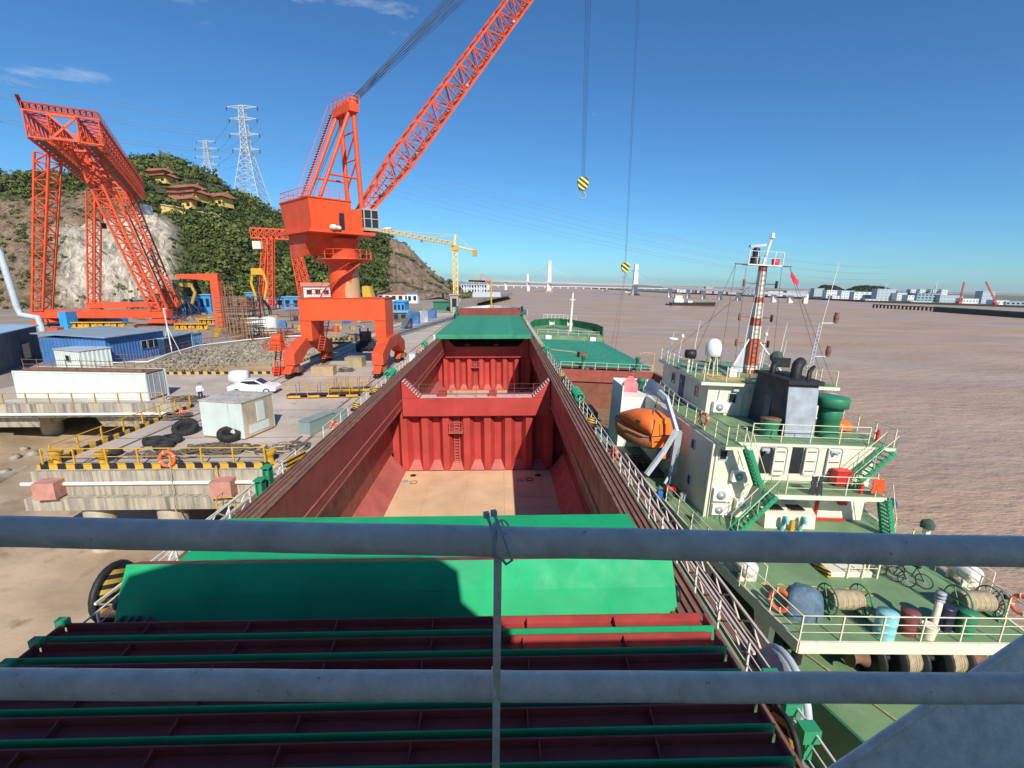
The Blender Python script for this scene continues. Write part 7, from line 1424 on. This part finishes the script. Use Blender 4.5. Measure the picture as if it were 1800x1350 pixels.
building('gate_portal','square concrete gate house near the bow of the bulk carrier',792,806,548,6,4,m_concw,m_conc,1); building('green_shed','dark green shed near the concrete gate house',762,790,545,3,5,mat('dark green sheet',(.03,.15,.09),.6),m_hullg,0)
# workshops behind the gantry cranes
for i,(a,b,py,h,m) in enumerate(((320,352,548,5,m_blueb),(352,372,548,6,m_blueb),(434,450,540,6,m_blueb),(470,500,541,4,m_lgrey),(500,528,546,5,m_blueb),(395,432,542,4,m_rust),(230,262,545,4,m_dkwall),(262,316,543,3,m_white))):
    building('yard_shed',['bright blue yard shed under the first gantry crane leg','taller blue yard shed beside the yellow grab','small blue yard shed left of the smaller gantry','pale grey yard shed under the smaller gantry','blue yard shed left of the portal crane','rusty yard shed behind the scaffolding','dark yard shed under the first gantry base beam','long white yard store beyond the first gantry base beam'][i],a,b,py,h,6,m,m_blueb if i in(3,) else m_roofb,2,cat='shed')
for i,(a,b,py,h,m) in enumerate(((83,100,572,3.4,m_blue),(107,120,578,3.6,m_blueb),(120,142,573,3.2,m_dark),(187,211,571,3.2,m_blueb),(150,180,572,3.0,m_dkwall))):
    building('yard_container',['blue container at the left gantry leg','bright blue upright container under the gantry beam','black container with pale windows under the gantry beam','wide bright blue container right of centre under the gantry beam','dark grey container in the middle under the gantry beam'][i],a,b,py,h,3,m,m,2 if i==2 else 0,cat='container',over=.02)
def ybeam(lab,px0,px1,py,m): 
    a=on(px0,py);b=on(px1,py); mb=MB(); mc=MB(); t=thing('lifting_beam',lab,'lifting beam',((a.x+b.x)/2,a.y,6.1),group='yellow lifting beams in the yard'); w=b.x-a.x; part(t,'top_flange',MB().bb(-w/2,w/2,-.6,.6,1.3,1.5),m); part(t,'web',MB().bb(-w/2,w/2,-.1,.1,.3,1.3),m); part(t,'bottom_flange',MB().bb(-w/2,w/2,-.6,.6,.1,.3),m)
    for k in range(8): part(t,'stiffener',MB().bb(-w/2+w*k/8,-w/2+w*k/8+.12,-.5,-.1,.3,1.3),m_dark if k%2 else m)
ybeam('long yellow lifting beam under the first gantry crane',125,218,577,m_yel); ybeam('yellow lifting beam right of the gantry bogie',310,365,580,m_yel); ybeam('yellow lifting beam in front of the scaffolding',352,385,571,m_yel)
# scaffolding
m_scaf=mat('rusty scaffold tube',(.32,.2,.1),.75,var=.35,scale=1.2,rust=.3)
def scaffold(lab,px0,px1,py,h,dep,nx,nz):
    a=on(px0,py);b=on(px1,py); w=b.x-a.x; t=thing('scaffolding',lab,'scaffolding',((a.x+b.x)/2,a.y,6.1),group='scaffolds in the yard')
    pm=MB().tube([(0,0,0),(0,0,h)],.06,5).mesh('standard',m_scaf); lm=MB().tube([(-w/2,0,0),(w/2,0,0)],.07,5).mesh('ledger',m_rust); tm=MB().tube([(0,0,0),(0,dep,0)],.06,5).mesh('transom',m_rust)
    for i in range(nx+1):
        for y in(0,dep): inst(t,pm,'standard',(-w/2+w*i/nx+random.uniform(-.2,.2),y,0))
    for k in range(1,nz+1):
        for y in(0,dep): inst(t,lm,'ledger',(0,y,h*k/nz-.3))
        for i in range(0,nx+1,2): inst(t,tm,'transom',(-w/2+w*i/nx,0,h*k/nz-.3))
    part(t,'plank_deck',MB().bb(-w/2,w/2,.1,dep-.1,h*.62,h*.65),m_rust)
scaffold('dense rusty scaffolding block in the middle of the yard',385,438,590,8,6,10,8); scaffold('tall thin scaffolding beside the orange portal frame',376,402,560,10,4,5,8); scaffold('low scaffolding left of the white tanks',408,446,600,4,5,9,5); scaffold('low scaffolding along the basin edge fence',450,500,596,2.2,2,8,2); scaffold('pale pipe rack beyond the gantry base beam',225,300,556,3,3,9,3); scaffold('pipe rack left of the portal crane leg',500,532,566,5,4,6,3)
for i,(px,py,r) in enumerate(((448,590,1.5),(474,588,1.6))):
    p=on(px,py); t=thing('storage_tank','%s white storage tank by the scaffolding'%('left' if i==0 else 'right'),'tank',(p.x,p.y,6.1),group='white storage tanks'); part(t,'shell',MB().lathe([(r,0),(r,3.4),(r*.6,3.7),(.02,3.8)],n=18),m_cont); part(t,'rust_band',MB().lathe([(r*1.01,0),(r*1.01,.35)],n=18),m_rust)
def grab(lab,px,py,H,m,s=1):
    p=on(px,py); t=thing('grab_machine',lab,'grab',(p.x,p.y,6.1),group='yellow grabs'); [part(t,'claw',MB().tube([(math.cos(k*1.05)*.5*s,math.sin(k*1.05)*.5,H*.45),(math.cos(k*1.05)*2.2*s,math.sin(k*1.05)*1.8,H*.22),(math.cos(k*1.05)*2.6*s,math.sin(k*1.05)*2,0)],.3*s,6,r2=.12),m_dark) for k in range(6)]
    for sx in(-1,1): part(t,'arm',MB().tube([(sx*1.0*s,0,H*.4),(sx*2.0*s,0,H*.75),(sx*1.2*s,0,H)],.35*s,8),m)
    part(t,'crosshead',MB().bb(-1.5*s,1.5*s,-.6,.6,H*.92,H*1.05),m)
    for sx in(-1,0,1): part(t,'rope',MB().tube([(sx*.5*s,0,H*.45),(sx*.4*s,0,H*.95)],.12,5),m_dark)
grab('yellow clamshell grab standing beside the first gantry crane',333,556,10,m_yeld,1.4); grab('yellow grab frame standing below the smaller gantry crane',462,560,14,m_yel,1.15)
# scrap and steel sections scattered over the yard
rs=random.Random(11); zones=[(300,380,548,600,26),(380,540,556,612,60),(120,300,555,585,26),(660,800,545,600,34),(540,680,560,592,18)]
kinds=[MB().bb(-1.6,1.6,-.15,.15,0,.3).mesh('steel_section',m_rust),MB().bb(-.9,.9,-.7,.7,0,.8).mesh('steel_section',m_scaf),MB().tube([(-2.2,0,.2),(2.2,0,.2)],.2,8).mesh('steel_section',m_grey),MB().box((0,0,.5),(1.5,1.1,1.0)).box((.3,.1,1.2),(.9,.9,.4)).mesh('steel_section',m_blue),MB().bb(-1.8,1.8,-1.0,1.0,0,.12).mesh('steel_section',m_redd),MB().box((0,0,.45),(1.1,.9,.9)).mesh('steel_section',m_yeld),MB().lathe([(.45,0),(.45,.9)],n=12).mesh('steel_section',m_orgd)]
def inside_yard(x,y): return (x<-30 and y>97.5) or x<-62 or (y>178 and x<-13)
KN=['rusty flat steel bar','rust brown steel crate','grey steel pipe','small blue machine box','dark red steel plate','rusty yellow box','orange drum']; ZN=['left of the orange portal frame','between scaffolding and portal crane','below the first gantry base beam','on the bank right of the portal crane','behind the portal crane legs']
for zi,(x0,x1,y0,y1,n) in enumerate(zones):
    for k in range(n):
        p=on(rs.uniform(x0,x1),rs.uniform(y0,y1)); 
        if not inside_yard(p.x,p.y) or (-86<p.x<-44 and p.y<96): continue
        o=bpy.data.objects.new('steel_section',kinds[(ki:=rs.randrange(len(kinds)))]); s_=rs.uniform(.7,1.5); o.matrix_basis=MX.Translation(V((p.x,p.y,6.1)))@MX.Rotation(rs.uniform(0,3.1),4,'Z')@MX.Diagonal((s_,s_,s_,1)); o['label']=KN[ki]+' lying loose '+ZN[zi]; o['category']='scrap'; o['group']='loose steel pieces in the yard'; _link(o,None,o.matrix_basis.copy())
# forklift
t=thing('forklift','red forklift parked left of the blue shed','forklift',(on(95,588).x,on(95,588).y,6.1),rz=R(90)); part(t,'body',MB().bb(-.8,.8,-1.6,1.0,.5,1.5),m_orgd); part(t,'mast',MB().bb(-.6,-.45,1.1,1.3,.1,3.2).bb(.45,.6,1.1,1.3,.1,3.2),m_dark); part(t,'overhead_guard',MB().bb(-.7,.7,-1.0,.6,2.4,2.5),m_dark)
for x in(-.8,.8):
    for y in(-1.1,.7): part(t,'wheel',MB().lathe([(.02,-.15),(.42,-.15),(.42,.15),(.02,.15)],(x,y,.42),14,axis='x'),m_blk)
t=thing('tripod_mast','thin white tripod mast by the basin edge','mast',(on(303,622).x,on(303,622).y,6.1)); part(t,'pole',MB().tube([(0,0,0),(-.3,0,7)],.09,6),m_white)
for x in(-1.5,1.3): part(t,'stay',MB().tube([(x,0,0),(-.2,0,4.2)],.04,5),m_white)
# docked vessel behind the portal crane
p=at(575,520,150); t=thing('docked_vessel','small docked vessel with orange roof and yellow funnel behind the portal crane','vessel',(p.x,150,6.1)); part(t,'hull',MB().bb(-9,12,0,6,0,4),m_blue); part(t,'house',MB().bb(-7,6,0,6,4,9.5),m_white); part(t,'roof',MB().bb(-7.6,6.6,-.6,6.6,9.5,10.6),mat('coral roof paint',(.6,.2,.13),.6)); part(t,'funnel',MB().hexa([(10.5,1,4),(14,1,4),(14,5,4),(10.5,5,4)],[(10.5,1,9.5),(12.5,1,9.5),(12.5,5,9.5),(10.5,5,9.5)]),m_yel); part(t,'mast',MB().tube([(4,3,10),(4,3,22)],.4,8),m_yeld)
for k in range(5): part(t,'window',MB().bb(-6+k*2.5,-4.4+k*2.5,-.05,.02,7,8.4),m_glass)
# pipe along the basin edge
pts_=[V((e[0],e[1],6.3)) for e in edge[4:11]]; mb=MB(); mb.tube([p+V((-.6,.6,.15)) for p in pts_],.11,8); solo('edge_pipe','long pale pipe laid along the curved basin edge','pipe',mb,m_white)
t=thing('edge_fence','thin rusty fence along the basin edge by the blue shed','fence',pts_[0]); railing(t,[p-pts_[0]+V((-1.2,1.2,0)) for p in pts_],1.1,2,2.5,m_rust,.04)
# bank at the far end of the basin under the portal
t=thing('basin_footbridge','small concrete footbridge with yellow rails behind the crane legs','footbridge',(-33,96,0)); part(t,'deck_slab',MB().bb(-38,-27.7,94,97.2,5.5,6.16),m_concw,world=True); railing(t,toloc([(-38,94.2,6.16),(-28,94.2,6.16)],t),1.0,2,1.5,m_yel,.04); part(t,'striped_kerb',MB().bb(-38,-27.7,93.8,94.05,5.9,6.25),m_stripe,world=True)
# mud flat debris: big pipe, stick, stones
mb=MB(); p0=on(-40,860,2.2);p1=on(62,822,1.6); mb.tube([p0,p1],.45,14); solo('dredge_pipe','thick grey dredge pipe lying on the mud bank','pipe',mb,m_pile)
mb=MB(); mb.tube([on(10,868,1.0)+V((0,0,.4)),on(40,879,1.0)+V((0,0,.3))],.06,6); solo('drift_pole','pale stick lying on the mud below the dredge pipe','stick',mb,m_rope)
for i,(px,py,s) in enumerate(((30,815,.9),(60,808,1.1),(12,838,.8),(74,850,.5),(45,800,.7))):
    p=on(px,py,1.8); mb=MB(); mb.ball((0,0,0),s*.5,8,.6); mb.v=[(a*(1+random.uniform(-.2,.2)),b*(1+random.uniform(-.2,.2)),c*(1+random.uniform(-.2,.2))) for a,b,c in mb.v]; solo('mud_boulder',['boulder at the dredge pipe end','largest boulder beside the jetty corner','boulder half under the dredge pipe','small stone below the jetty corner','boulder in the shade of the trestle'][i],'boulder',mb,m_stone,(p.x,p.y,mud_z(p.x,p.y)+.1),group='boulders on the mud')
# trees near the river bend and yard
for i,(px,py,h,r,l) in enumerate(((778,516,15,4.5,'tall dark conifer like tree left of the river terminal'),(792,517,13,4,'dark tree right beside the tall dark tree'),(766,520,10,4,'rounded tree behind the cream house'),(786,522,9,4.5,'broad dark tree in front of the tall dark tree'),(715,520,8,4.5,'light green tree left of the cream house'),(730,521,6,3.5,'low bush tree touching the cream house'),(806,520,8,3.5,'small dark tree behind the tower crane mast'),(700,523,7,4,'bushy tree beside the colonnade block'))):
    p=on(px,py); tree('broadleaf_tree',l,(p.x,p.y,6.1),h,r,m_leafd if i in(0,1,3,6) else m_leaf,i+5,group='trees by the river bend')
# ================================================================= the ships, quay and camera heel 1.2 degrees against the level river
GL=MX.Translation(CAMP)@MX.Rotation(R(-1.2),4,'Y')@MX.Translation(-CAMP)
for o in list(COL.objects):
    if o.parent is None and o.name not in('sun','river_water'): o.matrix_basis=GL@o.matrix_basis
_g=GL.to_3x3(); _r,_u,_f=_g@_r,_g@_u,_g@_f
# ================================================================= RIVER: BRIDGE, VESSELS, FAR SHORE
m_br=mat('pale bridge concrete',(.66,.67,.66),.8,var=.05)
bt=thing('cable_stayed_bridge','long pale cable stayed bridge with two tall pylons across the river','bridge',(100,850,0))
def BR(name,mb,parent=None,m=None): return part(parent or bt,name,mb,m or m_br,world=True)
dp=[at(855,496,1050),at(880,494,980),at(965,497,900),at(1040,499,835),at(1116,501,772),at(1170,505,700),at(1240,509,640),at(1330,514,575),at(1420,519,540)]
dp[0].x-=40
mb=MB()
for a,b in zip(dp,dp[1:]): mb.beam(a,b,9,2.6)
BR('deck',mb)
py_=[]
for px,Y,zt in((965,900,at(965,459,900).z),(1116,772,at(1118,464,772).z)):
    c=at(px,505,Y); mb=MB(); mb.hexa([(c.x-4.2,Y-4,0),(c.x+4.2,Y-4,0),(c.x+4.2,Y+4,0),(c.x-4.2,Y+4,0)],[(c.x-2.6,Y-2,zt),(c.x+2.6,Y-2,zt),(c.x+2.6,Y+2,zt),(c.x-2.6,Y+2,zt)]); p_=BR('pylon',mb); mb=MB(); mb.bb(c.x-7,c.x+7,Y-5,Y+5,-2,2.2); BR('pylon_footing',mb,p_,m_tan); py_.append((c.x,Y,zt))
def deckpt(s): 
    n=len(dp)-1; i=min(n-1,max(0,int(s*n))); return dp[i].lerp(dp[i+1],s*n-i)
for (x,Y,zt),s0 in zip(py_,(2/8,4/8)):
    for k in range(1,9):
        for sg in(-1,1): mb=MB(); mb.tube([(x,Y,zt-1-k*1.2),deckpt(s0+sg*k*.0145)],.1,4); BR('stay_cable',mb)
for s in(.02,.08,.14,.20,.64,.70,.745,.79,.835,.88,.92,.96,.995):
    p=deckpt(s); mb=MB(); mb.bb(p.x-2.4,p.x+2.4,p.y-2,p.y+2,-2,p.z-.6); BR('pier',mb)
mb=MB(); mb.beam((-60,1500,6),(560,1500,6),6,2); fb=thing('far_viaduct','low distant viaduct on many thin piers behind the bridge','viaduct',(200,1500,0)); part(fb,'deck',mb,m_br,world=True); pm=MB().bb(-1.5,1.5,-1.5,1.5,-2,6).mesh('pier',m_br)
for k in range(26): inst(fb,pm,'pier',(-255+k*24,0,0))
p=at(928,480,1500); mb=MB(); mb.bb(p.x-3,p.x+3,1497,1503,0,42); part(fb,'pylon',mb,m_br,world=True)
def vessel(name,lab,px,py,L,hd,cols_h,cat='ship',z=0,sc=1):
    p=on(px,py,0); t=thing(name,lab,cat,(p.x,p.y,0),rz=hd); h=L*.075; o=[(-.5,.10),(-.48,.13),(.3,.13),(.44,.07),(.5,0),(.44,-.07),(.3,-.13),(-.48,-.13)]
    n=len(o); sheer=lambda x:h*(.75+1.5*max(0,x-.05)**1.2+.6*max(0,-x-.3)); mb=MB(); mb.add([(x*L*.95,y*L*.9,-1) for x,y in o]+[(x*L,y*L,sheer(x)) for x,y in o],[tuple(range(n,2*n))]+[(i,(i+1)%n,n+(i+1)%n,n+i) for i in range(n)]); part(t,'hull',mb,cols_h)
    mb=MB(); mb.add([(x*L*.955,y*L*.91,-.9) for x,y in o]+[(x*L*.98,y*L*.955,h*.28) for x,y in o],[(i,(i+1)%n,n+(i+1)%n,n+i) for i in range(n)]); mb.v=[(a*1.003,b*1.01,c) for a,b,c in mb.v]; part(t,'boot_topping',mb,m_redd)
    part(t,'deckhouse',MB().bb(-.42*L,-.22*L,-.09*L,.09*L,h,h*2.1).bb(-.40*L,-.25*L,-.08*L,.08*L,h*2.1,h*3.0),m_white); part(t,'wheelhouse_windows',MB().bb(-.249*L,-.246*L,-.075*L,.075*L,h*2.5,h*2.8),m_glass); part(t,'funnel',MB().bb(-.41*L,-.37*L,-.03*L,.03*L,h*3.0,h*3.6),m_orgd)
    part(t,'midship_house',MB().bb(-.12*L,-.02*L,-.07*L,.07*L,h*.7,h*1.6),m_white)
    for x,hh in((-.3,5.2),(.02,3.4),(.3,3.4)): part(t,'mast',MB().tube([(x*L,0,h*.7),(x*L,0,h*hh)],.09*h,6),m_yeld)
    part(t,'cargo_rail',MB().bb(.02*L,.3*L,-.01*L,.01*L,h*1.7,h*1.8),m_yeld)
    return t
vessel('cargo_vessel','small dark green cargo vessel with red waterline under way on the river',1217,538,78*on(1217,538,0).y/840,R(-8),mat('dark vessel hull',(.012,.035,.025),.5,var=.2))
vessel('work_boat','tiny dark work boat trailing behind the cargo vessel',1176,536,7,R(-8),m_dark,'boat'); vessel('distant_boat','tiny dark boat far out near the bridge',1062,512,14,0,m_dark,'boat'); vessel('distant_boat','tiny pale boat at the foot of the right bridge pylon',1103,514,12,0,m_white,'boat')
# container port cranes far behind the terminal, distant
for i,(px,m) in enumerate(((826,mat('faint teal crane',(.2,.45,.48),.7)),(836,m_yel),(846,m_orgd))):
    p=at(px,508,620); t=thing('quay_crane','distant %s quay crane beyond the river terminal'%['teal','yellow','orange'][i],'crane',(p.x,620,2),group='distant quay cranes'); part(t,'legs',MB().bb(-5,-4,-3,3,0,14).bb(4,5,-3,3,0,14),m); part(t,'girder',MB().bb(-9,12,-1.5,1.5,14,16),m); part(t,'boom',MB().beam((0,0,24),(12,0,16),.6).beam((-1,0,14),(0,0,24),.8),m)
p=on(872,520,0); mb=MB(); mb.hexa([(-9,-3,-1),(8,-3,-1),(8,3,-1),(-9,3,-1)],[(-9,-3,2.2),(8,-3,2.2),(8,3,2.2),(-9,3,2.2)]); t=thing('moored_ferry','white ferry moored at the river bank behind the terminal','ferry',(p.x,p.y+30,0)); part(t,'hull',mb,m_white); part(t,'cabin',MB().bb(-7,6,-2.5,2.5,2.2,5),m_white)
for k in range(5): part(t,'window',MB().bb(-6+k*2.3,-4.6+k*2.3,-2.56,-2.48,3,4.2),m_glass)
# far shore land
def band(pts,z): return [(on(x,y,0).x,on(x,y,0).y) for x,y in pts]
sh=band([(1180,515.5),(1330,522),(1420,526),(1520,531),(1600,534),(1800,541),(2100,553)],0); mb=MB(); mb.prism(sh+[(2500,300),(2500,2500),(250,2500)],-1,2.2); struct('far_shore',mb,mat('far bank',(.16,.17,.12),.9,var=.3,scale=.03))
mb=MB()
for a,b in zip(sh,sh[1:]): mb.beam((a[0],a[1],.8),(b[0],b[1],.8),1.5,3.2)
struct('far_quay_edge',mb,mat('dark quay edge',(.05,.055,.05),.9))
def farY(px): return float(np.interp(px,[1180,1330,1420,1520,1600,1800,2100],[s[1] for s in sh]))+6
rs=random.Random(5); m_fw=mat('far white wall',(.7,.71,.7),.8,var=.06); m_fg=mat('far grey wall',(.4,.45,.48),.8,var=.1); m_fp=mat('far pink wall',(.55,.36,.34),.8,var=.1); m_fb=mat('far blue roof',(.25,.36,.42),.6)
fl_=[(1430,1447,521,507,m_fg,3),(1452,1478,522,510,m_fw,6),(1478,1500,523,511,m_fw,5),(1500,1536,527,513,m_fw,4),(1539,1572,531,508,m_fg,5),(1575,1592,531,515,m_fw,3),(1594,1610,533,519,m_fw,3),(1610,1650,533,516,m_fb,6),(1650,1690,535,519,m_fg,7),(1690,1718,539,525,m_fw,5),(1722,1744,541,512,m_fg,4),(1745,1770,543,528,m_fw,4),(1382,1420,521,511,m_fg,6),(1350,1380,520,512,m_fw,4),(1305,1345,519,509,m_fb,6),(1765,1800,545,530,m_fb,4),(1462,1490,530,520,m_fw,5),(1520,1560,534,526,m_fw,5),(1600,1640,537,529,m_fw,6),(1255,1275,517,508,m_fp,3),(1225,1240,516,506,m_fp,3),(1240,1252,516,504,m_fp,3),(1190,1215,515,509,m_fw,4),(1280,1300,518,510,m_fp,3)]
for i,(a,b,yb,yt,m,nw) in enumerate(fl_):
    Y=farY((a+b)/2)+8+(14 if i<16 else 3)*rs.random()+(0 if yt>520 else 18)
    p=at(a,yb,Y);q=at(b,yb,Y);zt=at(a,yt,Y).z; w=q.x-p.x; t=thing('far_building','%s far shore building, %s'%({'far white wall':'white','far grey wall':'grey','far pink wall':'pink','far blue roof':'blue grey'}[m.name],['left of the twin hill buildings','second of the white row below the left hill','third of the white row below the left hill','below the right dark hill','tall slab with dark glass beside the right hill','narrow block right of the tall slab','small block left of the wide blue roof','wide and low in the shipyard','long shipyard hall left of the first red crane','between the two red cranes','tall block behind the second red crane','right of the second red crane','low hall left of the dark hills','low hall beyond the freighter mast','long roof beyond the freighter mast','at the right picture edge','low at the water under the left hill','low at the water under the tall slab','low at the water beside the pier','right block of the pink cluster','left block of the pink cluster','middle tower of the pink cluster','low block at the bridge end','last block of the pink cluster'][i]),'building',((p.x+q.x)/2,Y+5,2),group='far shore buildings')
    wl=part(t,'wall',MB().bb(-w/2,w/2,-5,5,0,zt-2),m); part(t,'roof',MB().bb(-w/2-.3,w/2+.3,-5.3,5.3,zt-2,zt-1.6),m_fg)
    H=zt-2; ns=max(1,int(H/3.2)); wm=MB().bb(-w/nw*.3,w/nw*.3,-.08,.04,0,H/ns*.45).mesh('window',m_fb if m is not m_fb else m_glass)
    for s in range(min(ns,5)):
        for k in range(nw): inst(wl,wm,'window',(-w/2+w*(k+.5)/nw,-5,H/min(ns,5)*(s+.3)))
# apartment blocks on the ridge
for i,px in enumerate((1601,1617,1636,1655)):
    YA=farY(px)+115; p=at(px-5,517,YA);q=at(px+6,517,YA);zt=at(px,508.5,YA).z; t=thing('apartment_block','pale apartment block on the far wooded ridge, %s from the left'%['first','second','third','fourth'][i],'building',((p.x+q.x)/2,YA,p.z-6),group='apartment blocks on the ridge'); w=q.x-p.x; wl=part(t,'wall',MB().bb(-w/2,w/2,-4,4,0,zt-p.z+6),m_fw); wm=MB().bb(-.5,.5,-.08,.04,0,1.4).mesh('window',m_glass)
    for k in range(4):
        for s in range(3): inst(wl,wm,'window',(-w/2+w*(k+.5)/4,-4,7+s*2.4))
# dark hills on the far shore
def farhill(name,pts,Y,dep,seed):
    mb=MB(); vs_=[]; n=len(pts); m_=7; r0=random.Random(seed)
    for i,(px,py) in enumerate(pts):
        top=at(px,py,Y); 
        for j in range(m_):
            a=math.pi*j/(m_-1); y=Y-math.cos(a)*dep; z=2+(top.z-2)*math.sin(a)*(1+r0.uniform(-.06,.06)); vs_.append((top.x*(y/Y),y,z))
    mb.add(vs_,[(i*m_+j,(i+1)*m_+j,(i+1)*m_+j+1,i*m_+j+1) for i in range(n-1) for j in range(m_-1)],True); o=struct(name,mb,mat('far hill green',(.05,.07,.035),.95,var=.3,scale=.05))
    C=[];Rr=[]
    for k in range(700):
        i=r0.randrange(n-1); j=r0.randrange(0,4); a,b=r0.random(),r0.random(); q=[V(vs_[ii*m_+jj]) for ii,jj in((i,j),(i+1,j),(i,j+1),(i+1,j+1))]; p=q[0]*(1-a)*(1-b)+q[1]*a*(1-b)+q[2]*(1-a)*b+q[3]*a*b; C.append(tuple(p)); Rr.append(r0.uniform(2,3.6))
    qv,tn=crowns(np.array(C),np.array(Rr)*.9,26,.75); leaf_obj('far_wood',qv,tn,m_leafd,None,'stuff')
farhill('left_far_hill',[(1433,520),(1438,508),(1446,503),(1456,501.5),(1468,503),(1478,508),(1488,514)],farY(1460)+140,50,1); farhill('right_far_hill',[(1482,517),(1490,510),(1502,505),(1516,502.5),(1532,503),(1546,504.5),(1560,507),(1575,512)],farY(1530)+130,50,2); farhill('ridge_under_apartments',[(1585,522),(1600,517),(1625,516),(1650,517),(1668,521)],farY(1625)+120,40,3)
# shipyard pier, cranes and moored hull at the right edge
p0=on(1535,541,0);p1=on(1650,547,0); t=thing('far_pier','dark timber pier on piles reaching out from the far shipyard','pier',(p0.x,p0.y,0)); part(t,'deck',MB().beam((p0.x,p0.y,3.0),(p1.x,p1.y,3.0),3,.7),mat('dark pier timber',(.05,.05,.05),.9),world=True); pm=MB().bb(-.3,.3,-.8,.8,-1,2.8).mesh('pier_pile',MATS['dark pier timber'])
for k in range(18): inst(t,pm,'pier_pile',(p1-p0)*(k/17))
a=on(1648,548,0);b=on(1812,560,0); t=thing('moored_barge','long dark hull moored at the right edge of the far shipyard','barge',(a.x,a.y,0)); mb=MB(); mb.beam((a.x,a.y,1.6),(b.x,b.y,1.6),8,4.2); part(t,'hull',mb,m_dark,world=True); mb=MB(); mb.beam((a.x+.1,a.y,3.9),(b.x,b.y,3.9),7.6,.5); part(t,'deck',mb,m_hullg,world=True)
def shipcrane(lab,px,pyb,pxt,pyt,Y,m):
    b=at(px,pyb,Y);tp=at(pxt,pyt,Y); t=thing('shipyard_crane',lab,'crane',(b.x,Y,b.z),group='far shipyard cranes'); part(t,'portal',MB().hexa([(-3.2,-2,0),(3.2,-2,0),(3.2,2,0),(-3.2,2,0)],[(-1.6,-1.5,4.5),(1.6,-1.5,4.5),(1.6,1.5,4.5),(-1.6,1.5,4.5)]),m); part(t,'house',MB().bb(-2.2,2.2,-1.8,1.8,4.5,7.5),m)
    d=tp-b; mc=MB();mb=MB(); lattice(mc,mb,[V((x*.8+.5,y*.7,7.2)) for x,y in((-1,-1),(1,-1),(1,1),(-1,1))],[d+V((x*.45,y*.45,0)) for x,y in((-1,-1),(1,-1),(1,1),(-1,1))],10,.35,.2,'z'); l=part(t,'jib',mc,m); part(l,'jib_lacing',mb,m)
shipcrane('red shipyard crane with near upright jib on the far right shore, left one',1684,541,1695,496,farY(1684)+2,m_orgd); shipcrane('red shipyard crane leaning left on the far right shore, right one',1748,543,1733,495,farY(1748)+2,m_orgd)
for i,(px,yt) in enumerate(((1556,497),(1644,496))):
    YA=farY(px)+110; p=at(px,510,YA); t=thing('far_pylon','thin distant power pylon on the far shore, %s'%('beside the tall slab' if i==0 else 'above the ridge apartments'),'pylon',(p.x,YA,2),group='far shore pylons'); h=at(px,yt,YA).z-2; part(t,'mast',MB().hexa([(-1.2,-1.2,0),(1.2,-1.2,0),(1.2,1.2,0),(-1.2,1.2,0)],[(-.3,-.3,h),(.3,-.3,h),(.3,.3,h),(-.3,.3,h)]),m_steel)
    for z in(.97,.9,.83): part(t,'cross_arm',MB().bb(-3.2,3.2,-.15,.15,h*z,h*z+.3),m_steel)
# ================================================================= HAZE
mb=MB(); mb.bb(-9300,14300,-900,16300,-6,175); m,N,L=nodes_mat('river haze'); N.remove(N['Principled BSDF']); pv=N.new('ShaderNodeVolumePrincipled'); pv.inputs['Color'].default_value=(.8,.93,1,1); pv.inputs['Density'].default_value=.00005; pv.inputs['Anisotropy'].default_value=.2
L.new(pv.outputs[0],N['Material Output'].inputs['Volume']); struct('haze',mb,m,'stuff')
